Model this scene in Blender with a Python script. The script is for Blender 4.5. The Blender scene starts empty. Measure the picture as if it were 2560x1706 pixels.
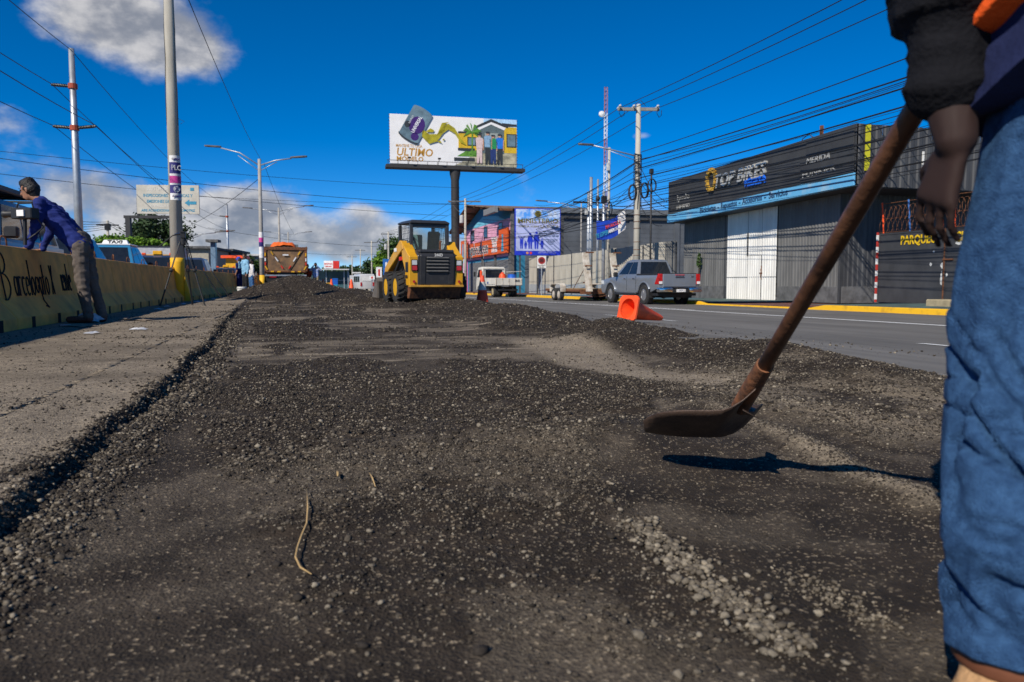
import bpy, bmesh, math, random
import numpy as np
from mathutils import Vector, Matrix, Euler
R = math.radians
sc = bpy.context.scene
C = sc.collection
random.seed(7); np.random.seed(7)

# ---------------------------------------------------------------- camera
F, CX, CY, HC = 1900., 1280., 853., .72        # focal length and centre in photo pixels, eye height
TH = math.atan(145 / F); YAW = R(16)
cam = bpy.data.objects.new('camera', bpy.data.cameras.new('camera')); C.objects.link(cam)
cam.location = (0, 0, HC); cam.rotation_euler = (R(90) - TH, 0, -YAW)
cam.data.sensor_width = 36; cam.data.lens = F / 2560 * 36
cam.data.clip_start = .05; cam.data.clip_end = 5000
cam.data.dof.use_dof = True; cam.data.dof.focus_distance = 4.6; cam.data.dof.aperture_fstop = 5.6
sc.camera = cam

# ---------------------------------------------------------------- sun and sky
SH = Vector((.963, .84, -1.0))                 # the way sunlight travels
sun = bpy.data.objects.new('sun', bpy.data.lights.new('sun', 'SUN')); C.objects.link(sun)
sun.data.energy = 5.0; sun.data.angle = R(.5); sun.data.color = (1, .93, .82)
sun.rotation_euler = SH.to_track_quat('-Z', 'Y').to_euler(); sun.location = (-30, -20, 30)
W = bpy.data.worlds.new('World'); sc.world = W; W.use_nodes = True
nt = W.node_tree; nt.nodes.clear(); L = nt.links.new
def N(t, **k):
    n = nt.nodes.new(t)
    for a, b in k.items(): setattr(n, a, b)
    return n
def M(op, a, b=None, c=None, clamp=False):
    n = N('ShaderNodeMath', operation=op, use_clamp=clamp)
    for i, q in enumerate((a, b, c)):
        if q is None: continue
        if isinstance(q, (int, float)): n.inputs[i].default_value = q
        else: L(q, n.inputs[i])
    return n.outputs[0]
def VM(op, a, b=None):
    n = N('ShaderNodeVectorMath', operation=op)
    for i, q in enumerate((a, b)):
        if q is None: continue
        if isinstance(q, (tuple, Vector)): n.inputs[i].default_value = q
        else: L(q, n.inputs[i])
    return n.outputs['Value'] if op in ('DOT_PRODUCT', 'LENGTH', 'DISTANCE') else n.outputs[0]
sky = N('ShaderNodeTexSky', sky_type='NISHITA', sun_disc=False)
sky.sun_elevation = R(38); sky.sun_rotation = math.atan2(-.963, -.84)
sky.air_density = .62; sky.dust_density = 0.; sky.ozone_density = 6.; sky.altitude = 1500
hs = N('ShaderNodeHueSaturation'); hs.inputs['Saturation'].default_value = 1.3; hs.inputs['Value'].default_value = 1.3
L(sky.outputs[0], hs.inputs['Color'])
tc = N('ShaderNodeTexCoord'); D = VM('NORMALIZE', tc.outputs['Generated'])
sep = N('ShaderNodeSeparateXYZ'); L(D, sep.inputs[0])
az = M('ARCTAN2', sep.outputs[0], sep.outputs[1]); el = M('ARCSINE', sep.outputs[2])
cv = N('ShaderNodeCombineXYZ'); L(M('MULTIPLY', az, 1.0), cv.inputs[0]); L(M('MULTIPLY', el, 1.5), cv.inputs[1])
def noise(vec, s, det=8, rough=.55, lac=2.1):
    n = N('ShaderNodeTexNoise'); n.inputs['Scale'].default_value = s; n.inputs['Detail'].default_value = det
    n.inputs['Roughness'].default_value = rough; n.inputs['Lacunarity'].default_value = lac; L(vec, n.inputs['Vector']); return n.outputs[0]
def ramp(x, a, b):
    n = N('ShaderNodeMapRange', interpolation_type='SMOOTHSTEP'); L(x, n.inputs[0]); n.inputs[1].default_value = a; n.inputs[2].default_value = b; return n.outputs[0]
P1 = cv.outputs[0]
n1 = noise(P1, 7.5); n1b = noise(VM('ADD', P1, (-.014, .024, 0)), 7.5)
nl = noise(VM('ADD', P1, (3.3, 1.7, 0)), 2.6, 3)
# cloud bank low over the horizon, thinning out with height, and single cumulus heads (azimuth, elevation, widths)
base = M('ADD', M('MULTIPLY', ramp(el, .22, .0), .44), M('MULTIPLY', M('SUBTRACT', nl, .5), .75))
heads = None
for a_, e_, wa, we, k in ((-27.5, 16.9, 7.5, 3.3, .80), (-22, 15.4, 3.6, 2.2, .50), (-33, 10.2, 3.0, 1.5, .50), (-37, 6.4, 4, 2.4, .45), (-29, 6.2, 4.6, 2.0, .42), (-23, 4.0, 6, 2.4, .42), (-18.3, 5.6, 3.6, 2.2, .50), (-12, 3.2, 6, 2.0, .42), (-10.5, 5.4, 1.8, .9, .3), (-4, 2.6, 8, 1.6, .36), (5, 4.5, 6, 1.0, .2), (13, 6.0, 7, 1.0, .2), (9.5, 10.6, 1.0, .35, .3), (-14, 12.0, .8, .3, .3), (22, 9.2, 1.4, .5, .3),
                             (70, 18, 14, 6, .5), (120, 25, 16, 7, .5), (-95, 20, 15, 6, .5), (-140, 30, 16, 8, .5), (175, 16, 20, 6, .5), (40, 32, 9, 5, .35), (-60, 34, 10, 5, .4)):
    q = M('ADD', M('POWER', M('ABSOLUTE', M('DIVIDE', M('SUBTRACT', az, R(a_ + 16)), R(wa))), 2), M('POWER', M('ABSOLUTE', M('DIVIDE', M('SUBTRACT', el, R(e_)), R(we))), 2))
    h = M('MULTIPLY', M('EXPONENT', M('MULTIPLY', q, -1.0)), k)
    heads = h if heads is None else M('ADD', heads, h)
cov = M('ADD', M('SUBTRACT', base, .36), heads)
dens = M('ADD', cov, M('MULTIPLY', M('SUBTRACT', n1, .5), 1.15))
mask = M('MULTIPLY', ramp(dens, .06, .42), ramp(el, -.03, .02))
lit = ramp(M('ADD', M('SUBTRACT', n1, n1b), M('MULTIPLY', M('SUBTRACT', n1, .5), .35)), -.10, .17)
thick = ramp(dens, .18, .75)
cl = N('ShaderNodeMix', data_type='RGBA'); L(M('ADD', M('MULTIPLY', lit, .75), M('MULTIPLY', M('SUBTRACT', 1.0, thick), .2)), cl.inputs[0])
cl.inputs[6].default_value = (2.1, 2.35, 2.9, 1); cl.inputs[7].default_value = (7.6, 7.4, 7.3, 1)
mx = N('ShaderNodeMix', data_type='RGBA'); L(M('MULTIPLY', mask, .93), mx.inputs[0]); L(hs.outputs[0], mx.inputs[6]); L(cl.outputs[2], mx.inputs[7])
bg = N('ShaderNodeBackground'); bg.inputs[1].default_value = .098; L(mx.outputs[2], bg.inputs[0])
W.cycles.sampling_method = 'MANUAL'; W.cycles.sample_map_resolution = 256
wo = N('ShaderNodeOutputWorld'); L(bg.outputs[0], wo.inputs[0])
sc.view_settings.view_transform = 'Standard'; sc.view_settings.look = 'None'; sc.view_settings.exposure = 0.0; sc.view_settings.gamma = 1
sc.cycles.use_denoising = True; sc.cycles.max_bounces = 6; sc.cycles.caustics_reflective = False; sc.cycles.caustics_refractive = False

def at(px, py, d):
    """world point seen at photo pixel px, py at the distance d ahead of the camera"""
    u = (px - CX) / F; v = (CY - py) / F
    k = d / (math.cos(TH) + v * math.sin(TH)); a = u * k
    return Vector((a * math.cos(YAW) + d * math.sin(YAW), d * math.cos(YAW) - a * math.sin(YAW), HC + k * (v * math.cos(TH) - math.sin(TH))))

# ---------------------------------------------------------------- height of the ground
def sstep(x, a, b):
    t = np.clip((np.asarray(x, float) - a) / (b - a), 0, 1); return t * t * (3 - 2 * t)
def grade(y): return -.0047 * np.clip(y, 0, 170)
def gz(x, y):
    """finished street level: crowned towards the barrier, falling gently ahead"""
    p = np.interp(x, [-60, -3.2, 3.4, 5, 7, 11, 200], [.30, .22, .22, .14, .06, 0, 0])
    w = sstep(x, 3.6, 7.5); w = np.maximum(w, sstep(y, 45, 110))
    return p + w * grade(y)
def _hash(i, j, s):
    n = (i * 374761393 + j * 668265263 + s * 974634537) & 0x7fffffff
    n = ((n ^ (n >> 13)) * 1274126177) & 0x7fffffff
    return ((n ^ (n >> 16)) & 0xffff) / 65535.
def vn(x, y, s=0):
    x = np.asarray(x, float); y = np.asarray(y, float)
    i = np.floor(x).astype(np.int64); j = np.floor(y).astype(np.int64)
    u = x - i; v = y - j; u = u * u * (3 - 2 * u); v = v * v * (3 - 2 * v)
    return (_hash(i, j, s) * (1 - u) + _hash(i + 1, j, s) * u) * (1 - v) + (_hash(i, j + 1, s) * (1 - u) + _hash(i + 1, j + 1, s) * u) * v
def fbm(x, y, s=0, o=4, g=.5):
    t = 0; a = 1; n = 0
    for k in range(o):
        t = t + a * vn(np.asarray(x) * 2 ** k + 17.3 * k, np.asarray(y) * 2 ** k + 9.1 * k, s + k); n += a; a *= g
    return t / n

# ---------------------------------------------------------------- object helpers
def meta(o, label=None, cat=None, group=None, kind=None):
    for k, v in (('label', label), ('category', cat), ('group', group), ('kind', kind)):
        if v: o[k] = v
    return o
def thing(name, label, cat, loc=(0, 0, 0), rz=0, group=None):
    o = bpy.data.objects.new(name, None); C.objects.link(o); o.empty_display_size = .1
    o.location = loc; o.rotation_euler = (0, 0, rz); return meta(o, label, cat, group)
def link(name, me, parent=None):
    o = bpy.data.objects.new(name, me); C.objects.link(o)
    if parent: o.parent = parent
    return o
def copy_tree(o, parent=None):
    c = o.copy(); C.objects.link(c)
    if parent is not None: c.parent = parent
    for ch in list(o.children): copy_tree(ch, c)
    return c
class MB:
    def __init__(s): s.v = []; s.f = []
    def add(s, v, f):
        k = len(s.v); s.v += [tuple(q) for q in v]; s.f += [tuple(i + k for i in q) for q in f]; return s
    def bx(s, x0, x1, y0, y1, z0, z1):
        return s.add([(x0, y0, z0), (x1, y0, z0), (x1, y1, z0), (x0, y1, z0), (x0, y0, z1), (x1, y0, z1), (x1, y1, z1), (x0, y1, z1)],
                     [(0, 3, 2, 1), (4, 5, 6, 7), (0, 1, 5, 4), (1, 2, 6, 5), (2, 3, 7, 6), (3, 0, 4, 7)])
    def box(s, c, d, rot=(0, 0, 0)):
        m = Euler(rot).to_matrix(); c = Vector(c); k = len(s.v); s.bx(-d[0] / 2, d[0] / 2, -d[1] / 2, d[1] / 2, -d[2] / 2, d[2] / 2)
        for i in range(k, len(s.v)): s.v[i] = tuple(m @ Vector(s.v[i]) + c)
        return s
    def prism(s, poly, ax, a, b):
        def q(p, t): return (t, p[0], p[1]) if ax == 'x' else (p[0], t, p[1]) if ax == 'y' else (p[0], p[1], t)
        n = len(poly); v = [q(p, a) for p in poly] + [q(p, b) for p in poly]
        f = [(i, (i + 1) % n, n + (i + 1) % n, n + i) for i in range(n)] + [tuple(range(n))[::-1], tuple(range(n, 2 * n))]
        return s.add(v, f)
    def loft(s, rings, caps=True, closed=True):
        n = len(rings[0]); v = [p for r in rings for p in r]; f = []
        for k in range(len(rings) - 1):
            for i in range(n if closed else n - 1):
                j = (i + 1) % n; f.append((k * n + i, k * n + j, (k + 1) * n + j, (k + 1) * n + i))
        if caps: f += [tuple(range(n))[::-1], tuple(range((len(rings) - 1) * n, len(rings) * n))]
        return s.add(v, f)
    def tube(s, pts, r, n=8, caps=True):
        pts = [Vector(p) for p in pts]; m = len(pts); rr = r if isinstance(r, (list, tuple)) else [r] * m
        rings = []; ref = None
        for i, p in enumerate(pts):
            t = (pts[min(i + 1, m - 1)] - pts[max(i - 1, 0)]).normalized()
            if ref is None: ref = t.orthogonal().normalized()
            ref = (ref - t * ref.dot(t)); ref = ref.normalized() if ref.length > 1e-6 else t.orthogonal().normalized()
            b = t.cross(ref)
            rings.append([p + (ref * math.cos(2 * math.pi * k / n) + b * math.sin(2 * math.pi * k / n)) * rr[i] for k in range(n)])
        return s.loft(rings, caps)
    def lathe(s, prof, n=16, c=(0, 0, 0), ax='z', caps=True):
        rings = []
        for r, h in prof:
            ring = []
            for k in range(n):
                a = 2 * math.pi * k / n; x, y = r * math.cos(a), r * math.sin(a)
                ring.append((c[0] + x, c[1] + y, c[2] + h) if ax == 'z' else (c[0] + h, c[1] + x, c[2] + y) if ax == 'x' else (c[0] + y, c[1] + h, c[2] + x))
            rings.append(ring)
        return s.loft(rings, caps)
    def ball(s, c, r, n=10, m=7):
        r = r if isinstance(r, (tuple, list)) else (r, r, r)
        rings = []
        for i in range(m + 1):
            t = math.pi * min(max(i / m, .02), .98)
            rings.append([(c[0] + r[0] * math.sin(t) * math.cos(2 * math.pi * k / n), c[1] + r[1] * math.sin(t) * math.sin(2 * math.pi * k / n), c[2] - r[2] * math.cos(t)) for k in range(n)])
        return s.loft(rings)
    def mesh(s, name, bevel=0, smooth=False, seg=1):
        me = bpy.data.meshes.new(name); me.from_pydata(s.v, [], s.f); bm = bmesh.new(); bm.from_mesh(me)
        bmesh.ops.recalc_face_normals(bm, faces=bm.faces)
        if bevel:
            es = [e for e in bm.edges if len(e.link_faces) == 2 and e.calc_face_angle(0) > .5]
            bmesh.ops.bevel(bm, geom=es, offset=bevel, segments=seg, profile=.6, affect='EDGES', clamp_overlap=True)
        bm.to_mesh(me); bm.free()
        if smooth: me.shade_smooth() if smooth is True else me.set_sharp_from_angle(angle=smooth)
        if smooth and smooth is not True:
            me.shade_smooth(); me.set_sharp_from_angle(angle=smooth)
        return me
    def build(s, name, mat, parent=None, bevel=0, smooth=False, seg=1):
        me = s.mesh(name, bevel, smooth, seg)
        if mat: me.materials.append(mat)
        return link(name, me, parent)
def flat(name, pts, mat, parent, th=0):
    """a flat polygon given by 3-d points (print, paint)"""
    b = MB(); b.add(pts, [tuple(range(len(pts)))]); return b.build(name, mat, parent)
_txt = {}
def text(name, s, size, mat, parent, loc, rot=(R(90), 0, 0), ext=.004, shear=0, bold=0., xs=1., align='CENTER', spacing=1., fit=None):
    cu = bpy.data.curves.new(name, 'FONT'); cu.body = s; cu.size = size; cu.extrude = ext; cu.shear = shear; cu.offset = bold
    cu.align_x = align; cu.align_y = 'CENTER'; cu.space_character = spacing; cu.resolution_u = 2
    t = bpy.data.objects.new(name, cu); C.objects.link(t); bpy.context.view_layer.update()
    me = bpy.data.meshes.new_from_object(t.evaluated_get(bpy.context.evaluated_depsgraph_get()))
    bpy.data.objects.remove(t); bpy.data.curves.remove(cu)
    if fit: xs_ = [v.co.x for v in me.vertices]; xs = fit / (max(xs_) - min(xs_))
    me.transform(Matrix.Diagonal((xs, 1, 1, 1))); me.materials.clear(); me.materials.append(mat)
    o = link(name, me, parent); o.location = loc; o.rotation_euler = rot; return o
# ---------------------------------------------------------------- materials
MATS = {}
def pm(name, col, rough=.6, metal=0., var=.18, scale=6., bump=0., bscale=80., col2=None, spec=.4, coat=0., stretch=None, lo=.38, hi=.66):
    if name in MATS: return MATS[name]
    m = bpy.data.materials.new(name); m.use_nodes = True; t = m.node_tree; b = t.nodes['Principled BSDF']
    b.inputs['Roughness'].default_value = rough; b.inputs['Metallic'].default_value = metal; b.inputs['Specular IOR Level'].default_value = spec
    if coat: b.inputs['Coat Weight'].default_value = coat; b.inputs['Coat Roughness'].default_value = .08
    tcn = t.nodes.new('ShaderNodeTexCoord'); vec = tcn.outputs['Object']
    if stretch:
        mp = t.nodes.new('ShaderNodeMapping'); mp.inputs['Scale'].default_value = stretch; t.links.new(vec, mp.inputs[0]); vec = mp.outputs[0]
    n = t.nodes.new('ShaderNodeTexNoise'); n.inputs['Scale'].default_value = scale; n.inputs['Detail'].default_value = 7; n.inputs['Roughness'].default_value = .62
    t.links.new(vec, n.inputs['Vector'])
    r = t.nodes.new('ShaderNodeMapRange'); r.inputs[1].default_value = lo; r.inputs[2].default_value = hi; t.links.new(n.outputs[0], r.inputs[0])
    mix = t.nodes.new('ShaderNodeMix'); mix.data_type = 'RGBA'; t.links.new(r.outputs[0], mix.inputs[0])
    c1 = tuple(min(1, c * (1 + var)) for c in col) + (1,); c2 = (tuple(col2) if col2 else tuple(c * (1 - var) for c in col)) + (1,)
    mix.inputs[6].default_value = c1; mix.inputs[7].default_value = c2; t.links.new(mix.outputs[2], b.inputs['Base Color'])
    if bump:
        nb = t.nodes.new('ShaderNodeTexNoise'); nb.inputs['Scale'].default_value = bscale; nb.inputs['Detail'].default_value = 4; t.links.new(vec, nb.inputs['Vector'])
        bp = t.nodes.new('ShaderNodeBump'); bp.inputs['Strength'].default_value = bump; bp.inputs['Distance'].default_value = .02
        t.links.new(nb.outputs[0], bp.inputs['Height']); t.links.new(bp.outputs[0], b.inputs['Normal'])
    MATS[name] = m; return m
WHITE = pm('white_paint', (.74, .74, .72), .5, var=.1)
BLACK = pm('black_plastic', (.018, .018, .019), .5, var=.3)
RUBBER = pm('tyre_rubber', (.028, .027, .026), .85, var=.35, scale=9, bump=.3)
GLASS = pm('dark_glass', (.012, .016, .022), .06, var=.2, spec=.7)
STEEL = pm('galvanised_steel', (.42, .44, .46), .45, .6, var=.15, scale=3)
CHROME = pm('chrome', (.72, .72, .72), .16, 1., var=.1)
CONC = pm('grey_concrete', (.36, .34, .30), .9, var=.16, scale=2.5, bump=.2)
YEL = pm('kerb_yellow', (.72, .40, .015), .6, var=.2, scale=4, bump=.1, col2=(.42, .22, .03), lo=.5, hi=.8)
RED = pm('lamp_red', (.42, .012, .012), .2, var=.25, spec=.6)
ORANGE = pm('cone_orange', (.80, .085, .018), .5, var=.22, scale=7, col2=(.42, .05, .02), bump=.1, lo=.45, hi=.8)
RUST = pm('rusty_steel', (.16, .062, .026), .85, var=.35, scale=12, bump=.3, col2=(.06, .03, .02))
SKIN = pm('brown_skin', (.30, .145, .085), .55, var=.1)
HAIR = pm('black_hair', (.012, .010, .009), .5, var=.4, scale=40, bump=.5, bscale=90)
WIRE = pm('cable_black', (.012, .012, .013), .6, var=.2)
# ================================================================ the setting: ground, road, kerbs
def sheet(name, xs, ys, zf, mat, kind='structure'):
    X, Y = np.meshgrid(xs, ys); Z = zf(X, Y); n, m = X.shape
    me = bpy.data.meshes.new(name); co = np.stack([X, Y, Z], -1).reshape(-1, 3)
    idx = np.arange(n * m).reshape(n, m); q = np.stack([idx[:-1, :-1], idx[:-1, 1:], idx[1:, 1:], idx[1:, :-1]], -1).reshape(-1, 4)
    me.vertices.add(len(co)); me.vertices.foreach_set('co', co.ravel().astype(np.float32))
    me.loops.add(q.size); me.loops.foreach_set('vertex_index', q.ravel().astype(np.int32))
    me.polygons.add(len(q)); me.polygons.foreach_set('loop_start', np.arange(0, q.size, 4, dtype=np.int32))
    me.update(calc_edges=True); me.validate(); me.shade_smooth(); me.materials.append(mat)
    return meta(link(name, me), kind=kind)
geo = lambda a, b, n: a * (b / a) ** np.linspace(0, 1, n)
EARTH = pm('far_ground', (.16, .145, .12), .95, var=.25, scale=.15)
ASPH = pm('road_asphalt', (.15, .142, .13), .85, var=.3, scale=1.6, bump=.5, bscale=110, spec=.25, stretch=(1, .14, 1), lo=.3, hi=.72)
ys = np.concatenate([np.linspace(-40, 0, 8), geo(1, 3000, 60)])
sheet('ground', np.concatenate([-geo(8, 2500, 16)[::-1], np.linspace(-6, 20, 14), geo(22, 2500, 16)]), ys, lambda x, y: gz(x, y) - .12, EARTH)
ry = np.concatenate([np.linspace(-6, 40, 60), geo(41, 400, 50)])
sheet('road', np.concatenate([np.linspace(3.3, 8, 12), np.linspace(9, 15.32, 6)]), ry, lambda x, y: gz(x, y), ASPH)
sheet('far_carriageway', np.linspace(-3.3, 3.5, 8), np.concatenate([np.linspace(44, 60, 9), geo(62, 400, 30)]), lambda x, y: gz(x, y) - .002, ASPH)
sheet('opposite_carriageway', np.linspace(-18, -3.2, 10), ry, lambda x, y: gz(x, y) - .004, ASPH)
PAINT = pm('road_paint', (.74, .74, .72), .7, var=.1, scale=9, col2=(.36, .36, .35), lo=.55, hi=.8)
def stripe(x, y0, y1, w=.12):
    n = max(2, int((y1 - y0) / 1.5) + 2)
    sheet('lane_marking', np.array([x - w / 2, x + w / 2]), np.linspace(y0, y1, n), lambda X, Y: gz(X, Y) + .006, PAINT)
for y0, y1 in ((3.6, 6.9), (12.6, 15.9), (21.6, 25), (30.6, 34), (39.6, 43), (50, 53), (60, 63), (70, 73), (80, 83)): stripe(6.75, y0, y1, .15)
stripe(11.3, -2, 60, .15); stripe(11.62, 20.5, 27.5, .08)
for y0 in (56, 66, 76, 88, 100): stripe(3.2, y0, y0 + 3)

# kerb with dropped lengths, painted pavement behind it
KX = 15.3
def kerb(y0, y1, h=.15, ease=.8):
    n = int((y1 - y0) / .4) + 2; rings = []
    for i in range(n):
        y = y0 + (y1 - y0) * i / (n - 1); hh = h if ease == 0 else .035 + (h - .035) * max(0, min(1, (y - y0) / (ease or 1), (y1 - y) / (ease or 1)))
        z = float(gz(KX, y)); rings.append([(KX, y, z - .1), (KX + .02, y, z + hh - .02), (KX + .05, y, z + hh), (KX + .17, y, z + hh), (KX + .17, y, z - .1)])
    b = MB(); b.loft(rings); o = b.build('kerb', YEL, None, smooth=R(40)); meta(o, kind='structure')
for y0, y1 in ((2, 20.2), (26.2, 31.5), (31.5, 36.5), (38.6, 43.4), (43.4, 50.5), (54.4, 66), (66, 98)): kerb(y0, y1)
for y0, y1 in ((20.2, 26.2), (36.5, 38.6), (50.5, 54.4)): kerb(y0, y1, .05, 0)
PAVE = pm('pavement_teal_paint', (.075, .125, .115), .8, var=.3, scale=2.2, bump=.2, col2=(.05, .06, .055))
PAVER = pm('pavement_red_paint', (.15, .055, .04), .85, var=.3, scale=2.2, bump=.2, col2=(.08, .05, .045))
PAVEB = pm('pavement_blue_paint', (.05, .14, .21), .8, var=.3, scale=2.2, bump=.2, col2=(.04, .08, .10))
for y0, y1, m, dz in ((2, 20.6, PAVE, .14), (20.6, 26, PAVER, .055), (26, 32.5, PAVE, .14), (32.5, 38.5, PAVEB, .13), (38.5, 43, PAVER, .14), (43, 54, PAVEB, .13), (54, 100, PAVER, .14)):
    sheet('pavement', np.linspace(KX + .17, 21, 5), np.linspace(y0, y1, int(y1 - y0) + 2), lambda x, y, d=dz: gz(x, y) + d, m)

# ---------------------------------------------------------------- milled bed with loose asphalt
_ty = np.linspace(-1, 60, 6000); _te = np.interp(_ty, [0, 5, 7, 14, 24, 60], [-.66, -.67, -.73, -1.05, -1.35, -1.5]) + .07 * (fbm(_ty * .9, _ty * 0 + 3, 5) - .5) + .03 * (vn(_ty * 6, _ty * 0, 6) - .5) + .025 * (vn(_ty * 19, _ty * 0, 7) - .5)
def XE(y): return np.interp(y, _ty, _te)
_tx = np.linspace(-6, 8, 3000); _tr = {}
RIDGE = [(3.55, .6), (4.35, 1), (5.05, .7), (6.2, .9), (7.5, 1), (9.3, .8), (11.5, .9), (14, 1), (17.5, .8), (21, .8)]
MOUND = [  # x, y, sx, sy, height, angle: loose heaps
    (1.02, 2.42, .62, .34, .075, -.25), (.45, 1.85, .42, .42, .04, .3), (1.75, 3.0, .45, .35, .06, .1), (2.2, 2.75, .4, .45, .06, .1),
    (2.85, 3.6, .45, .7, .13, .1), (3.15, 4.9, .5, .8, .16, 0), (2.75, 6.2, .45, .7, .12, .3), (3.3, 7.4, .5, .8, .17, 0), (2.6, 8.6, .5, .6, .09, 0), (3.2, 9.9, .5, .9, .19, 0),
    (3.5, 12.2, .6, 1.1, .22, 0), (2.6, 13.2, .7, 1.0, .14, 0), (3.4, 15.2, .6, 1.2, .24, 0), (2.2, 16.6, .9, .8, .14, 0), (3.3, 18.2, .7, 1.0, .20, 0), (1.9, 20.5, .9, 1.2, .2, 0), (1.0, 22.4, 1.0, .7, .2, 0), (2.6, 23.5, .8, 1.1, .3, 0),
    (-.2, 24.6, 1.3, .8, .26, 0), (1.3, 26.4, 1.5, .9, .34, 0), (-1.2, 26, .8, .8, .12, 0), (2.0, 28.4, 1.0, 1.2, .42, 0), (.1, 29.6, 1.45, 2.0, 1.02, .1), (-.3, 27.8, 1.4, 1.2, .36, 0)]
def heap(x, y):
    x = np.asarray(x, float); y = np.asarray(y, float); z = np.zeros(x.shape)
    for cx, cy, sx, sy, h, a in MOUND:
        R_ = 2.6 * max(sx, sy); m = (np.abs(x - cx) < R_) & (np.abs(y - cy) < R_)
        if not np.any(m): continue
        dx, dy = x[m] - cx, y[m] - cy; u = (dx * math.cos(a) + dy * math.sin(a)) / sx; v = (-dx * math.sin(a) + dy * math.cos(a)) / sy
        r = np.sqrt(u * u + v * v); z[m] = np.maximum(z[m], h * (np.clip(1.12 - r * .62, 0, 1) if h > .5 else np.exp(-r ** 2.4 * .8)))
    return z
def ground_at(px, py, z=.17):
    p = at(px, py, 1.); v = (p - Vector((0, 0, HC))); k = (z - HC) / v.z; return (v.x * k, v.y * k)
def inside(x, y, poly, soft):
    """1 inside a patch, fading over 'soft' metres at its border"""
    x = np.asarray(x, float); y = np.asarray(y, float); c = np.zeros(x.shape, bool); dm = np.full(x.shape, 1e9); n = len(poly)
    for i in range(n):
        (ax, ay), (bx, by) = poly[i], poly[(i + 1) % n]
        with np.errstate(divide='ignore', invalid='ignore'): c ^= ((ay > y) != (by > y)) & (x < (bx - ax) * (y - ay) / (by - ay + 1e-12) + ax)
        t = np.clip(((x - ax) * (bx - ax) + (y - ay) * (by - ay)) / ((bx - ax) ** 2 + (by - ay) ** 2), 0, 1); dm = np.minimum(dm, np.hypot(x - ax - t * (bx - ax), y - ay - t * (by - ay)))
    return sstep(np.where(c, dm, -dm), -soft * .5, soft)
HEAPZ = [ground_at(*q) for q in ((470, 1030), (700, 975), (950, 935), (1330, 905), (1640, 950), (1640, 1080), (1500, 1150), (1570, 1290), (1790, 1440), (2030, 1640), (1760, 1700), (1420, 1620), (1100, 1640), (760, 1600), (660, 1420), (600, 1260), (520, 1140))]
RIGHTZ = [ground_at(*q) for q in ((1560, 960), (1900, 915), (2420, 915), (2600, 1120), (2160, 1130), (1960, 1065), (1760, 1020))]
EDGEZ = [ground_at(*q) for q in ((-200, 1330), (200, 1115), (440, 985), (560, 1000), (380, 1110), (180, 1290), (-60, 1480), (-300, 1600))]
PALEZ = [ground_at(*q) for q in ((1250, 850), (1460, 860), (1580, 890), (1640, 925), (1900, 960), (1820, 985), (1560, 950), (1380, 915))]
def loose(x, y):
    """how much loose mix lies on a spot, 0 to 1"""
    x = np.asarray(x, float); y = np.asarray(y, float)
    k = sstep(heap(x, y) + .05 * (fbm(x * 1.7, y * 1.7, 31) - .5), .012, .06) * sstep(y, 2.6, 3.4)
    e = XE(y)
    for yr, a in RIDGE:
        if yr not in _tr: _tr[yr] = (yr + .5 * (vn(_tx * .6, _tx * 0 + yr, 13) - .5) + .16 * (vn(_tx * 4, _tx * 0 + yr, 14) - .5), sstep(vn(_tx * 1.3, _tx * 0 + yr * 3, 15), .3, .62))
        s = np.abs(y - yr) < .45 + .05 * yr
        if not np.any(s): continue
        xs, ysel = x[s], y[s]; wob = np.interp(xs, _tx, _tr[yr][0])
        k[s] = np.maximum(k[s], a * .8 * np.exp(-((ysel - wob) / ((.05 + .012 * yr) * (.6 + 1.3 * vn(xs * 2, xs * 0 + yr, 16)))) ** 2) * np.interp(xs, _tx, _tr[yr][1]) * np.where(xs < e[s], .75, 1))
    pt = .75 * sstep(fbm(x * 1.1 + 7, y * .8, 95, 4, .6), .47, .60) * sstep(y, 2.9, 3.6); k = np.maximum(k, np.where(x > e, pt, .35 * pt * sstep(vn(x * 2, y * 2, 96), .5, .8)))
    nr = y < 5
    if np.any(nr):
        xn, yn = x[nr], y[nr]; br = .5 + 1.0 * sstep(fbm(xn * 4, yn * 4, 45, 3), .34, .6)
        q = np.maximum(inside(xn, yn, HEAPZ, .16), .95 * inside(xn, yn, RIGHTZ, .14)) * br; q = np.maximum(q, .8 * inside(xn, yn, EDGEZ, .1) * br); k[nr] = np.maximum(k[nr], q)
    k = np.maximum(k, sstep(np.abs(x - e - .09), .2, .03) * .85 * sstep(vn(y * 1.3, y * 0, 51), .05, .35) * np.where(y < 9, 1, .6))
    k = k * (1 - .8 * inside(x, y, PALEZ, .2)) if np.any(y < 8) else k
    return np.clip(k * (1 - .93 * scraped(x, y)), 0, 1)
def scraped(x, y):
    """the strip the shovel has pushed clean, running from the shovel towards the camera"""
    ax, ay = 1.42, 2.35; bx, by = 1.02, .75
    t = np.clip(((x - ax) * (bx - ax) + (y - ay) * (by - ay)) / ((bx - ax) ** 2 + (by - ay) ** 2), 0, 1)
    d = np.hypot(x - ax - t * (bx - ax), y - ay - t * (by - ay)) + .05 * (fbm(x * 5, y * 5, 61) - .5)
    return sstep(d, .30, .19)
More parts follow.
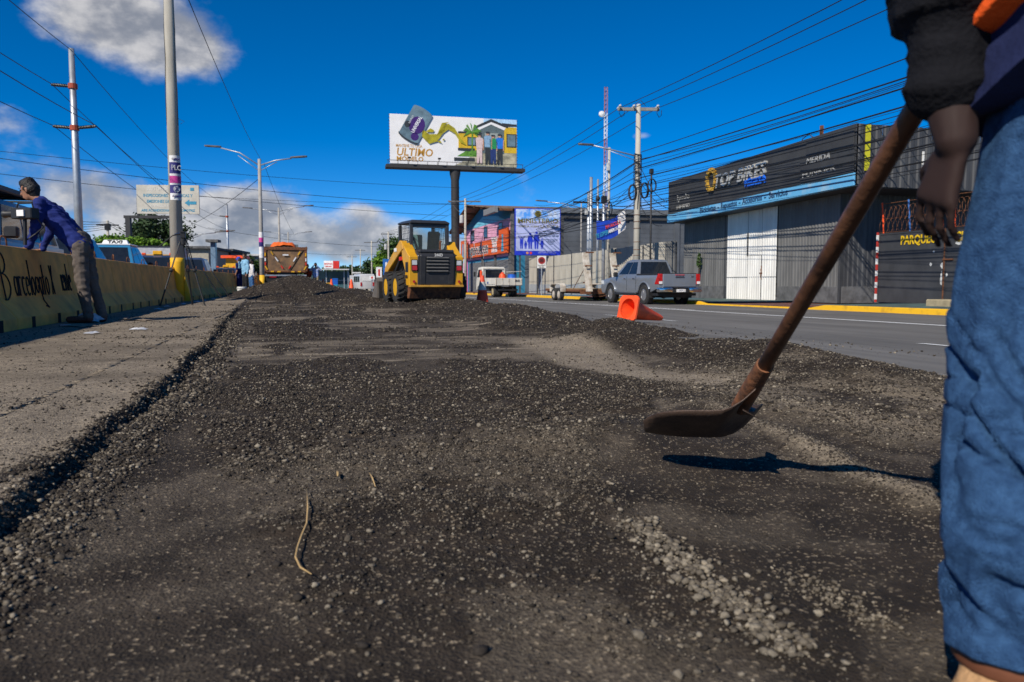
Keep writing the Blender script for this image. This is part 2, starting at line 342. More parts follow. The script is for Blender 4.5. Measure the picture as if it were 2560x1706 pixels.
def terrain(X, Y, fine=True):
    e = XE(Y); s = sstep(X, e, e + .055)
    left = gz(X, Y) + .006 * (fbm(X * 1.5, Y * 1.5, 1) - .5)
    floor = gz(X, Y) - .05 + .012 * (fbm(X * .9, Y * .9, 2) - .5)
    k = np.maximum(sstep(X, 3.1, 4.2), sstep(Y, 30, 40)); floor = floor * (1 - k) + (gz(X, Y) - .03) * k
    z = left * (1 - s) + floor * s
    lo = loose(X, Y)
    h = heap(X, Y); z = z + h * (.8 + .5 * (fbm(X * 2.2, Y * 2.2, 71) - .5) * 2 * sstep(h, .3, .1) + .06 * (fbm(X * 1.5, Y * 1.5, 72) - .5))
    z = z + lo * .014 + lo * .022 * (fbm(X * 7, Y * 7, 3, 4, .6) - .45)
    if fine: z = z + (lo * .014 + .002) * (fbm(X * 38, Y * 38, 4, 3, .6) - .5)
    z = z - .012 * scraped(X, Y)
    ru = np.abs(X - 1.62 - .12 * (Y - 2.3)); z = z + .03 * np.exp(-((ru + .05 * (fbm(X * 6, Y * 6, 98, 3) - .5)) / .06) ** 2) * sstep(Y, 1.35, 1.6) * sstep(Y, 3.0, 2.6) * (.3 + 1.1 * fbm(X * 9, Y * 9, 99, 3))
    out = np.maximum(sstep(X, 3.9, 4.4), sstep(Y, 38, 44)); z = z * (1 - out) + (gz(X, Y) - .05) * out
    return z
def dusty(X, Y):
    """pale scraped dust on the milled floor and the old surface, against dark fresh mix"""
    lo = loose(X, Y); e = XE(Y); bare = sstep(lo, .6, .1)
    d = (.10 + .55 * sstep(fbm(X * .8, Y * 1.6, 81, 5, .65), .42, .66)) * bare
    d = np.where(X < e, (.80 + .9 * (fbm(X * 1.0, Y * 2.0, 82, 5, .6) - .5)) * sstep(lo, .9, .3), d)
    streak = sstep(fbm(X * .6, Y * 7, 83, 4, .6), .61, .72) * bare * sstep(vn(X * 1.2, Y * .5, 84), .3, .55); d = np.maximum(d, 1.0 * streak)
    near = np.maximum(sstep(Y, 3.0, 2.5), sstep(Y, 3.6, 3.1) * sstep(X, .1, -.1)) * (X > e); d = d * (1 - .86 * near)
    for cx, cy, sx, sy, a in ((2.15, 6.9, .35, .5, .8), (1.55, 5.4, .4, .3, .6), (2.2, 10.8, .5, .8, .7), (.35, 3.25, .35, .2, .75), (-.1, 4.9, .5, .22, .7), (.6, 3.9, .6, .16, .8)): d = np.maximum(d, a * np.exp(-((X - cx) / sx) ** 2 - ((Y - cy) / sy) ** 2) * bare)
    d = np.maximum(d, .85 * inside(X, Y, PALEZ, .15)); d = np.maximum(d, .55 * inside(X, Y, RIGHTZ, .2) * sstep(fbm(X * 3, Y * 3, 87, 3), .3, .6))
    ru = np.abs(X - 1.62 - .12 * (Y - 2.3)); d = np.maximum(d, .8 * np.exp(-(ru / .06) ** 2) * sstep(Y, 1.35, 1.6) * sstep(Y, 3.0, 2.6) * sstep(fbm(X * 5, Y * 3, 88, 2), .3, .5))
    d = np.maximum(d, .22 * sstep(fbm(X * 2.6, Y * 2.6, 89, 4), .52, .68) * near)
    return np.clip(d + .22 * (fbm(X * 7, Y * 7, 85, 3) - .5) * (d > .03), 0, 1)
def bed_material():
    m = bpy.data.materials.new('milled_bed'); m.use_nodes = True; t = m.node_tree; b = t.nodes['Principled BSDF']; K = t.links.new
    b.inputs['Roughness'].default_value = .9; b.inputs['Specular IOR Level'].default_value = .22
    at_ = t.nodes.new('ShaderNodeAttribute'); at_.attribute_name = 'dust'
    tcn = t.nodes.new('ShaderNodeTexCoord')
    def nz(s, d=6, r=.65):
        n = t.nodes.new('ShaderNodeTexNoise'); n.inputs['Scale'].default_value = s; n.inputs['Detail'].default_value = d; n.inputs['Roughness'].default_value = r; K(tcn.outputs['Object'], n.inputs['Vector']); return n.outputs[0]
    def mixc(f, a, b_):
        n = t.nodes.new('ShaderNodeMix'); n.data_type = 'RGBA'; K(f, n.inputs[0])
        for i, q in ((6, a), (7, b_)):
            if isinstance(q, tuple): n.inputs[i].default_value = q + (1,)
            else: K(q, n.inputs[i])
        return n.outputs[2]
    def rng(x, a, c):
        n = t.nodes.new('ShaderNodeMapRange'); n.inputs[1].default_value = a; n.inputs[2].default_value = c; K(x, n.inputs[0]); return n.outputs[0]
    v = t.nodes.new('ShaderNodeTexVoronoi'); v.inputs['Scale'].default_value = 150; K(tcn.outputs['Object'], v.inputs['Vector'])
    sv = t.nodes.new('ShaderNodeSeparateColor'); K(v.outputs['Color'], sv.inputs[0])
    dark = mixc(rng(nz(9), .35, .65), (.036, .0265, .019), (.0155, .0115, .0085))
    grit = mixc(rng(sv.outputs[0], .90, .985), dark, (.24, .19, .13))
    pale = mixc(rng(nz(5), .3, .7), (.42, .345, .25), (.25, .205, .15))
    pale = mixc(rng(nz(70, 3), .42, .62), pale, (.16, .13, .098))
    K(mixc(at_.outputs['Fac'], grit, pale), b.inputs['Base Color'])
    bp = t.nodes.new('ShaderNodeBump'); bp.inputs['Strength'].default_value = .6; bp.inputs['Distance'].default_value = .008
    ad = t.nodes.new('ShaderNodeMath'); ad.operation = 'ADD'; K(nz(55, 9, .72), ad.inputs[0]); K(v.outputs['Distance'], ad.inputs[1]); K(ad.outputs[0], bp.inputs['Height']); K(bp.outputs[0], b.inputs['Normal'])
    return m
BED = bed_material()
def graded(lo, hi, f):
    v = [lo]
    while v[-1] < hi: v.append(v[-1] + f(v[-1]))
    return np.array(v)
bys = graded(.45, 44, lambda y: .0062 + .0044 * max(0, y - 1) if y < 9 else .042 + .013 * (y - 9))
bxs = np.concatenate([graded(-4.2, -1.1, lambda x: .05), graded(-1.06, 1.9, lambda x: .0105), graded(1.92, 4.6, lambda x: .02)])
BX, BY = np.meshgrid(bxs, bys)
bed = sheet('milled_road_bed', bxs, bys, lambda x, y: terrain(x, y), BED)
ca = bed.data.attributes.new('dust', 'FLOAT', 'POINT'); ca.data.foreach_set('value', dusty(BX, BY).ravel().astype(np.float32))

# ---------------------------------------------------------------- loose stones lying on the bed
def stone_shapes(n, small):
    out = []
    for k in range(n):
        bm = bmesh.new(); rr = random.Random(k)
        if small:
            vs = [bm.verts.new(c) for c in ((1, 0, 0), (0, 1, 0), (-1, 0, 0), (0, -1, 0), (0, 0, 1), (0, 0, -1))]
            for i in range(4): bm.faces.new((vs[i], vs[(i + 1) % 4], vs[4])); bm.faces.new((vs[(i + 1) % 4], vs[i], vs[5]))
            bm.verts.index_update()
        else: bmesh.ops.create_icosphere(bm, subdivisions=1, radius=1)
        for v in bm.verts: v.co *= rr.uniform(.75, 1.35) if small else rr.uniform(.58, 1.28)
        out.append((np.array([v.co[:] for v in bm.verts]) * np.array([1, rr.uniform(.7, .95), rr.uniform(.55, .8)]), np.array([[v.index for v in f.verts] for f in bm.faces]))); bm.free()
    return out
def scatter(name, pts, size, mat, label=None):
    sh = stone_shapes(9, False) + stone_shapes(9, True); n = len(pts); pts = np.asarray(pts); V = []; Fc = []; off = 0
    pick = np.random.randint(0, 9, n) + np.where(size < .0042 + .0011 * np.clip(pts[:, 1] - 1.5, 0, 99), 9, 0); T = []
    for k in range(18):
        i = np.where(pick == k)[0]; v, f = sh[k]; m = len(i)
        if not m: continue
        a = np.random.rand(m) * 6.283; b = np.random.rand(m) * 1.2 - .6; ca_, sa = np.cos(a), np.sin(a); cb, sb = np.cos(b), np.sin(b)
        q = np.repeat(v[None], m, 0) * size[i][:, None, None]
        y2 = q[..., 1] * cb[:, None] - q[..., 2] * sb[:, None]; z2 = q[..., 1] * sb[:, None] + q[..., 2] * cb[:, None]
        x3 = q[..., 0] * ca_[:, None] - y2 * sa[:, None]; y3 = q[..., 0] * sa[:, None] + y2 * ca_[:, None]
        V.append((np.stack([x3, y3, z2], -1) + pts[i][:, None]).reshape(-1, 3)); nv = len(v)
        Fc.append((f[None] + off + (np.arange(m) * nv)[:, None, None]).reshape(-1, 3)); off += m * nv
        T.append(np.repeat(np.random.rand(m), nv))
    V = np.concatenate(V); Fc = np.concatenate(Fc); me = bpy.data.meshes.new(name)
    me.vertices.add(len(V)); me.vertices.foreach_set('co', V.ravel().astype(np.float32)); me.loops.add(Fc.size); me.loops.foreach_set('vertex_index', Fc.ravel().astype(np.int32))
    me.polygons.add(len(Fc)); me.polygons.foreach_set('loop_start', np.arange(0, Fc.size, 3, dtype=np.int32)); me.update(calc_edges=True)
    at_ = me.attributes.new('tint', 'FLOAT', 'POINT'); at_.data.foreach_set('value', np.concatenate(T).astype(np.float32))
    me.materials.append(mat); return meta(link(name, me), label=label, kind='stuff')
def stone_material():
    m = bpy.data.materials.new('aggregate'); m.use_nodes = True; t = m.node_tree; b = t.nodes['Principled BSDF']; K = t.links.new
    b.inputs['Roughness'].default_value = .88; b.inputs['Specular IOR Level'].default_value = .25
    a = t.nodes.new('ShaderNodeAttribute'); a.attribute_name = 'tint'; r = t.nodes.new('ShaderNodeValToRGB'); K(a.outputs['Fac'], r.inputs[0])
    e = r.color_ramp.elements; e[0].color = (.026, .021, .017, 1); e[1].color = (.31, .265, .20, 1)
    for p, c in ((.38, (.040, .032, .025, 1)), (.64, (.085, .070, .053, 1)), (.86, (.16, .135, .102, 1))): q = e.new(p); q.color = c
    tcn = t.nodes.new('ShaderNodeTexCoord'); n = t.nodes.new('ShaderNodeTexNoise'); n.inputs['Scale'].default_value = 160; n.inputs['Detail'].default_value = 4; K(tcn.outputs['Object'], n.inputs['Vector'])
    mr = t.nodes.new('ShaderNodeMapRange'); mr.inputs[1].default_value = .3; mr.inputs[2].default_value = .7; mr.inputs[3].default_value = .65; mr.inputs[4].default_value = 1.2; K(n.outputs[0], mr.inputs[0])
    mu = t.nodes.new('ShaderNodeMix'); mu.data_type = 'RGBA'; mu.blend_type = 'MULTIPLY'; mu.inputs[0].default_value = 1; K(r.outputs[0], mu.inputs[6]); K(mr.outputs[0], mu.inputs[7]); K(mu.outputs[2], b.inputs['Base Color'])
    bp = t.nodes.new('ShaderNodeBump'); bp.inputs['Strength'].default_value = .5; bp.inputs['Distance'].default_value = .004; K(n.outputs[0], bp.inputs['Height']); K(bp.outputs[0], b.inputs['Normal'])
    return m
STONE = stone_material()
def in_view(x, y, m=.12):
    d = y * math.cos(YAW) + x * math.sin(YAW); a = x * math.cos(YAW) - y * math.sin(YAW); return (np.abs(a) < d * (.674 + m)) & (d > .7)
def ring(dens, y0, y1, smin, smax, seed, keep, p=2.2, x0=-1.6, x1=4.6):
    rg = np.random.RandomState(seed); n = int(dens * (x1 - x0) * (y1 - y0)); x = rg.uniform(x0, x1, n); y = rg.uniform(y0, y1, n)
    ok = in_view(x, y); x, y = x[ok], y[ok]; ok = rg.rand(len(x)) < keep(x, y); x, y = x[ok], y[ok]
    s = smin + (smax - smin) * rg.rand(len(x)) ** p; return x, y, s
sets = []
lk = lambda x, y: loose(x, y) ** 1.3 + .02
sets.append(ring(13500, .6, 2.3, .0014, .0042, 1, lk, 1.6)); sets.append(ring(2600, .6, 2.5, .0036, .0078, 2, lk, 2.6)); sets.append(ring(110, .6, 3, .007, .014, 21, lk, 2.4))
sets.append(ring(5200, 2.3, 4.2, .0024, .0066, 3, lk, 1.6)); sets.append(ring(600, 2.3, 4.6, .006, .013, 4, lk, 2.6))
sets.append(ring(1300, 4.2, 8, .004, .0115, 5, lk, 1.8)); sets.append(ring(260, 8, 16, .008, .021, 6, lk)); sets.append(ring(80, 16, 32, .014, .034, 7, lk))
sets.append(ring(5200, .6, 2.6, .0010, .0028, 41, lambda x, y: .85 + 0 * x, 1.8)); sets.append(ring(700, 2.6, 6, .002, .005, 42, lambda x, y: .7 + 0 * x, 2, x0=-2.6)); sets.append(ring(110, 6, 20, .004, .011, 43, lambda x, y: .7 + 0 * x, 2, x0=-2.7))
rb = np.random.RandomState(31); n = 2600; yb = rb.uniform(1.35, 2.9, n); xb = 1.62 + .12 * (yb - 2.3) + rb.normal(0, .06, n); sets.append((xb, yb, rb.uniform(.0016, .005, n)))
sets.append(ring(420, .6, 6, .0016, .006, 8, lambda x, y: .5 + 0 * x, 3)); sets.append(ring(12, 3, 16, .006, .016, 9, lambda x, y: .6 + 0 * x, x0=-3.2))
# crumbs rolled along the broken edge of the milling
rg = np.random.RandomState(11); n = 7500; y = rg.uniform(.8, 4, n) ** 1.0; x = XE(y) + .10 + rg.normal(0, .05, n); sets.append((x, y, rg.uniform(.002, .009, n)))
n = 3000; y = rg.uniform(3.5, 12, n); x = XE(y) + .10 + rg.normal(0, .07, n); sets.append((x, y, rg.uniform(.006, .016, n)))
# pale line of coarse stones the shovel left at the edge of its track
n = 900; t = rg.rand(n); a0, a1 = at(1580, 1280, 1.66), at(2010, 1590, 1.08)
px = a0.x + (a1.x - a0.x) * t + rg.normal(0, .028, n); py = a0.y + (a1.y - a0.y) * t + rg.normal(0, .028, n); PALE = (px, py, .0024 + .0085 * rg.rand(n) ** 2.2)
n = 260; t = rg.rand(n); a0, a1 = at(1980, 1370, 1.42), at(2210, 1500, 1.2); PALE2 = (a0.x + (a1.x - a0.x) * t + rg.normal(0, .03, n), a0.y + (a1.y - a0.y) * t + rg.normal(0, .03, n), .002 + .005 * rg.rand(n) ** 2)
def lay(S, sink=.25):
    x = np.concatenate([s[0] for s in S]); y = np.concatenate([s[1] for s in S]); s = np.concatenate([s[2] for s in S]); return np.stack([x, y, terrain(x, y) + s * sink], -1), s
P_, S_ = lay(sets); scatter('loose_gravel', P_, S_, STONE, 'loose dark asphalt mix and stones strewn over the milled bed')
P_, S_ = lay([PALE, PALE2], .45)
g = scatter('pale_stones', P_, S_, STONE, 'line of pale coarse stones beside the shovel track')
a_ = g.data.attributes['tint']; v_ = np.zeros(len(g.data.vertices), np.float32); a_.data.foreach_get('value', v_); a_.data.foreach_set('value', .68 + .32 * v_)
# crumbs thrown out on the road beside the heap
rg = np.random.RandomState(12); n = 900; x = 4.3 + np.abs(rg.normal(0, .7, n)); y = rg.uniform(4, 22, n); s = .004 + .014 * rg.rand(n) ** 4
scatter('road_crumbs', np.stack([x, y, gz(x, y) + s * .4], -1), s, STONE, 'scattered crumbs of asphalt on the open lane beside the heap')
print('stones', len(P_), 'bed', len(bed.data.vertices))
# ================================================================ concrete barrier between the carriageways
BARR = pm('barrier_yellow', (.84, .36, .075), .85, var=.2, scale=2.2, bump=.25, bscale=60, col2=(.48, .21, .065), lo=.42, hi=.78)
SLOT = pm('slot_black', (.01, .01, .01), .95)
bpath = [(4, -2.78), (12, -2.86), (18, -3.0), (25, -2.78), (33, -2.38), (44, -1.75), (56, -1.2)]
def bx_(y): return float(np.interp(y, [p[0] for p in bpath], [p[1] for p in bpath]))
prof = [(0, 0), (0, .125), (-.165, .34), (-.245, .90), (-.26, .925), (-.43, .925), (-.445, .90), (-.525, .34), (-.69, .125), (-.69, 0)]
SEGL = 3.02
bm_ = MB(); rings = []
for i in range(13):
    y = SEGL * i / 12; rings.append([(x + (0 if 0 < i < 12 else (-.012 if x > -.34 else .012)), y, z) for x, z in prof])
bm_.loft(rings); bmesh_barrier = bm_.mesh('concrete', .008); bmesh_barrier.materials.append(BARR)
mb = MB(); mb.tube([(0, -.055, -.05), (0, -.055, .06), (0, -.045, .10), (0, -.02, .122), (0, .02, .122), (0, .045, .10), (0, .055, .06), (0, .055, -.05)], .009, 6); loop_me = mb.mesh('lifting_loop', smooth=True); loop_me.materials.append(RUST)
mb = MB(); mb.bx(-.02, .005, -.055, .055, .0, .128); slot_me = mb.mesh('drain_slot'); slot_me.materials.append(SLOT)
barriers = []
y = 3.2; k = 0
while y < 54:
    if 21.6 < y < 22.4: y = 22.8
    x0, x1 = bx_(y), bx_(y + SEGL); rz = -math.atan2(x1 - x0, SEGL)
    t = thing('concrete_barrier', '', 'barrier', (x0, y, .215 if y < 40 else float(gz(x0, y))), rz, 'yellow barriers between the carriageways')
    c = link('concrete', bmesh_barrier, t)
    for yy in (.75, 2.25): l = link('lifting_loop', loop_me, t); l.location = (-.345, yy, .92); l.rotation_euler = (0, 0, random.uniform(-.4, .4))
    for yy in (.5, 1.45, 2.5): s = link('drain_slot', slot_me, t); s.location = (0, yy + random.uniform(-.1, .1), 0)
    barriers.append(t); y += SEGL + .02; k += 1
for i, t in enumerate(barriers):
    yy = t.location.y
    t['label'] = ('yellow concrete barrier outside the frame at the left, nearest the camera' if i == 0 else 'yellow concrete barrier at the left frame edge, before the graffiti' if i == 1 else 'yellow concrete barrier bearing black graffiti beside the leaning man' if i == 2 else 'yellow concrete barrier just right of the leaning man\'s legs' if i == 3 else
                  'yellow concrete barrier right before the concrete pole with stickers' if i == 4 else 'yellow concrete barrier directly behind the black tripod' if i == 5 else 'yellow concrete barrier with the white bucket before it' if i == 7 else
                  'worn yellow barrier of the far row, %s one past the concrete pole' % ['first', 'second', 'third', 'fourth', 'fifth', 'sixth', 'seventh', 'eighth', 'ninth', 'tenth', 'eleventh'][max(0, i - 6)])
GRAF = pm('spray_black', (.012, .012, .014), .8, var=.2)
# handwriting sprayed over the joint of two barriers
def spray(t, strokes, y0, z0, sx, sz, nm):
    b = MB(); up = .245 - .165
    for st in strokes:
        pts = []
        for u, v in st:
            z = z0 + v * sz; x = -.165 - (z - .34) / .56 * up if z > .34 else -.165 + (.34 - z) / .215 * .165
            pts.append((x + .006, y0 + u * sx + v * .02, z))
        b.tube(pts, .0085, 5)
    b.build(nm, GRAF, t)
def arc(cx, cy, rx, ry, a0, a1, n=9): return [(cx + rx * math.cos(R(a0 + (a1 - a0) * i / (n - 1))), cy + ry * math.sin(R(a0 + (a1 - a0) * i / (n - 1)))) for i in range(n)]
GL = {'B': [[(0, 2.1), (.1, 0)], arc(.1, 1.6, .55, .5, 110, -80), arc(.15, .55, .7, .58, 85, -100)], 'a': [arc(.35, .5, .33, .5, 60, 360), [(.68, 1), (.72, 0)]], 'r': [[(0, 1), (.05, 0)], arc(.35, .6, .3, .4, 180, 50)],
      'c': [arc(.4, .5, .38, .5, 50, 310)], 'e': [[(.05, .5), (.7, .55)], arc(.4, .5, .36, .5, 5, 310)], 'l': [[(0, 1.9), (.05, 0)]], 'o': [arc(.38, .5, .36, .5, 0, 360)], 'g': [arc(.35, .55, .33, .45, 60, 360), [(.68, 1), (.7, -.3), (.5, -.7), (.1, -.6)]],
      't': [[(.2, 1.7), (.25, 0)], [(0, 1.0), (.5, 1.05)]], 'X': [[(0, 1.7), (.6, 0)], [(.6, 1.7), (0, 0)]], 'i': [[(0, 1), (.02, 0)]], 'n': [[(0, 1), (.02, 0)], arc(.3, .55, .28, .4, 180, 0) + [(.6, 0)]]}
def word(t, w, y0, z0, sx, sz, nm='graffiti'):
    st = []; u = 0
    for ch in w:
        if ch == ' ': u += .6; continue
        g_ = GL[ch]; st += [[(a + u, b) for a, b in s] for s in g_]; u += max(a for s in g_ for a, b in s) + .28
    spray(t, st, y0, z0, sx, sz, nm)
word(barriers[2], 'B', .10, .33, .30, .25); word(barriers[2], 'arcelogato X', .50, .36, .15, .22); word(barriers[2], 'iente', 2.42, .40, .125, .22)

# ================================================================ poles on the left
def pole_mb(h, r0, r1, n=14, z0=-.3): return MB().tube([(0, 0, z0), (0, 0, h * .5), (0, 0, h)], [r0, (r0 + r1) / 2, r1], n)
t = thing('utility_pole', 'tall concrete pole with election stickers and yellow painted foot behind the tripod', 'utility pole', (-3.02, 22.45, .22))
pole_mb(11.5, .18, .105).build('pole', pm('pole_concrete', (.40, .37, .31), .9, var=.14, scale=3, bump=.2, stretch=(1, 1, .25)), t, smooth=True)
MB().tube([(0, 0, -.2), (0, 0, 1.05), (.0, 0, 1.18)], [.187, .182, .181], 16).build('painted_foot', YEL, t, smooth=True)
MB().prism([(.17, 0), (.36, 0), (.33, .1), (.17, .75)], 'y', -.09, .09).build('foot_block', YEL, t, .01)
DKB = pm('sticker_navy', (.03, .025, .16), .6); PINK_S = pm('sticker_magenta', (.55, .05, .26), .6); WS = pm('sticker_white', (.72, .70, .68), .6)
def band(t, z0, z1, r, m, nm='sticker', a0=-130, a1=20):
    b = MB(); n = 14; v = []
    for z in (z0, z1):
        for i in range(n + 1): a = R(a0 + (a1 - a0) * i / n); v.append((r * math.cos(a), r * math.sin(a), z))
    b.add(v, [(i, i + 1, n + 2 + i, n + 1 + i) for i in range(n)]); return b.build(nm, m, t, smooth=True)
for z0, z1, m in ((2.72, 2.90, WS), (2.90, 3.12, DKB), (3.12, 3.42, WS), (3.17, 3.36, PINK_S), (3.42, 3.72, DKB), (3.72, 3.9, WS)): band(t, z0, z1, .176 - .0050 * z0 + (.004 if m is PINK_S else .001), m)
fr = Vector((-math.sin(R(-24)), -math.cos(R(-24)), 0))
def on_pole(t, s, z, size, m, r=.15, xs=.8):
    r += .015
    o = text('sticker_lettering', s, size, m, t, fr * (r + .002) * 1.0 + Vector((0, 0, z)), (R(90), 0, R(24 - 0)), .004, bold=.003, xs=xs)
    o.rotation_euler = (R(90), 0, math.atan2(fr.x, -fr.y)); return o
on_pole(t, 'PLC', 3.57, .19, WS, .149); on_pole(t, 'CASILLA', 3.80, .07, DKB, .148); on_pole(t, 'ALCALDE', 2.82, .07, DKB, .152); on_pole(t, 'X', 3.01, .17, DKB, .156)
MB().lathe([(.085, 0), (.085, .006)], 18, (0, 0, 0), 'y').build('sticker_disc', WS, t).matrix_local = Matrix.Translation(fr * .166 + Vector((0, 0, 3.01))) @ Matrix.Rotation(math.atan2(fr.x, -fr.y), 4, 'Z')
b = MB()
for z in (5.1, 5.6, 5.66, 6.1, 6.5, 7.0, 7.05, 7.5, 7.9, 8.4): b.tube([(.158 * math.cos(a) * (1 - z * .035), .158 * math.sin(a) * (1 - z * .035), z + .03 * math.sin(a + z)) for a in np.linspace(0, 6.3, 15)], .009, 4, False)
for s in (-1, 1): b.tube([(s * .14, -.05, 4.7), (s * .15, -.06, 5.6), (s * .12, -.09, 6.4), (s * .135, -.03, 7.2), (s * .11, -.05, 8.0)], .008, 4)
b.tube([(.12, -.06, 4.9), (.3, -.05, 4.82), (.2, -.04, 4.75)], .006, 4); b.build('wire_wrapping', WIRE, t)

def steel_mast(name, label, p, h, arms, s=1.):
    t = thing(name, label, 'power pole', (p.x, p.y, float(gz(p.x, p.y)) - .02), R(-16)); pole_mb(h, .22, .13).build('pole', STEEL, t, smooth=True)
    for z, sides in arms:
        for sd in sides:
            b = MB(); b.tube([(sd * .15, 0, z), (sd * .7, 0, z + .05), (sd * 1.05, 0, z + .08)], [.05, .075, .06], 8)
            for q in range(9): b.lathe([(.055, -.02), (.095, 0), (.055, .02)], 8, (sd * (.3 + q * .08), 0, z + .02 + q * .007), 'x')
            b.build('insulator', pm('insulator_dark', (.03, .028, .028), .4), t, smooth=R(40))
        MB().lathe([(.21, -.12), (.21, .12)], 12, (0, 0, z)).build('clamp', pm('clamp_red', (.35, .06, .025), .6), t)
    return t
d = 38; p = at(203, 700, d); steel_mast('power_pole', 'grey steel power pole with dark insulator arms behind the leaning man', p, 11.9, [(10.1, (-1,)), (8.1, (-1, 1))])
p = at(572, 700, 106); steel_mast('power_pole', 'small far steel power pole with insulator arms left of the street light', p, 11.9, [(10.2, (-1,)), (8.2, (-1, 1))])

LAMPH = pm('lamp_head_grey', (.06, .06, .065), .5)
def street_light(label, p, h, arms, r=.11, base=True, group='double-arm street lights along the barrier'):
    t = thing('street_light', label, 'street light', (p.x, p.y, float(gz(p.x, p.y)) - .02), R(-16), group)
    pole_mb(h, r, r * .6).build('pole', pm('pole_grey', (.33, .31, .28), .8, var=.12), t, smooth=True)
    for sd, ln, up in arms:
        b = MB(); b.tube([(0, 0, h - .35), (sd * ln * .5, 0, h - .35 + up * .72), (sd * ln, 0, h - .35 + up)], .035, 6); b.tube([(0, 0, h - .65), (sd * ln * .55, 0, h - .38 + up * .6)], .02, 5); b.build('arm', STEEL, t, smooth=True)
        b = MB(); b.loft([[(sd * (ln + q), yy * w, h - .35 + up + .05 + zz * .05 + q * .06) for yy, zz in ((-1, -.6), (1, -.6), (.7, 1), (-.7, 1))] for q, w in ((-.05, .06), (.15, .13), (.65, .15), (.85, .08))]); b.build('lamp_head', LAMPH, t, .01)
    if base: MB().tube([(0, 0, -.1), (0, 0, .95)], [r * 1.06, r * 1.03], 14).build('painted_foot', YEL, t, smooth=True)
    return t
p = at(656, 715, 42); tl = street_light('nearest double-arm street light standing beside the dump truck tailgate', p, 7.25, [(-1, 2.1, .95), (1, 1.75, .38)], .135)
for z0, z1, m in ((1.9, 2.5, WS), (2.5, 2.75, DKB), (2.75, 3.0, PINK_S), (3.0, 3.3, WS)): band(tl, z0, z1, .128, m, a0=-160, a1=0)
street_light('middle double-arm street light rising behind the dump truck', at(701, 715, 69), 7.4, [(-1, 2.4, .25), (1, 2.3, .45)], .13)
street_light('farthest double-arm street light above the dump truck', at(723, 715, 97), 7.4, [(-1, 2.2, .3), (1, 2.2, .3)], .13)
street_light('small single-arm street light beyond the concrete pole', at(462, 690, 62), 4.6, [(1, 2.6, .4)], .08, False, None)

# roadside direction board on a cranked post
p = at(424, 600, 50); t = thing('sign_board', 'weathered pale signboard with blue lettering and arrow on a dark cranked post', 'sign', (p.x, p.y, .3), R(-12))
def px2(px, py, d, t): return t.matrix_world.inverted() @ at(px, py, d)
bpy.context.view_layer.update()
Wd, Ht, zb = 3.95, 1.86, 4.9
SIGNP = pm('sign_pale', (.50, .47, .40), .7, var=.12, scale=1.5); TEAL = pm('sign_teal', (.03, .23, .36), .6)
MB().bx(-Wd / 2, Wd / 2, -.05, .05, zb, zb + Ht).build('panel', SIGNP, t, .01)
DKS = pm('dark_steel', (.025, .025, .027), .6)
MB().bx(-2.75, -2.45, -.05, .25, 0, 4.75).bx(-2.85, .6, -.02, .2, 4.62, 4.8).bx(-2.0, -1.9, -.02, .06, 4.6, 6.0).build('post', DKS, t)
for s, z, sz, m, al in (('INSPECCIONES MECANICAS Y', 1.18, .27, TEAL, 0), ('EMISIONES DE GASES', .80, .27, TEAL, -.25), ('AIRE ACONDICIONADO AUTOMOTRIZ', .22, .22, TEAL, 0), ('AUTOPOLO', 1.60, .34, pm('sign_faded', (.60, .58, .53), .7), -.5), ('VENTANAS Y TAPICERIA', .5, .2, MATS['sign_faded'], -.2)):
    text('lettering', s, sz, m, t, (al, -.056, zb + z), (R(90), 0, 0), .003, bold=.006, xs=.86)
MB().prism([(.95, 0), (1.25, .22), (1.25, .10), (1.7, .10), (1.7, -.10), (1.25, -.10), (1.25, -.22)], 'y', -.062, -.055).build('arrow', TEAL, t).location = (.1, 0, zb + .72)
MB().prism([(-.12, 0), (.12, 0), (.12, .2), (-.12, .2)], 'y', -.062, -.055).build('emblem', TEAL, t).location = (1.55, 0, zb + 1.5)

# black video tripod in front of the barrier
p = at(480, 690, 17.4); tz = .215; t = thing('camera_tripod', 'black video tripod with pan handle standing in front of the barrier', 'tripod', (-2.32, 18.25, tz))
top = Vector((0, 0, 1.42))
for a, l in ((200, .52), (330, .50), (80, .50)):
    f = Vector((l * math.cos(R(a)), l * math.sin(R(a)), 0)); u_ = top + Vector((.07 * math.cos(R(a)), .07 * math.sin(R(a)), 0)); m_ = u_.lerp(f, .45); sdv = (f - u_).cross(Vector((0, 0, 1))).normalized() * .03
    b = MB(); b.tube([u_ + sdv, m_ + sdv], .011, 6); b.tube([u_ - sdv, m_ - sdv], .011, 6); b.tube([m_ - (m_ - f).normalized() * .05, f], .019, 6); b.ball(f, .03, 8, 5); b.ball(m_, .045, 8, 5); b.build('leg', BLACK, t)
MB().tube([top - Vector((0, 0, .08)), top + Vector((0, 0, .06))], .07, 12).box(top + Vector((0, 0, .13)), (.10, .16, .12)).box(top + Vector((0, 0, .2)), (.09, .2, .03)).build('head', BLACK, t, .008)
MB().tube([top + Vector((-.03, -.03, .16)), top + Vector((-.2, -.1, .12)), top + Vector((-.48, -.2, -.14))], .012, 6).build('pan_handle', BLACK, t)
MB().tube([top + Vector((-.16, -.08, .145)), top + Vector((-.05, -.04, .175))], .017, 6).build('handle_grip', CHROME, t)
for x_, y_, lean in ((-2.42, 25.4, 'green topped'), (-2.3, 27.0, 'bare')):
    f = Vector((x_ + .25, y_, .22)); o_ = MB().tube([f, Vector((x_ - .22, y_ + .05, 1.0)), Vector((x_ - .3, y_ + .07, 1.12))], [.03, .024, .02], 6).build('tool_handle', BLACK, None)
    meta(o_, 'black tool handle leaning on the barrier, %s' % ('nearer the tripod' if 'green' in lean else 'nearer the white bucket'), 'tool handle', 'tool handles leaning on the barrier')
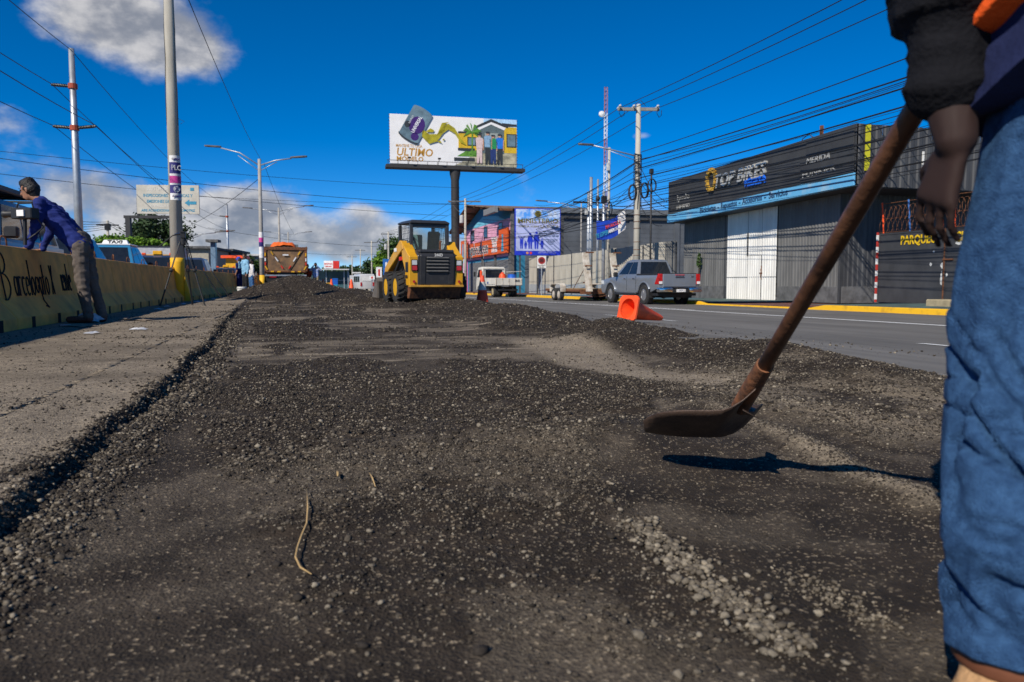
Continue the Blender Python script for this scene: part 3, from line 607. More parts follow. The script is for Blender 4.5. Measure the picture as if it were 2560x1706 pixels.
# bucket
p = at(574, 735, 30.5); t = thing('bucket', 'white plastic bucket standing at the foot of the barrier', 'bucket', (-1.82, 29.6, .215))
BW = pm('bucket_white', (.62, .62, .60), .45, var=.15, scale=8)
MB().lathe([(.13, 0), (.145, .02), (.175, .37), (.16, .37), (.135, .03), (.0, .03)], 20).build('shell', BW, t, smooth=R(50))
MB().lathe([(.172, .31), (.188, .31), (.188, .335), (.174, .335)], 20).build('rim', BW, t, smooth=R(40))
MB().tube([(.18 * math.cos(a), -.12 * math.sin(a) - .02, .32 - .1 * math.sin(a)) for a in np.linspace(0, math.pi, 12)], .004, 5).build('handle', STEEL, t)
# litter at the foot of the barrier
def rag(name, label, c, sx, sy, h, seed, m, cat, group=None):
    n = 12; xs_ = np.linspace(-1, 1, n); X, Y = np.meshgrid(xs_, xs_); Z = h * (fbm(X * 2 + seed, Y * 2, seed, 4) ** 1.5 * 1.6) * np.clip(1.3 - np.hypot(X, Y), 0, 1) + .004
    b = MB(); an = seed * 1.1; r = 1 + .25 * np.sin(3 * np.arctan2(Y, X) + seed)
    v = [((x * r_) * sx * math.cos(an) - y * r_ * sy * math.sin(an), x * r_ * sx * math.sin(an) + y * r_ * sy * math.cos(an), z) for x, y, z, r_ in zip(X.ravel(), Y.ravel(), Z.ravel(), r.ravel())]
    b.add(v, [(i * n + j, i * n + j + 1, (i + 1) * n + j + 1, (i + 1) * n + j) for i in range(n - 1) for j in range(n - 1)])
    o = b.build(name, m, None, smooth=R(35)); o.location = (c[0], c[1], float(terrain(np.array([c[0]]), np.array([c[1]]))[0]) + .004); return meta(o, label, cat, group)
LIT = pm('litter_white', (.50, .51, .54), .5, var=.1); LITB = pm('litter_brown', (.25, .19, .13), .8, var=.3)
rag('plastic_bag', 'crumpled white plastic bag on the ground beside the leaning man\'s boots', (-2.52, 10.75), .17, .11, .15, 3, LIT, 'litter')
rag('paper_scrap', 'flat white paper scrap left of the crumpled bag', (-2.5, 9.9), .16, .07, .02, 5, LIT, 'litter', 'litter along the barrier')
rag('paper_scrap', 'dirty torn cardboard scrap in front of the crumpled bag', (-2.38, 9.75),   .18, .1, .03, 8, LITB, 'litter', 'litter along the barrier')
rag('paper_scrap', 'thin cardboard strip on the ground right of the leaning man\'s boots', (-2.05, 11.2), .4, .07, .03, 2, LITB, 'litter', 'litter along the barrier')
for i, (x_, y_) in enumerate(((-2.45, 15.6), (-2.55, 17.2), (-2.5, 19.3), (-2.42, 21.3), (-2.4, 22.8), (-2.3, 24.2), (-1.6, 8.9), (-1.9, 8.3))):
    rag('paper_scrap', 'small pale paper scrap, %s' % ['first past the leaning man along the barrier', 'left of the tripod at the barrier foot', 'under the tripod at the barrier foot', 'just past the tripod', 'before the leaning tool handles', 'beside the nearer tool handle', 'nearest the camera on the open left surface', 'nearest the left frame edge on the open surface'][i], (x_, y_), .08, .05, .03, i + 11, LIT, 'litter', 'litter along the barrier')
# ================================================================ right side: buildings, fence, signs
def corr(name, w, h, mat, parent, loc, rot, pitch=.16, amp=.022, flatk=.5):
    """one corrugated sheet, its run along local x, upright along z, facing -y; sheets butt end to end"""
    n = max(2, int(round(w / pitch))); v = []; xs_ = []
    for i in range(n):
        for a, b_ in ((0, 0), (.18, 0), (.32, 1), (.68, 1), (.82, 0)): xs_.append(((i + a) * w / n, -amp * b_))
    xs_.append((w, 0)); m = len(xs_)
    for z in (0, h): v += [(x, y, z) for x, y in xs_]
    b = MB(); b.add(v, [(i, i + 1, m + i + 1, m + i) for i in range(m - 1)]); o = b.build(name, mat, parent); o.location = loc; o.rotation_euler = rot; return o
def corr_wall(parent, p0, p1, z0, z1, mat, sw=1.0, nm='corrugated_sheet', **k):
    p0, p1 = Vector(p0), Vector(p1); L_ = (p1 - p0).length; n = max(1, round(L_ / sw)); a = math.atan2(p1.y - p0.y, p1.x - p0.x)
    for i in range(n): corr(nm, L_ / n - .004, (z1 - z0) + random.uniform(-.01, .01), mat, parent, p0.lerp(p1, i / n).to_3d().to_tuple()[:2] + (z0,), (0, 0, a), **k)
GREYC = pm('corrugated_grey', (.15, .148, .142), .65, .1, var=.22, scale=1.6, stretch=(1, 1, .2), spec=.3)
DARKC = pm('corrugated_black', (.042, .043, .046), .6, .1, var=.35, scale=1.8, stretch=(1, 1, .15), col2=(.10, .10, .10), lo=.5, hi=.75)
WHITEC = pm('corrugated_white', (.76, .74, .69), .65, var=.12, scale=2, stretch=(1, 1, .2))
FASC = pm('fascia_black', (.028, .029, .032), .6, var=.3, scale=1.5, col2=(.05, .052, .055))
SKYB = pm('fascia_blue', (.10, .34, .58), .55, var=.2, scale=1.5, col2=(.36, .50, .60), lo=.52, hi=.75)
OLDP = pm('plinth_grey', (.11, .11, .11), .9, var=.3, scale=3, bump=.3)
FX, Y0, Y1 = 19.3, 23.6, 35.3
g0 = float(gz(FX, 28)) + .1
t = thing('bike_shop', 'dark corrugated bicycle shop with black fascia, blue stripe and white sheet gate', 'building', (FX, Y0, g0))
WL = Y1 - Y0
FR = (0, 0, R(-90))                      # facade faces the road: local run goes from the far end to the near corner
def fac(y0, y1, z0, z1, m, x=0., **k): corr_wall(t, (x, y1, 0), (x, y0, 0), z0, z1, m, **k)
fac(0, 3.8, .62, 5.2, GREYC, pitch=.2); fac(7.6, WL, .62, 5.2, GREYC, pitch=.2); fac(3.8, 7.6, 3.9, 5.2, GREYC, pitch=.2)
MB().bx(-.03, .2, 0, 3.780, 0, .62).build('plinth', OLDP, t, .01); MB().bx(-.03, .2, 7.850, WL, 0, .62).build('plinth', OLDP, t, .01)
MB().bx(-.02, .2, 7.600, 7.850, 0, 4.0).build('post', FASC, t, .01); MB().bx(-.05, .2, -.02, .06, 0, 4.6).build('post', FASC, t, .01)
# white gate: sheets, wicket door, bolt
corr_wall(t, (-.03, 7.580, 0), (-.03, 5.920, 0), .02, 3.9, WHITEC, 1.66, 'gate_leaf', pitch=.165); corr_wall(t, (-.035, 4.850, 0), (-.035, 3.820, 0), .02, 3.9, WHITEC, 1.0, 'gate_leaf', pitch=.165)
corr_wall(t, (-.03, 5.900, 0), (-.03, 4.870, 0), 1.95, 3.9, WHITEC, 1.1, 'gate_leaf', pitch=.165)
dr = corr('wicket_door', 1.0, 1.9, WHITEC, t, (-.045, 5.885, .03), FR, pitch=.165)
MB().bx(-.05, .02, -.01, .02, 0, 1.0).build('door_lintel', FASC, dr).matrix_local = Matrix.Translation((0, -.03, 1.9)) @ Matrix.Rotation(R(-90), 4, 'Z')
b = MB(); b.bx(-.06, -.03, 4.830, 4.870, .9, 1.5); b.tube([(-.08, 4.850, 1.35), (-.09, 4.800, 1.2), (-.08, 4.850, 1.0)], .02, 6); b.bx(-.08, -.04, 4.760, 4.940, 1.15, 1.2); b.build('door_bolt', RUST, t)
b = MB(); b.bx(-.06, -.03, 3.830, 7.560, 1.0, 1.03); b.build('gate_rail', pm('rail_grey', (.3, .3, .29), .7), t)
# black upper box over the facade (overhang) and the side
OV = .95
def sloped(y, near, far): return near + (far - near) * y / WL
yA, yB = -1.75, WL - .05
b = MB(); b.prism([(yA, 4.48), (yB, 4.20), (yB, 5.83), (yA, 6.12)], 'x', -OV, -OV + .12); b.build('fascia_board', FASC, t, .01)
b = MB(); b.prism([(yA, 4.04), (yB, 3.79), (yB, 4.195), (yA, 4.475)], 'x', -OV - .06, -OV + .12); b.build('blue_stripe', SKYB, t, .01)
b = MB(); b.prism([(yA, 4.03), (yB, 3.78), (yB, 3.83), (yA, 4.08)], 'x', -OV + .12, .0); b.build('soffit', FASC, t)
MB().bx(-OV + .12, 0, yB - .08, yB, 3.84, 5.8).build('fascia_return', FASC, t)
corr_wall(t, (-OV + .001, yA, 0), (8.5, yA, 0), 4.03, 6.11, DARKC, 1.05, pitch=.30, amp=.035)
MB().bx(-OV + .1, 8.5, yA + .03, WL - .1, 5.6, 5.75).build('roof', pm('roof_sheet', (.2, .2, .2), .7), t); MB().bx(.0, 8.5, yA + .05, -.03, 4.0, 4.08).build('soffit', FASC, t)
YELC = pm('strip_yellow', (.52, .48, .02), .6)
MB().bx(-OV + .32, -OV + .52, yA - .06, yA - .035, 4.55, 6.08).build('yellow_strip', YELC, t)
MB().bx(1.75, 1.83, yA - .06, yA - .036, 4.45, 5.3).build('pale_strip', WHITEC, t)
MB().bx(-OV - .03, -OV - .005, yA + .1, yA + 2.6, 5.3, 6.05).bx(-OV - .04, -OV - .005, yA + .05, yA + 2.9, 4.5, 5.28).build('patch_panel', FASC, t, .004)
MB().bx(-.3, -.2, .9, 1.0, 5.7, 6.6).build('vent_pipe', RUST, t)
MB().tube([(-.6, 1.6, 5.9), (-.6, 1.6, 6.2), (-.5, 1.35, 6.35), (-.4, 1.2, 6.2)], .02, 6).build('conduit', WIRE, t)
# side wall below the box
corr_wall(t, (.06, 0, 0), (8.5, 0, 0), .62, 4.05, DARKC, 1.05, pitch=.2); MB().bx(.06, 1.9, -.03, .2, 0, .62).build('plinth', OLDP, t, .01); MB().bx(1.9, 8.5, -.02, .2, 0, .62).build('plinth', FASC, t, .01)
MB().bx(8.3, 8.5, 0, WL, 0, 5.9).bx(.1, 8.3, WL - .1, WL, 0, 5.9).build('rear_wall', OLDP, t)
# lettering on the fascia; the run of the board drops slightly towards the far end
tilt = math.atan2(-.5, -(yB - yA)) ; FRT = (R(90), 0, R(-90))
def ft(s, y, z, size, m, nm='lettering', ext=.02, slope=.021, x=-OV - .02, **k):
    o = text(nm, s, size, m, t, (x, y, z), FRT, ext, **k); o.rotation_euler = (Matrix.Rotation(R(-90), 4, 'Z') @ Matrix.Rotation(R(90), 4, 'X') @ Matrix.Rotation(slope, 4, 'Z')).to_euler(); return o
SILV = pm('letters_silver', (.55, .54, .50), .4, .3, var=.15); GOLD = pm('letters_gold', (.62, .36, .05), .45, .2); NEON = pm('letters_blue', (.02, .16, .80), .4)
FADE = pm('letters_faded', (.34, .34, .33), .7, var=.3); NAVY = pm('letters_navy', (.02, .06, .14), .6)
ft('TOP BIKES', 5.3, 5.28, .80, SILV, ext=.06, shear=.25, bold=.016, fit=3.9); ft('VEGESA', 4.1, 4.9, .42, NEON, ext=.05, shear=.2, bold=.012, fit=1.5); ft('GRUPO', 4.3, 5.07, .13, NEON, ext=.04, shear=.2)
b = MB()
for k in range(16):
    a = k * math.pi / 8; b.box((0, .40 * math.cos(a), .50 * math.sin(a)), (.1, .10, .11), (a, 0, 0))
b.loft([[(x_, r_ * .78 * math.cos(q * math.pi / 12), r_ * math.sin(q * math.pi / 12)) for q in range(24)] for x_, r_ in ((-.05, .48), (.05, .48), (.05, .36), (-.05, .36), (-.05, .48))], caps=False); b.build('gear_emblem', GOLD, t).location = (-OV - .06, 7.45, 5.4)
ft('lynde', 10.1, 4.92, .40, FADE, ext=.01, bold=.004, fit=1.2); ft('SHIMANO', 10.1, 4.46, .26, FADE, ext=.01, bold=.003, fit=1.3)
ft('MERIDA', .15, 5.22, .30, FADE, ext=.01, shear=.2, bold=.003, x=-OV - .055, fit=1.3); ft('FUNKIER', .1, 4.76, .32, FADE, ext=.01, bold=.003, x=-OV - .055, fit=1.8)
for w_, y_, f_ in (('Bicicletas', 7.7, 1.36), ('-', 6.79, .12), ('Repuestos', 5.94, 1.25), ('-', 5.1, .12), ('Accesorios', 4.19, 1.4), ('-', 3.28, .12), ('Servicios', 2.43, 1.2)): ft(w_, y_, 4.10 + .0207 * (8.4 - y_), .36, NAVY, ext=.008, bold=.004, x=-OV - .068, fit=f_)

# yard gate with coiled razor wire
gx, gy0, gy1 = 20.25, 14.0, 22.75; gzv = float(gz(gx, 19)) + .12
t = thing('yard_gate', 'black sheet-metal double gate with yellow parking lettering beside the bicycle shop', 'gate', (gx, gy0, gzv))
GB = pm('gate_black', (.028, .029, .031), .55, var=.4, scale=1.5, bump=.15, bscale=3, col2=(.06, .062, .066), stretch=(1, 1, .6))
h_ = 2.45
for a, b_, in ((0, 2.9), (2.93, 5.83), (5.86, 8.75)):
    lf = MB().bx(-.03, .0, a, b_, 0, h_).build('gate_leaf', GB, t, .005)
    f = MB(); f.bx(-.045, -.03, a, a + .05, 0, h_).bx(-.045, -.03, b_ - .05, b_, 0, h_).bx(-.045, -.03, a + .05, b_ - .05, h_ - .06, h_).build('leaf_frame', FASC, lf)
PEEL = pm('peeled_white', (.55, .55, .52), .8)
def peel(y, z, w, h, sd):
    n = 11; q = [((y + w * math.cos(a) * (.6 + .5 * random.Random(sd * 31 + i).random())), z + h * math.sin(a) * (.5 + .6 * random.Random(sd * 17 + i).random())) for i, a in enumerate(np.linspace(0, 2 * math.pi, n, endpoint=False))]
    MB().prism(q, 'x', -.034, -.031).build('peeled_paint', PEEL, t)
for a in ((5.2, 2.0, .40, .13, 1), (5.95, 1.25, .07, .12, 2), (5.95, .8, .05, .28, 3), (6.4, 1.3, .05, .07, 4), (6.3, 1.72, .05, .04, 5), (5.2, 1.22, .05, .05, 6), (5.75, .95, .05, .08, 7)): peel(*a)
b = MB(); b.bx(-.07, -.045, 5.83, 5.87, .1, h_); b.bx(-.08, -.045, 5.5, 5.9, 1.42, 1.47); b.build('latch', RUST, t)
text('lettering', 'PARQUEO', .42, pm('letters_yellow', (.72, .46, .01), .6), t, (-.05, 6.95, 2.14), FRT, .004, bold=.012, xs=.80); text('lettering', 'CLIENTES', .42, MATS['letters_yellow'], t, (-.05, 4.75, 2.14), FRT, .004, bold=.012, xs=.80)
b = MB()
for k in range(6): b.bx(-.09, -.02, 8.76, 8.83, .1 + k * .42, .3 + k * .42)
b.build('marker_white', WHITE, t); b = MB(); b.bx(-.085, -.025, 8.765, 8.825, 0, 2.5); b.build('marker_post', pm('marker_red', (.45, .04, .03), .6), t)
def coil(y0, y1, z, r, nm='razor_coil'):
    n = int((y1 - y0) / .2); pts = [(r * .55 * math.cos(i * math.pi / 5), y0 + (y1 - y0) * i / (n * 10), z + r * math.sin(i * math.pi / 5)) for i in range(n * 10 + 1)]
    MB().tube(pts, .010, 4).build(nm, RUST, t)
for a, b_ in ((5.95, 8.75), (2.6, 5.7)):
    coil(a, b_, h_ + .27, .24); coil(a, b_, h_ + .72, .22)
    f = MB()
    for q in (.02, 1.04): f.tube([(-.02, a, h_ + q), (-.02, b_, h_ + q)], .014, 5)
    f.tube([(-.02, a, h_ + .5), (-.02, b_, h_ + .5)], .012, 5); f.build('wire_rail', RUST, t)
    for q, m in ((a + .05, ORANGE), ((a + b_) / 2, pm('post_blue', (.05, .15, .4), .6)), (b_ - .2, ORANGE)): MB().tube([(-.02, q, h_), (-.06, q + .08, h_ + 1.08)], .03, 6).build('wire_post', m, t)
MB().bx(17.6, 18.3, 16.5, 17.9, float(gz(18, 17)) + .1, float(gz(18, 17)) + .33).build('concrete_block', pm('block_stone', (.35, .29, .18), .9, bump=.3), None, .03)
meta(bpy.data.objects['concrete_block'], 'low pale stone block lying on the pavement before the parking gate', 'stone block')

# corrugated fence beyond the shop
FENC = pm('fence_pale', (.40, .37, .31), .7, var=.16, scale=1.2, stretch=(1, 1, .2)); FEND = pm('fence_post_dark', (.06, .06, .06), .6)
t = thing('sheet_fence', 'pale corrugated sheet fence with dark posts beyond the bicycle shop', 'fence', (19.4, 36.2, 0))
for i in range(20):
    y = i * 1.3; z = float(gz(19.4, 36 + y)) + .1; dark = i == 0
    corr('corrugated_sheet', 1.29, 3.0 + random.uniform(-.05, .03), GREYC if dark else FENC, t, (0, y + 1.3, z), FR, pitch=.26, amp=.07)
    if i % 3 == 0: MB().bx(-.10, -.045, y - .04, y + .04, z, z + 2.95).build('post', FEND, t)
MB().bx(-.06, -.03, 0, 26, -.12, .62).build('blue_base', pm('base_blue', (.23, .29, .36), .8, var=.2), t)

# grey warehouse behind
BLK = pm('warehouse_grey', (.095, .105, .12), .85, var=.18, scale=.6, bump=.15)
t = thing('warehouse', 'long dark grey block warehouse behind the sheet fence', 'building', (20.3, 62, -.3))
MB().bx(0, 26, 0, 30, 0, 7.35).build('wall', BLK, t)
b = MB()
for z in np.arange(.6, 6.6, .4): b.bx(.0, 26, -.012, .0, z, z + .385)
b.build('block_course', BLK, t)
MB().bx(-.15, 26.2, -.35, 30, 7.0, 7.45).build('roof_edge', pm('roof_edge_grey', (.13, .14, .15), .7), t); MB().bx(-.1, 26, -.25, -.02, 6.55, 6.75).build('gutter', FEND, t)
for x_ in (8.2, 12.6, 17): MB().bx(x_, x_ + .5, -.12, -.013, 0, 6.9).build('pilaster', BLK, t)

# church noticeboard on posts
t = thing('church_sign', 'big square blue church sign with a family silhouette in front of the warehouse', 'sign', (0, 0, 0), R(-8))
c0, c1 = at(1288, 640, 60), at(1400, 640, 60); mid = (c0 + c1) / 2; t.location = (mid.x, mid.y, float(gz(mid.x, mid.y)))
w_, zb, zt = 3.62, 3.15, 6.78
RBL = pm('print_blue', (.012, .035, .48), .5, var=.1); LAV = pm('print_lavender', (.42, .46, .72), .5, var=.12, scale=1); GOLDP = pm('print_gold', (.20, .17, .035), .5); WP = pm('print_white', (.8, .8, .8), .5)
SKP = pm('print_sky', (.06, .24, .62), .5, var=.3, scale=1.6, col2=(.62, .70, .82), lo=.42, hi=.62)
MB().bx(-w_ / 2, w_ / 2, -.12, .12, zb, zt).build('panel', RBL, t, .01)
MB().bx(w_ / 2, w_ / 2 + .25, -.1, .9, zb, zt - .6).build('side_return', FEND, t)
for x_ in (-1.4, 0, 1.4): MB().bx(x_ - .06, x_ + .06, -.06, .06, 0, zb).build('post', FEND, t)
def fl(nm, pts, m, y=-.125): return MB().prism(pts, 'y', y, y - .004).build(nm, m, t)
fl('print_sky', [(-1.74, zt - .95), (1.74, zt - .95), (1.74, zt - .06), (-1.74, zt - .06)], SKP); fl('print_field', [(-1.74, zb + .35), (1.74, zb + .35), (1.74, zt - .95), (-1.74, zt - .95)], LAV, -.124)
MB().lathe([(.26, 0), (.26, .01), (.19, .01), (.19, 0)], 20, (0, -.14, zt - .42), 'y').build('emblem_ring', GOLDP, t)
def tx(s, x, z, sz, m, **k): return text('lettering', s, sz, m, t, (x, -.135, z), (R(90), 0, 0), .003, **k)
tx('MINISTERIO', 0, zt - .98, .52, GOLDP, bold=.008, fit=3.2); tx('FAMILIA SOBRE', -.72, zt - 1.4, .20, GOLDP, bold=.003, fit=1.6); tx('LA ROCA', .92, zt - 1.4, .34, GOLDP, bold=.006, fit=1.45)
for i, s in enumerate(('SERVICIOS:', 'MIERCOLES 6:00 PM', 'Y DOMINGOS 9:00 AM')): tx(s, .82, zt - 1.78 - i * .17, .17, NAVY, bold=.005)
for i, s in enumerate(('PASTORES FUNDADORES', 'Familia de la iglesia', 'ministerio casa', 'de Dios')): tx(s, 1.0, zt - 2.42 - i * .11, .10, NAVY, bold=.003)
for i, s in enumerate(('Direccion: de la entrada 2 cuadras al sur', 'Telefono y mas informacion en nuestra pagina')): tx(s, .72, zb + .3 - i * .10, .075, WP)
for x_, m in ((-1.1, RBL), (-.84, pm('icon_orange', (.6, .25, .08), .5)), (-.56, pm('icon_red', (.6, .04, .04), .5))): MB().lathe([(.10, 0), (.10, .006)], 16, (x_, -.14, zb + .18), 'y').build('icon', m, t)
tx('f', -1.1, zb + .18, .2, WP, bold=.006)
def sil(x, h, arms):
    b = MB(); z0 = zb + .5; y = -.14
    def pz(*pp): b.prism([(x + a * h, z0 + c * h) for a, c in pp], 'y', y, y - .004)
    b.lathe([(.075 * h, 0), (.075 * h, .004)], 12, (x, y - .004, z0 + .93 * h), 'y')
    pz((-.13, .82), (.13, .82), (.14, .45), (-.14, .45)); pz((-.13, .45), (-.01, .45), (-.03, 0), (-.1, 0)); pz((.01, .45), (.13, .45), (.1, 0), (.03, 0))
    if arms == 'up': pz((-.12, .8), (-.3, 1.08), (-.26, 1.1), (-.05, .82)); pz((.12, .8), (.3, 1.08), (.26, 1.1), (.05, .82))
    else: pz((-.12, .81), (-.2, .42), (-.16, .41), (-.08, .75)); pz((.12, .81), (.2, .42), (.16, .41), (.08, .75))
    b.build('silhouette', RBL, t)
for x_, h, a in ((-1.3, .92, 'up'), (-.98, .62, 'd'), (-.62, 1.25, 'd'), (-.12, 1.35, 'd'), (.32, .8, 'd')): sil(x_, h, a)

# pink and blue boutique
PINKW = pm('wall_pink', (.72, .36, .50), .8, var=.1, scale=1.2); BLUEW = pm('wall_teal_blue', (.03, .20, .34), .8, var=.1); SUNBLUE = pm('wall_blue_sunlit', (.16, .50, .66), .8)
SGN = pm('sign_orange', (.68, .10, .012), .6, var=.1); SHUT = pm('shutter_grey', (.17, .17, .17), .6, var=.15); ROOFR = pm('roof_rusty_zinc', (.20, .13, .09), .8, .1, var=.4, scale=2)
by0, by1 = 66.5, 86.0; bx0 = 19.0; bz = float(gz(bx0, 75)) - .05; BL_ = by1 - by0
t = thing('boutique', 'pink and blue gabled boutique with an orange fascia sign and roller shutters', 'building', (bx0, by0, bz)); BZ = bz
zz = lambda z: z - BZ
rid = BL_ * .60
MB().prism([(0, 0), (BL_, 0), (BL_, zz(6.9)), (rid, zz(8.5)), (0, zz(7.2))], 'x', .02, 10).build('wall', BLUEW, t)
b = MB(); rows = 11
for i in range(rows):
    z0, z1 = zz(3.2) + i * .31, zz(3.2) + i * .31 + .30
    b.bx(-.02, .02, .02, BL_ - .02, z0, z1)
b.build('siding', PINKW, t)
MB().prism([(2.2, zz(6.62)), (BL_ - 3.4, zz(6.62)), (rid - 1.0, zz(7.55)), (5.0, zz(7.2))], 'x', -.01, .019).build('sunlit_gable_patch', SUNBLUE, t)  # lighter blue painted in for sunlight falling on the gable
for y_ in (3.6, 9.4, 15.2):
    wn = MB().bx(-.05, -.022, y_ - .75, y_ + .75, zz(5.3), zz(6.45)).build('window', pm('window_frame_dark', (.03, .03, .03), .6), t); MB().bx(-.06, -.051, y_ - .6, y_ + .6, zz(5.4), zz(6.35)).build('pane', GLASS, wn)
sg = MB().prism([(.1, zz(3.45)), (BL_ + .2, zz(3.45)), (BL_ + .2, zz(5.5)), (BL_ - 2.4, zz(5.5)), (BL_ - 2.4, zz(4.95)), (2.9, zz(4.95)), (2.9, zz(5.75)), (.1, zz(5.75))], 'x', -.4, -.22).build('fascia_sign', SGN, t, .01)
text('lettering', 'egaboutique', 1.7, WP, t, (-.42, 11.2, zz(4.2)), FRT, .01, bold=.06, fit=8.6); text('lettering', 'egaboutique', 1.7, BLACK, t, (-.44, 11.2, zz(4.2)), FRT, .01, bold=.0, fit=8.4)
for i, s in enumerate(('VESTIMOS', 'TODOS', 'LOS DIAS')): text('lettering', s, .62, WP, t, (-.43, 4.4, zz(4.85) - i * .5), FRT, .01, bold=.02, xs=.8)
DRB = pm('dress_blue', (.05, .36, .55), .5)
for y_, z_ in ((1.5, 4.6), (BL_ - 1.0, 4.5)):
    MB().prism([(y_ - .35, zz(z_ - .95)), (y_ + .45, zz(z_ - .95)), (y_ + .2, zz(z_ + .1)), (y_ + .25, zz(z_ + .6)), (y_ - .2, zz(z_ + .6)), (y_ - .2, zz(z_ + .1))], 'x', -.43, -.41).build('dress_picture', DRB, t)
for y0_, y1_ in ((.6, 5.2), (5.8, 10.4), (11.0, 17.4)):
    b = MB()
    for i in range(22): b.prism([(.02, i * .15), (-.01, i * .15 + .03), (-.01, i * .15 + .12), (.02, i * .15 + .148)], 'y', y0_, y1_)
    b.build('roller_shutter', SHUT, t)
for y_, m in ((5.5, OLDP), (10.7, OLDP), (BL_ - 1.2, pm('pillar_pink', (.72, .16, .40), .8)), (.3, OLDP)): MB().bx(-.12, .02, y_ - .25, y_ + .25, 0, zz(3.45)).build('pillar', m, t)
for (ya, za), (yb, zb_), nm in (((BL_ + 1.6, 6.55), (rid, 8.75), 'roof_slope'), ((rid, 8.75), (-.4, 7.35), 'roof_slope')):
    rf = MB().prism([(ya, zz(za)), (yb, zz(zb_)), (yb, zz(zb_) + .1), (ya, zz(za) + .1)], 'x', -1.5, 10.2).build(nm, ROOFR, t)
    for k in range(5):
        q = k / 4; MB().bx(-1.45, .02, ya + (yb - ya) * q - .06, ya + (yb - ya) * q + .06, zz(za + (zb_ - za) * q) - .18, zz(za + (zb_ - za) * q)).build('rafter', RUST, rf)
MB().bx(-1.7, -1.4, -.6, 3.6, zz(7.0), zz(7.55)).build('gutter_box', pm('gutter_grey', (.2, .2, .2), .6), t)
MB().bx(-.1, .2, -.25, 0, 0, zz(7.2)).build('down_pipe', OLDP, t)
MB().bx(-.1, 0, BL_ + .01, BL_ + .3, 0, zz(3)).build('side_strip', PINKW, t)

# billboard on a single column
d = 82; p = at(1139, 700, d); t = thing('billboard', 'huge white paint billboard with a pouring can and a family, on a dark column', 'billboard', (p.x, p.y, float(gz(p.x, p.y))))
A, B_ = at(974, 282, 80.7), at(1292, 303, 83.9); Cc = at(977, 407, 80.7); D_ = at(1292, 422, 83.9)
mid = (A + B_) / 2; yaw = math.atan2(B_.y - A.y, B_.x - A.x); BW_ = (Vector((B_.x, B_.y)) - Vector((A.x, A.y))).length; zT = (A.z + B_.z) / 2 - t.location.z; zB = (Cc.z + D_.z) / 2 - t.location.z
DCOL = pm('column_dark', (.035, .033, .032), .6, var=.2)
MB().tube([(0, 0, -.5), (0, 0, zB - 1.6), (0, 0, zB - .9), (0, 0, zB - .4)], [.44, .44, .58, .58], 22).build('column', DCOL, t, smooth=R(40))
fr_ = bpy.data.objects.new('board', None)
loc = Vector((mid.x, mid.y, 0)) - Vector((t.location.x, t.location.y, 0)); HT = zT - zB
PW = pm('print_billboard_white', (.80, .78, .76), .55, var=.05, scale=.8)
board = MB().bx(-BW_ / 2, BW_ / 2, -.02, .35, 0, HT).build('board', PW, t, .02); board.location = (loc.x, loc.y, zB); board.rotation_euler = (0, 0, yaw)
MB().bx(-BW_ / 2 - .5, BW_ / 2 + .7, -1.0, .5, -.55, -.2).build('catwalk', DCOL, board, .02)
b = MB(); b.tube([(-BW_ / 2 - .4, -.95, .2), (BW_ / 2 + .5, -.95, .2)], .03, 5)
for i in range(15): x_ = -BW_ / 2 - .3 + i * (BW_ + .7) / 14; b.tube([(x_, -.95, -.2), (x_, -.95, .22)], .025, 5)
b.build('railing', DCOL, board)
for i in range(4): x_ = -BW_ / 2 + (i + .6) * BW_ / 4.4; MB().tube([(x_, -.4, -.2), (x_, -1.5, .35)], .03, 5).box((x_, -1.55, .42), (.3, .2, .15)).build('floodlight', DCOL, board)
for sd in (-1, 1):
    b = MB()
    for i in range(17): b.box((sd * (BW_ / 2 + .04), .1, .2 + i * (HT - .3) / 16), (.14, .1, .05))
    b.build('lacing', DCOL, board)
def pl(nm, pts, m, k, kids=None):  # flat print, pts in 0..1 of the board
    return MB().prism([((u - .5) * BW_, v * HT) for u, v in pts], 'y', -.02 - .012 * k, -.032 - .012 * k).build(nm, m, board)
HY = pm('print_yellow', (.62, .40, .02), .55); HG = pm('print_slate', (.10, .135, .14), .55); HD = pm('print_dark', (.03, .035, .04), .55); GRS = pm('print_green', (.10, .25, .03), .55, var=.3, scale=4); PAV = pm('print_paving', (.42, .38, .26), .55, var=.25, scale=1.2, col2=(.16, .16, .12))
OCH = pm('print_ochre', (.48, .24, .03), .55); OLV = pm('print_olive', (.36, .31, .015), .4, var=.3, scale=1.5); TIN = pm('print_tin', (.13, .20, .24), .45, var=.35, scale=.7); PUR = pm('print_purple', (.05, .015, .14), .5); SKN = pm('print_skin', (.55, .30, .20), .55); LSK = pm('print_pale_sky', (.40, .62, .82), .55)
pl('print_sky', [(.73, .86), (.998, .80), (.998, .998), (.73, .998)], LSK, 1)
pl('print_paving', [(.50, .01), (.998, .01), (.998, .30), (.66, .30), (.60, .14)], PAV, 1); pl('print_lawn', [(.52, .20), (.60, .33), (.69, .33), (.67, .20)], GRS, 2); pl('print_kerb', [(.495, .17), (.66, .17), (.66, .10), (.495, .10)], HD, 2)
pl('print_wall', [(.53, .33), (.70, .33), (.70, .68), (.53, .68)], HY, 2); pl('print_wall', [(.88, .30), (.998, .30), (.998, .84), (.88, .84)], HY, 2); pl('print_roof', [(.525, .67), (.72, .67), (.71, .71), (.53, .71)], HD, 3); pl('print_roof', [(.87, .84), (.998, .86), (.998, .90), (.88, .92)], HD, 3)
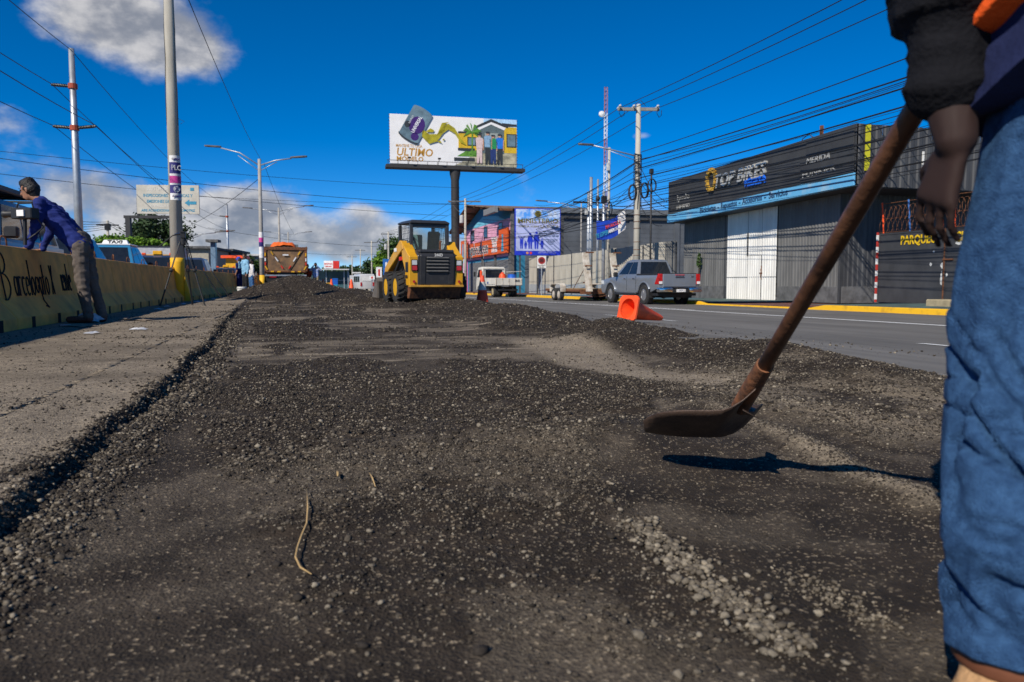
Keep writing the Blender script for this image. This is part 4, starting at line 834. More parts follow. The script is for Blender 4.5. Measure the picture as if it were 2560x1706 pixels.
pl('print_porch', [(.69, .28), (.895, .28), (.895, .84), (.79, .93), (.69, .84)], HG, 3); pl('print_gable', [(.665, .83), (.79, .99), (.925, .86), (.925, .82), (.79, .93), (.675, .79)], HD, 5); pl('print_gable_trim', [(.675, .80), (.79, .935), (.91, .82), (.895, .77), (.79, .88), (.69, .75)], PW, 4); pl('print_door', [(.74, .28), (.85, .28), (.85, .70), (.74, .70)], pm('print_pale_grey', (.3, .33, .3), .5), 4)
for u0, u1, v0, v1 in ((.60, .67, .42, .60), (.915, .995, .42, .70)): pl('print_window', [(u0, v0), (u1, v0), (u1, v1), (u0, v1)], HD, 4); pl('print_pane', [(u0 + .008, v0 + .02), (u1 - .008, v0 + .02), (u1 - .008, v1 - .02), (u0 + .008, v1 - .02)], TIN, 5)
pl('print_bed', [(.525, .32), (.66, .30), (.66, .37), (.525, .37)], HD, 3)
b = MB()
def bp(pts, k): b.prism([((u - .5) * BW_, v * HT) for u, v in pts], 'y', -.02 - .012 * k, -.032 - .012 * k)
bp([(.632, .33), (.644, .33), (.642, .72), (.634, .72)], 6)
for a in (15, 55, 95, 130, 165, 200, 330, -20): ca_, sa = math.cos(R(a)), math.sin(R(a)); bp([(.638, .70), (.638 + .045 * ca_ - .012 * sa, .74 + .13 * sa + .02), (.638 + .075 * ca_, .72 + .20 * sa - .05)], 6)
b.build('print_palm', GRS, board); pl('print_shrub', [(.615, .25), (.665, .22), (.67, .34), (.65, .31), (.64, .36), (.625, .31)], GRS, 5)
def folk(u, h, top, leg, skirt=0):
    v0 = .055
    def q(nm, pts, m, k): pl(nm, [(u + a, v0 + c * h) for a, c in pts], m, k)
    q('print_trousers', [(-.020, 0), (-.004, 0), (.0, .3), (.006, 0), (.022, 0), (.022 + skirt, .55), (-.022, .55)], leg, 7); q('print_top', [(-.024, .52), (.024, .52), (.03, .84), (.012, .88), (-.012, .88), (-.03, .84)], top, 8)
    q('print_face', [(.013 * math.cos(a), .94 + .062 * math.sin(a)) for a in np.linspace(0, 6.0, 9)], SKN, 8); q('print_hair', [(-.015, .94), (.015, .94), (.014, 1.0), (-.014, 1.0)], HD, 9); q('print_arm', [(.028, .82), (.036, .8), (.034, .45), (.027, .45)], SKN, 8)
folk(.695, .62, pm('print_blush', (.66, .50, .48), .5), MATS['print_blush']); folk(.762, .67, pm('print_denim', (.22, .36, .50), .5), HD); folk(.805, .61, pm('print_emerald', (.02, .25, .08), .5), pm('print_navy', (.02, .04, .15), .5)); folk(.858, .63, pm('print_cobalt', (.02, .18, .62), .5), HD)
# pouring can (stands proud of the top edge) and the paint
can = bpy.data.objects.new('paint_can', None)
def cn(nm, pts, m, k, rot=R(-29), c=(.197, .80)):
    q = []
    for x, y in pts: q.append((c[0] + (x * math.cos(rot) - y * math.sin(rot)) / BW_, c[1] + (x * math.sin(rot) + y * math.cos(rot)) / HT))
    return pl(nm, q, m, k)
cw, chh = 1.12, 1.62
cn('print_can', [(-cw, -chh)] + [(cw * math.cos(a), -chh - .28 * math.sin(a)) for a in np.linspace(math.pi, 0, 9)] + [(cw, -chh)] + [(cw * math.cos(a), chh + .28 * math.sin(a)) for a in np.linspace(0, math.pi, 9)], TIN, 9)
cn('print_can_rim', [(cw * 1.05 * math.cos(a), -chh - .28 * math.sin(a)) for a in np.linspace(math.pi, 0, 9)] + [(cw * 1.05 * math.cos(a), -chh + .14 - .28 * math.sin(a)) for a in np.linspace(0, math.pi, 9)], HD, 10)
cn('print_label', [(.15 + .82 * math.cos(a), .0 + .95 * math.sin(a)) for a in np.linspace(0, 6.0, 16)], PUR, 10); cn('print_label', [(.5 + .42 * math.cos(a), -1.15 + .42 * math.sin(a)) for a in np.linspace(0, 6.0, 12)], PUR, 10); cn('print_label', [(-.75 + .32 * math.cos(a), .1 - .5 + .36 * math.sin(a)) for a in np.linspace(0, 6.0, 12)], HD, 10)
def bt(s, u, v, sz, m, rz=0, y=-.165, **k):
    o = text('lettering', s, sz, m, board, ((u - .5) * BW_, y, v * HT), (R(90), 0, 0), .004, **k); o.rotation_euler = (Matrix.Rotation(-rz, 4, 'Y') @ Matrix.Rotation(R(90), 4, 'X')).to_euler(); return o
bt('UNIVERSAL', .205, .80, .5, WP, R(61), bold=.012, fit=1.9); bt('ROYALEX', .163, .90, .26, WP, R(61), xs=.8)
sp = [(.245, .64), (.30, .52), (.36, .55), (.41, .72), (.45, .79), (.50, .71), (.545, .52), (.585, .44)]; wd = [.075, .10, .075, .07, .06, .055, .045, .01]
up_ = [(u, v + w) for (u, v), w in zip(sp, wd)]; dn_ = [(u, v - w) for (u, v), w in zip(sp, wd)]
b = MB()
for i in range(len(sp) - 1): bp([dn_[i], dn_[i + 1], up_[i + 1], up_[i]], 9)
bp([(.27, .66), (.31, .74), (.34, .70), (.33, .66)], 9); bp([(.36, .6), (.40, .86), (.455, .88), (.43, .84), (.42, .70)], 9); bp([(.36, .48), (.40, .44), (.385, .50)], 9); bp([(.413 + .008 * math.cos(a), .52 + .02 * math.sin(a)) for a in np.linspace(0, 6, 8)], 9); b.build('print_paint_splash', OLV, board)
bt('MANTENE TU CASA', .145, .366, .42, OCH, bold=.006, fit=2.75, y=-.028); bt('ULTIMO', .187, .235, 1.12, OCH, bold=.022, shear=.15, fit=3.8, y=-.028); bt('MODELO', .152, .10, .66, OCH, bold=.02, fit=2.8, y=-.028)
# ================================================================ vehicles
def paint(name, col, metal=.0, rough=.32): return pm('paint_' + name, col, rough, metal, var=.06, scale=2, spec=.5, coat=.4)
def wheel_me(r, w, rim_mat, n=20, lugs=0):
    b = MB(); rt = r; b.lathe([(r * .62, -w / 2), (r * .93, -w / 2), (r, -w * .36), (r, w * .36), (r * .93, w / 2), (r * .62, w / 2), (r * .6, 0), (r * .62, -w / 2)], n, ax='x', caps=False); ty = b.mesh('tyre', smooth=R(35)); ty.materials.append(RUBBER)
    b = MB(); b.lathe([(r * .63, -w * .42), (r * .55, -w * .44), (r * .5, -w * .30), (.02, -w * .34), (.02, w * .3), (r * .5, w * .30), (r * .63, w * .42)], n, ax='x'); rm = b.mesh('rim', smooth=R(35)); rm.materials.append(rim_mat)
    b = MB()
    for k in range(5):
        a = k * 2 * math.pi / 5; b.box((-w * .38, r * .34 * math.cos(a), r * .34 * math.sin(a)), (.03, r * .42, r * .16), (a, 0, 0))
        b.box((w * .38, r * .34 * math.cos(a), r * .34 * math.sin(a)), (.03, r * .42, r * .16), (a, 0, 0))
    sp = b.mesh('spoke'); sp.materials.append(rim_mat)
    return ty, rm, sp
def wheel(parent, me, x, y, r, spokes=True):
    t = link('wheel', me[0], parent); t.location = (x, y, r); link('rim', me[1], t)
    if spokes: link('spokes', me[2], t)
    return t
ALLOY = pm('alloy', (.50, .50, .50), .3, .8, var=.1)
def body_poly(top, axles, r, zs):
    """closed (y,z) outline from a top line running rear to front; the underside runs back with round arches"""
    pts = list(top)
    for ay in sorted(axles, reverse=True):
        pts += [(ay + r * math.cos(a), max(zs, r * .9 + r * math.sin(a) * 1.0 - .0)) for a in np.linspace(.0, math.pi, 9)]
    return pts
def panel(q, u0, u1, v0, v1, off):
    a, b, c, d = [Vector(p) for p in q]
    def P(u, v): return a.lerp(b, u).lerp(d.lerp(c, u), v)
    n = (b - a).cross(d - a).normalized() * off
    o = [P(u0, v0) + n, P(u1, v0) + n, P(u1, v1) + n, P(u0, v1) + n]; return o
def slab(b, o, th=.012):
    n = (o[1] - o[0]).cross(o[3] - o[0]).normalized() * th; b.loft([[p - n for p in o], list(o)])
def greenhouse(t, mat, yb0, yb1, yt0, yt1, wb, wt, zb, zt, split=None, glass=GLASS, roofm=None, nm='cabin'):
    """cabin with front, rear and side glass; y0 rear, y1 front"""
    bl = [Vector((-wb, yb0, zb)), Vector((wb, yb0, zb)), Vector((wb, yb1, zb)), Vector((-wb, yb1, zb))]; tp = [Vector((-wt, yt0, zt)), Vector((wt, yt0, zt)), Vector((wt, yt1, zt)), Vector((-wt, yt1, zt))]
    b = MB(); crown = [p + Vector((0, 0, .035)) * 1 for p in [Vector((-wt * .8, yt0 + .12, zt)), Vector((wt * .8, yt0 + .12, zt)), Vector((wt * .8, yt1 - .15, zt)), Vector((-wt * .8, yt1 - .15, zt))]]
    b.loft([bl, tp, crown]); cab = b.build(nm, mat, t, .035, R(40), 2)
    for i, (u0, u1) in enumerate(((.07, .93), (.05, .95), (.06, .94), (.05, .95))):
        q = (bl[i], bl[(i + 1) % 4], tp[(i + 1) % 4], tp[i])
        if i in (1, 3) and split:
            for a, c in (split if i == 1 else [(1 - c_, 1 - a_) for a_, c_ in split]): m = MB(); slab(m, panel(q, a, c, .1, .88, .008)); m.build('window', glass, cab)
        else: m = MB(); slab(m, panel(q, u0, u1, .1, .9, .008)); m.build('windscreen' if i == 2 else 'rear_window' if i == 0 else 'window', glass, cab)
    return cab
def sedan(label, loc, rz, m, sign=None, group='cars queuing beyond the barrier', H=1.5, tall=0, wagon=False, glass=GLASS):
    t = thing('car', label, 'car', loc, rz, group); L2 = 2.1; zb = .92 + tall
    top = [(-L2, .55), (-L2 + .03, .86 + tall), (-1.5, .95 + tall), (.95, .95 + tall), (1.75, .86 + tall * .8), (L2 - .02, .70), (L2, .40), (1.7, .24)]
    b = MB(); b.prism(body_poly(top, (1.3, -1.3), .37, .24) + [(-1.75, .26)], 'x', -.84, .84); b.build('body', m, t, .06, R(40), 2)
    greenhouse(t, m, -1.9 if wagon else -1.55, 1.0, -1.6 if wagon else -.95, .25, .80, .60, zb, H, [(.06, .46), (.49, .93)], glass)
    wm = wheel_me(.31, .2, ALLOY)
    for x in (-.76, .76):
        for y in (-1.3, 1.3): wheel(t, wm, x, y, .31)
    for x in (-.62, .62): MB().box((x, L2 - .06, .68), (.32, .12, .13)).build('headlight', pm('headlight', (.6, .62, .62), .1), t, .02); MB().box((x, -L2 + .03, .75), (.3, .1, .16)).build('tail_light', RED, t, .02)
    MB().bx(-.85, .85, L2 - .03, L2 + .05, .36, .5).build('bumper', m, t, .03)
    for x in (-.9, .9): MB().box((x, .75, zb + .08), (.16, .1, .12)).build('mirror', BLACK, t, .03)
    if sign == 'white':
        sg = MB().loft([[(sx * a, sy * b_, H + .05 + z) for sx, sy in ((-1, -1), (1, -1), (1, 1), (-1, 1))] for a, b_, z in ((.36, .12, 0), (.40, .14, .02), (.34, .06, .17))]).build('taxi_sign', WHITE, t, .01)
        for s in (-1, 1): o = text('lettering', 'TAXI', .15, BLACK, sg, (0, s * .105, H + .15), (R(72), 0, 0 if s < 0 else math.pi), .004, bold=.006, xs=1.3); 
    if sign == 'yellow':
        MB().bx(-.17, .17, -.07, .07, H + .06, H + .21).build('taxi_sign', pm('taxi_yellow', (.72, .36, .01), .5), t, .02); MB().bx(-.58, .58, -.03, .03, H + .035, H + .065).build('roof_bar', MATS['taxi_yellow'], t)
        for x in (-.5, .5): MB().box((x, 0, H + .09), (.14, .1, .08)).build('bar_light', ORANGE, t, .01)
    return t
SILVER = pm('paint_silver', (.30, .325, .36), .33, .55, var=.05, scale=2, coat=.35)

# ---- silver double-cab pickup at the kerb
def pickup():
    t = thing('pickup', 'silver double-cab pickup parked at the kerb before the bicycle shop, tail towards us', 'pickup', (14.32, 29.3, float(gz(14, 29))), R(2))
    top = [(-2.62, .66), (-2.63, 1.17), (-.72, 1.19), (1.15, 1.17), (1.5, 1.12), (2.35, 1.02), (2.62, .86), (2.66, .55), (2.5, .40)]
    b = MB(); b.prism(body_poly(top, (1.66, -1.42), .47, .44) + [(-2.0, .5), (-2.35, .60)], 'x', -.9, .9); bd = b.build('body', SILVER, t, .05, R(40), 2)
    greenhouse(t, SILVER, -.76, 1.35, -.52, .48, .84, .66, 1.16, 1.79, [(.05, .40), (.43, .86)])
    for s in (-1, 1):
        MB().bx(s * .86 - .04, s * .86 + .04, -2.6, -.78, 1.16, 1.23).build('bed_rail', BLACK, t, .01)
        for ay in (1.66, -1.42):
            MB().tube([(s * .905, ay + .50 * math.cos(a), .40 + .50 * math.sin(a)) for a in np.linspace(.15, math.pi - .15, 12)], .035, 6).build('wheel_arch', SILVER, t, smooth=True); MB().lathe([(.01, -.1), (.46, -.1), (.46, .1), (.01, .1)], 18, (s * .79, ay, .41), 'x').build('arch_liner', BLACK, t)
        for y0, y1 in ((-.72, .05), (.09, 1.05)):
            MB().bx(s * .9 - .006, s * .9 + .006, y0, y0 + .016, .55, 1.14).build('door_gap', BLACK, t); MB().bx(s * .905 - .02, s * .905 + .02, y0 + .08, y0 + .28, 1.02, 1.06).build('door_handle', CHROME, t, .01)
        MB().tube([(s * .93, -.85, .44), (s * .96, -.7, .40), (s * .96, .98, .40), (s * .93, 1.1, .44)], .05, 8).build('side_step', BLACK, t, smooth=True)
        MB().box((s * 1.02, .92, 1.22), (.2, .12, .2)).build('mirror', BLACK, t, .04)
        tl_ = MB().prism([(-2.655, .80), (-2.655, 1.2), (-2.56, 1.22), (-2.32, .84), (-2.32, .80)], 'x', s * .74, s * .915).build('tail_light', RED, t, .015); MB().bx(min(s * .76, s * .9), max(s * .76, s * .9), -2.668, -2.64, .82, .92).build('reverse_lamp', WHITE, tl_)
        MB().box((s * .82, -1.95, .45), (.28, .03, .36)).build('mud_flap', BLACK, t)
        MB().box((s * .72, 2.5, .88), (.4, .25, .18)).build('headlight', pm('headlight', (.6, .62, .62), .1), t, .03)
    tg = MB().bx(-.73, .73, -2.66, -2.6, .70, 1.205).build('tailgate', SILVER, t, .02); MB().bx(-.75, .75, -2.62, -2.56, 1.20, 1.235).build('tailgate_cap', BLACK, t)
    MB().bx(-.2, .2, -2.685, -2.655, 1.06, 1.12).build('tailgate_handle', CHROME, tg, .01); MB().bx(-.2, .2, -2.675, -2.655, 1.155, 1.185).build('brake_lamp', RED, tg)
    text('badge', '4x4', .09, CHROME, tg, (.56, -2.664, 1.1), (R(90), 0, 0), .003, bold=.004)
    bp_ = MB().bx(-.93, -.36, -2.78, -2.5, .50, .68).build('rear_bumper', CHROME, t, .04, R(40), 2); MB().bx(.36, .93, -2.78, -2.5, .50, .68).build('bumper_corner', CHROME, bp_, .04, R(40), 2); MB().bx(-.36, .36, -2.76, -2.5, .47, .63).build('bumper_step', BLACK, bp_, .02)
    pn = MB().bx(-.2, .2, -2.775, -2.762, .51, .62).build('number_plate', WS, bp_); text('plate_number', 'M 31', .08, NAVY, pn, (0, -2.778, .57), (R(90), 0, 0), .002)
    MB().bx(-.85, .85, -2.45, 2.4, .36, .46).bx(-.5, .5, -2.3, -1.0, .28, .4).tube([(-.76, -1.42, .39), (.76, -1.42, .39)], .07, 8).ball((0, -1.42, .39), .16).build('chassis', BLACK, t)
    wm = wheel_me(.39, .26, ALLOY)
    for x in (-.79, .79):
        for y in (1.66, -1.42): wheel(t, wm, x, y, .39)
pickup()

# ---- car trailer with raised ramps
WOODT = pm('deck_wood', (.30, .19, .09), .85, var=.3, scale=5, stretch=(1, .2, 1)); DIRTW = pm('dirty_white', (.52, .48, .42), .7, var=.25, scale=3, col2=(.3, .24, .17))
p = at(1440, 742, 40); t = thing('car_trailer', 'low twin-axle car trailer with two ramps raised, parked ahead of the pickup', 'trailer', (14.2, 37.0, float(gz(14, 38))), R(2))
MB().bx(-1.0, 1.0, -2.4, 2.2, .48, .58).bx(-.9, -.8, -2.4, 2.2, .38, .48).bx(.8, .9, -2.4, 2.2, .38, .48).build('frame', RUST, t)
for i in range(9): MB().bx(-.98 + i * .22, -.98 + i * .22 + .205, -2.38, 2.2, .583, .62).build('deck_plank', WOODT, t)
for s in (-1, 1):
    MB().prism([(-.75, .45), (-.78, .74), (-.6, .88), (.6, .88), (.8, .74), (.78, .45), (.72, .45), (.74, .72), (.57, .82), (-.57, .82), (-.72, .72), (-.70, .45)], 'x', s * 1.02, s * 1.30).build('mudguard', DIRTW, t, .01)
    rp = MB().box((s * .72, -2.75, 1.42), (.34, .06, 1.95), (R(-16), 0, 0)).build('ramp', DIRTW, t, .01)
    for q in (-.5, .3): MB().box((s * .72, -2.79 - q * .27, 1.42 + q), (.35, .05, .05), (R(-16), 0, 0)).build('ramp_cleat', RUST, rp)
    MB().bx(s * .72 - .19, s * .72 + .19, -3.08, -2.95, 2.32, 2.38).build('ramp_lip', RUST, rp)
    MB().tube([(s * .8, -1.2, .6), (s * .8, -2.8, 1.75)], .018, 5).build('ramp_chain', RUST, t)
    for y in (-.36, .36): wheel(t, wheel_me(.32, .2, DIRTW), s * 1.16, y, .32, False)
MB().tube([(0, 3.6, .5), (-.7, 2.2, .5)], .05, 6).tube([(0, 3.6, .5), (.7, 2.2, .5)], .05, 6).build('drawbar', RUST, t)
MB().bx(-.95, .95, -2.46, -2.41, .36, .56).build('rear_beam', RUST, t); MB().tube([(-.6, -2.42, .36), (-.2, -2.45, .26), (.2, -2.45, .25), (.6, -2.42, .35)], .02, 5).build('safety_chain', RUST, t)

# ---- small white flatbed lorry
CREAM = pm('cab_cream', (.60, .57, .50), .5, var=.12, scale=2)
p = at(1272, 735, 54); t = thing('flatbed_truck', 'small white flatbed lorry with drop sides parked by the boutique', 'lorry', (13.75, 51.5, float(gz(14, 53))), R(3))
MB().prism([(1.0, .75), (1.0, 2.02), (1.2, 2.12), (2.05, 2.08), (2.5, 1.35), (2.62, .9), (2.62, .45), (2.4, .45), (2.2, .75)], 'x', -.84, .84).build('cab', CREAM, t, .06, R(40), 2)
MB().bx(-.62, .62, .975, .998, 1.35, 1.9).build('rear_window', GLASS, t)
for s in (-1, 1):
    MB().prism([(1.15, 1.38), (1.15, 1.92), (1.9, 1.92), (2.3, 1.38)], 'x', s * .835, s * .85).build('window', GLASS, t); MB().box((s * 1.02, 2.35, 1.6), (.14, .1, .34)).build('mirror', BLACK, t, .02); MB().box((s * .93, 1.05, 1.55), (.1, .2, .6)).build('side_marker', ORANGE, t, .02) if s < 0 else None
bed = MB().bx(-.95, .95, -2.3, .9, .78, .88).build('bed_floor', CREAM, t)
for s in (-1, 1):
    for i in range(2): sd = MB().bx(s * .95 - .03, s * .95 + .03, -2.3 + i * 1.6, -.74 + i * 1.6, .88, 1.3).build('side_board', CREAM, t, .008)
tg = MB().bx(-.95, .95, -2.36, -2.3, .82, 1.3).build('tailboard', CREAM, t, .01)
b = MB()
for x in (-.9, -.45, 0, .45, .9): b.bx(x - .03, x + .03, -2.385, -2.362, .84, 1.28)
b.build('tailboard_rib', DIRTW, tg); text('lettering', 'JAC', .17, BLACK, tg, (.6, -2.39, 1.12), (R(90), 0, 0), .003, bold=.006, xs=1.3)
MB().bx(-.38, -.30, -2.2, 2.3, .5, .72).bx(.30, .38, -2.2, 2.3, .5, .72).tube([(-.7, -1.2, .4), (.7, -1.2, .4)], .08, 8).bx(-.7, -.35, -.2, .6, .4, .7).bx(-.7, .7, -2.2, -2.1, .45, .55).build('chassis', BLACK, t)
b = MB(); b.tube([(-.8, .93, .9), (-.8, .93, 2.0), (.8, .93, 2.0), (.8, .93, .9)], .03, 6); b.tube([(.93, -2.3, 1.75), (.93, .9, 1.75)], .02, 5); b.build('headboard_rail', CREAM, t)
wm = wheel_me(.38, .2, pm('rim_tan', (.42, .33, .18), .7))
for x in (-.72, .72): wheel(t, wm, x, 1.75, .38, False); wheel(t, wm, x, -1.3, .38, False); wheel(t, wm, x * .72, -1.3, .38, False)
BLUEP = pm('drum_blue', (.02, .12, .52), .4)
dz = float(gz(14, 53)) + .88
o = thing('plastic_drum', 'blue plastic drum standing on the white flatbed lorry', 'drum', (14.35, 50.1, dz)); MB().lathe([(.26, 0), (.29, .04), (.29, .3), (.305, .32), (.29, .34), (.29, .62), (.25, .66), (0, .66)], 18).build('shell', BLUEP, o, smooth=R(40)); MB().lathe([(.275, .655), (.275, .69), (0, .69)], 18).build('lid', BLUEP, o)
o = thing('water_keg', 'orange keg standing on the white flatbed lorry', 'keg', (13.72, 50.2, dz)); MB().lathe([(.24, 0), (.27, .1), (.25, .55), (.18, .72), (.0, .74)], 16).build('shell', ORANGE, o, smooth=R(40)); MB().lathe([(.1, .73), (.1, .82), (0, .82)], 12).build('cap', ORANGE, o)
meta(MB().box((13.1, 50.8, dz + .1), (.6, .5, .2)).build('tarp_bundle', pm('tarp_blue', (.04, .07, .25), .7), None, .06, True, 2), 'folded dark blue tarpaulin on the white flatbed lorry', 'tarpaulin')

# ---- skid-steer loader
CY_ = pm('loader_yellow', (.60, .30, .012), .42, var=.12, scale=2.5, col2=(.40, .19, .02), coat=.15, lo=.5, hi=.8); CYD = pm('loader_yellow_dusty', (.42, .22, .03), .7, var=.25, scale=4)
LBK = pm('loader_black', (.022, .022, .024), .38, var=.5, scale=5, col2=(.07, .068, .065), lo=.55, hi=.8)
t = thing('skid_steer_loader', 'yellow and black skid-steer loader seen from behind on the loose asphalt', 'loader', (3.1, 18.9, .24), R(8)); t.scale = (.90, .84, .95)
# local +y is forward; rear faces the camera
MB().prism([(-1.32, .42), (-1.36, 1.18), (-1.20, 1.30), (-.6, 1.32), (.9, 1.0), (1.25, .62), (1.25, .30), (-.9, .30)], 'x', -.52, .52).build('chassis', LBK, t, .02)
hatch = MB().prism([(-1.33, .46), (-1.42, 1.18), (-1.36, 1.24), (-1.28, 1.24), (-1.26, .46)], 'x', -.46, .46).build('rear_door', LBK, t, .015)
for x0, x1 in ((-.46, -.32), (.32, .46)): MB().prism([(-1.345, .47), (-1.44, 1.17), (-1.40, 1.17), (-1.33, .47)], 'x', x0, x1).build('door_edge', LBK, hatch, .01)
for i in range(5): z = .80 + i * .082; MB().box((0, -1.405 - i * .009, z), (.60, .05, .022), (R(35), 0, 0)).build('grille_slat', pm('slat_grey', (.10, .098, .095), .5), hatch, .005)
MB().prism([(-1.376, .77), (-1.432, 1.14), (-1.40, 1.14), (-1.36, .77)], 'x', -.31, .31).build('grille_recess', BLACK, hatch)
text('badge', '246D', .1, pm('badge_silver', (.5, .48, .45), .5), hatch, (.02, -1.452, 1.19), (R(84), 0, 0), .003, bold=.004)
MB().bx(-.48, .48, -1.36, -.72, 1.24, 1.33).build('engine_cover', LBK, t, .03)
for s in (-1, 1):
    up = MB().prism([(-1.30, .44), (-1.34, 1.16), (-1.18, 1.22), (-.62, 1.52), (-.5, 1.5), (-.62, 1.1), (-.9, .8), (-.85, .44)], 'x', s * .48, s * .74).build('rear_tower', CY_, t, .015)
    lb = MB().bx(min(s * .53, s * .69), max(s * .53, s * .69), -1.362, -1.33, .80, 1.08).build('lamp_box', BLACK, up, .005); MB().bx(min(s * .545, s * .675), max(s * .545, s * .675), -1.375, -1.36, .82, .93).build('tail_lamp', RED, lb); MB().bx(min(s * .545, s * .675), max(s * .545, s * .675), -1.375, -1.36, .95, 1.06).build('work_lamp', pm('lamp_clear', (.5, .5, .5), .15), lb)
    MB().lathe([(.035, 0), (.035, .01)], 12, (s * .62, -1.345, .54), 'y').build('reflector', RED, up)
    # lift arm from the tower down to the front, with its boxed knee
    MB().prism([(-.75, 1.35), (-.62, 1.56), (-.42, 1.58), (1.02, 1.02), (1.25, .92), (1.42, .30), (1.24, .28), (1.05, .76), (.85, .84), (-.4, 1.26)], 'x', s * .60, s * .76).build('lift_arm', CY_, t, .015)
    MB().tube([(s * .66, -.3, 1.2), (s * .66, .35, .82)], .045, 8).tube([(s * .66, .35, .82), (s * .66, .85, .52)], .028, 8).build('lift_cylinder', LBK, t)
    MB().bx(min(s * .765, s * .775), max(s * .765, s * .775), -.15, .12, 1.31, 1.40).build('arm_decal', WS, t)
    MB().bx(min(s * .745, s * .755), max(s * .745, s * .755), -1.22, -.98, .78, 1.02).build('tower_decal', BLACK, up); text('model_number', '246D', .1, BLACK, up, (s * .755, -1.08, .66), (R(90), 0, R(90 * s)), .003, bold=.004)
    MB().bx(min(s * .52, s * .6), max(s * .52, s * .6), -.75, .95, .32, .6).build('track_frame', CYD, t, .01)
    # tyres with chevron lugs
    for y in (-.62, .42):
        r, w = .405, .30; b = MB(); b.lathe([(r * .55, -w / 2), (r * .9, -w / 2), (r * .94, -w * .4), (r * .94, w * .4), (r * .9, w / 2), (r * .55, w / 2), (r * .55, -w / 2)], 24, ax='x', caps=False); ty = b.build('tyre', RUBBER, t, 0, R(35)); ty.location = (s * .80, y, .405)
        b = MB()
        for k in range(18):
            for sd in (-1, 1):
                a = (k + (.5 if sd > 0 else 0)) * 2 * math.pi / 18
                a2 = a + .17; e = .075
                P = lambda x, an, rr: (x, rr * math.cos(an), rr * math.sin(an))
                x0, x1 = (0.0, sd * w * .5); b.loft([[P(x0, a - e, r * .92), P(x0, a + e, r * .92), P(x0, a + e * .8, r), P(x0, a - e * .8, r)], [P(x1, a2 - e, r * .88), P(x1, a2 + e, r * .88), P(x1, a2 + e * .8, r * .985), P(x1, a2 - e * .8, r * .985)]])
        b.build('tread', RUBBER, ty)
        MB().lathe([(r * .57, -w * .46), (r * .50, -w * .42), (r * .46, -w * .15), (.09, -w * .15), (.09, w * .15), (r * .46, w * .15), (r * .50, w * .42), (r * .57, w * .46)], 22, ax='x').build('rim', pm('rim_yellow', (.68, .36, .012), .45, var=.12), ty, 0, R(35))
MB().prism([(-1.34, .44), (-1.30, .40), (-1.12, .12), (-.95, .12), (-.95, .44)], 'x', -.70, .70).build('rear_guard', RUST, t, .01); MB().bx(-.74, .74, -1.38, -1.2, .40, .455).build('rear_bumper', CYD, t, .01)
# cab: four posts, roof, mesh sides, rear glass, seat
cabp = [(-.50, -.68), (.50, -.68), (.48, .55), (-.48, .55)]
for x, y in cabp: MB().bx(x - .045, x + .045, y - .045, y + .045, 1.15, 2.02).build('cab_post', LBK, t, .01)
MB().loft([[(-.55, -.74, 1.99), (.55, -.74, 1.99), (.52, .62, 2.03), (-.52, .62, 2.03)], [(-.57, -.78, 2.03), (.57, -.78, 2.03), (.54, .66, 2.08), (-.54, .66, 2.08)], [(-.46, -.66, 2.10), (.46, -.66, 2.10), (.44, .5, 2.12), (-.44, .5, 2.12)]]).build('cab_roof', LBK, t, .02)
for z0, z1 in ((1.9, 1.99), (1.30, 1.36)): MB().bx(-.46, .46, -.70, -.66, z0, z1).build('rear_frame', LBK, t)
gm = bpy.data.materials.new('cab_glass'); gm.use_nodes = True; gb = gm.node_tree.nodes['Principled BSDF']; gb.inputs['Base Color'].default_value = (.75, .85, .82, 1); gb.inputs['Roughness'].default_value = .03; gb.inputs['Transmission Weight'].default_value = .95; gb.inputs['IOR'].default_value = 1.05
MB().bx(-.455, .455, -.685, -.675, 1.36, 1.9).build('rear_window', gm, t)
for s in (-1, 1):
    b = MB()
    for k in range(9): b.tube([(s * .49, -.6 + k * .14, 1.3), (s * .49, -.6 + k * .14 + .12, 1.98)], .009, 4)
    for k in range(5): b.tube([(s * .49, -.65, 1.36 + k * .14), (s * .49, .5, 1.36 + k * .14)], .007, 4)
    b.build('side_mesh', LBK, t)
MB().prism([(-.45, 1.3), (-.52, 1.8), (-.44, 1.84), (-.34, 1.35)], 'x', .02, .36).build('seat', pm('seat_grey', (.22, .22, .23), .8), t, .03); MB().prism([(-.4, 1.2), (-.45, 1.75), (-.2, 1.5), (-.2, 1.2)], 'x', -.42, -.12).build('seat_bar', pm('pad_teal', (.20, .34, .36), .6), t, .02)
MB().tube([(.22, -.95, 1.3), (.22, -.95, 1.52), (.24, -.93, 1.56)], .03, 8).build('exhaust', RUST, t); MB().tube([(-.47, -.72, 1.3), (-.5, -.6, 1.55), (-.46, -.5, 1.75)], .025, 6).build('hydraulic_hose', BLACK, t); MB().tube([(.56, -.78, 1.28), (.62, -.66, 1.45), (.6, -.5, 1.4)], .03, 6).build('hydraulic_hose', pm('hose_sleeve', (.4, .35, .15), .6), t)
MB().box((-.75, -.5, 1.12), (.03, .25, .09)).build('arm_lock', pm('lock_red', (.55, .03, .02), .5), t)
bk = MB().prism([(1.45, .02), (1.42, .55), (1.55, .66), (1.70, .62), (1.55, .40), (1.66, .12), (2.25, .02), (2.25, 0)], 'x', -.93, .93).build('bucket', pm('bucket_worn', (.17, .15, .13), .5, .3, var=.3, scale=4), t)
for s in (-1, 1): MB().prism([(1.46, .02), (1.44, .56), (1.62, .60), (2.2, .03)], 'x', s * .93, s * .95).build('bucket_side', MATS['bucket_worn'], bk); MB().bx(min(s * .62, s * .9), max(s * .62, s * .9), 1.37, 1.43, .05, .55).build('bucket_bracket', BLACK, bk)

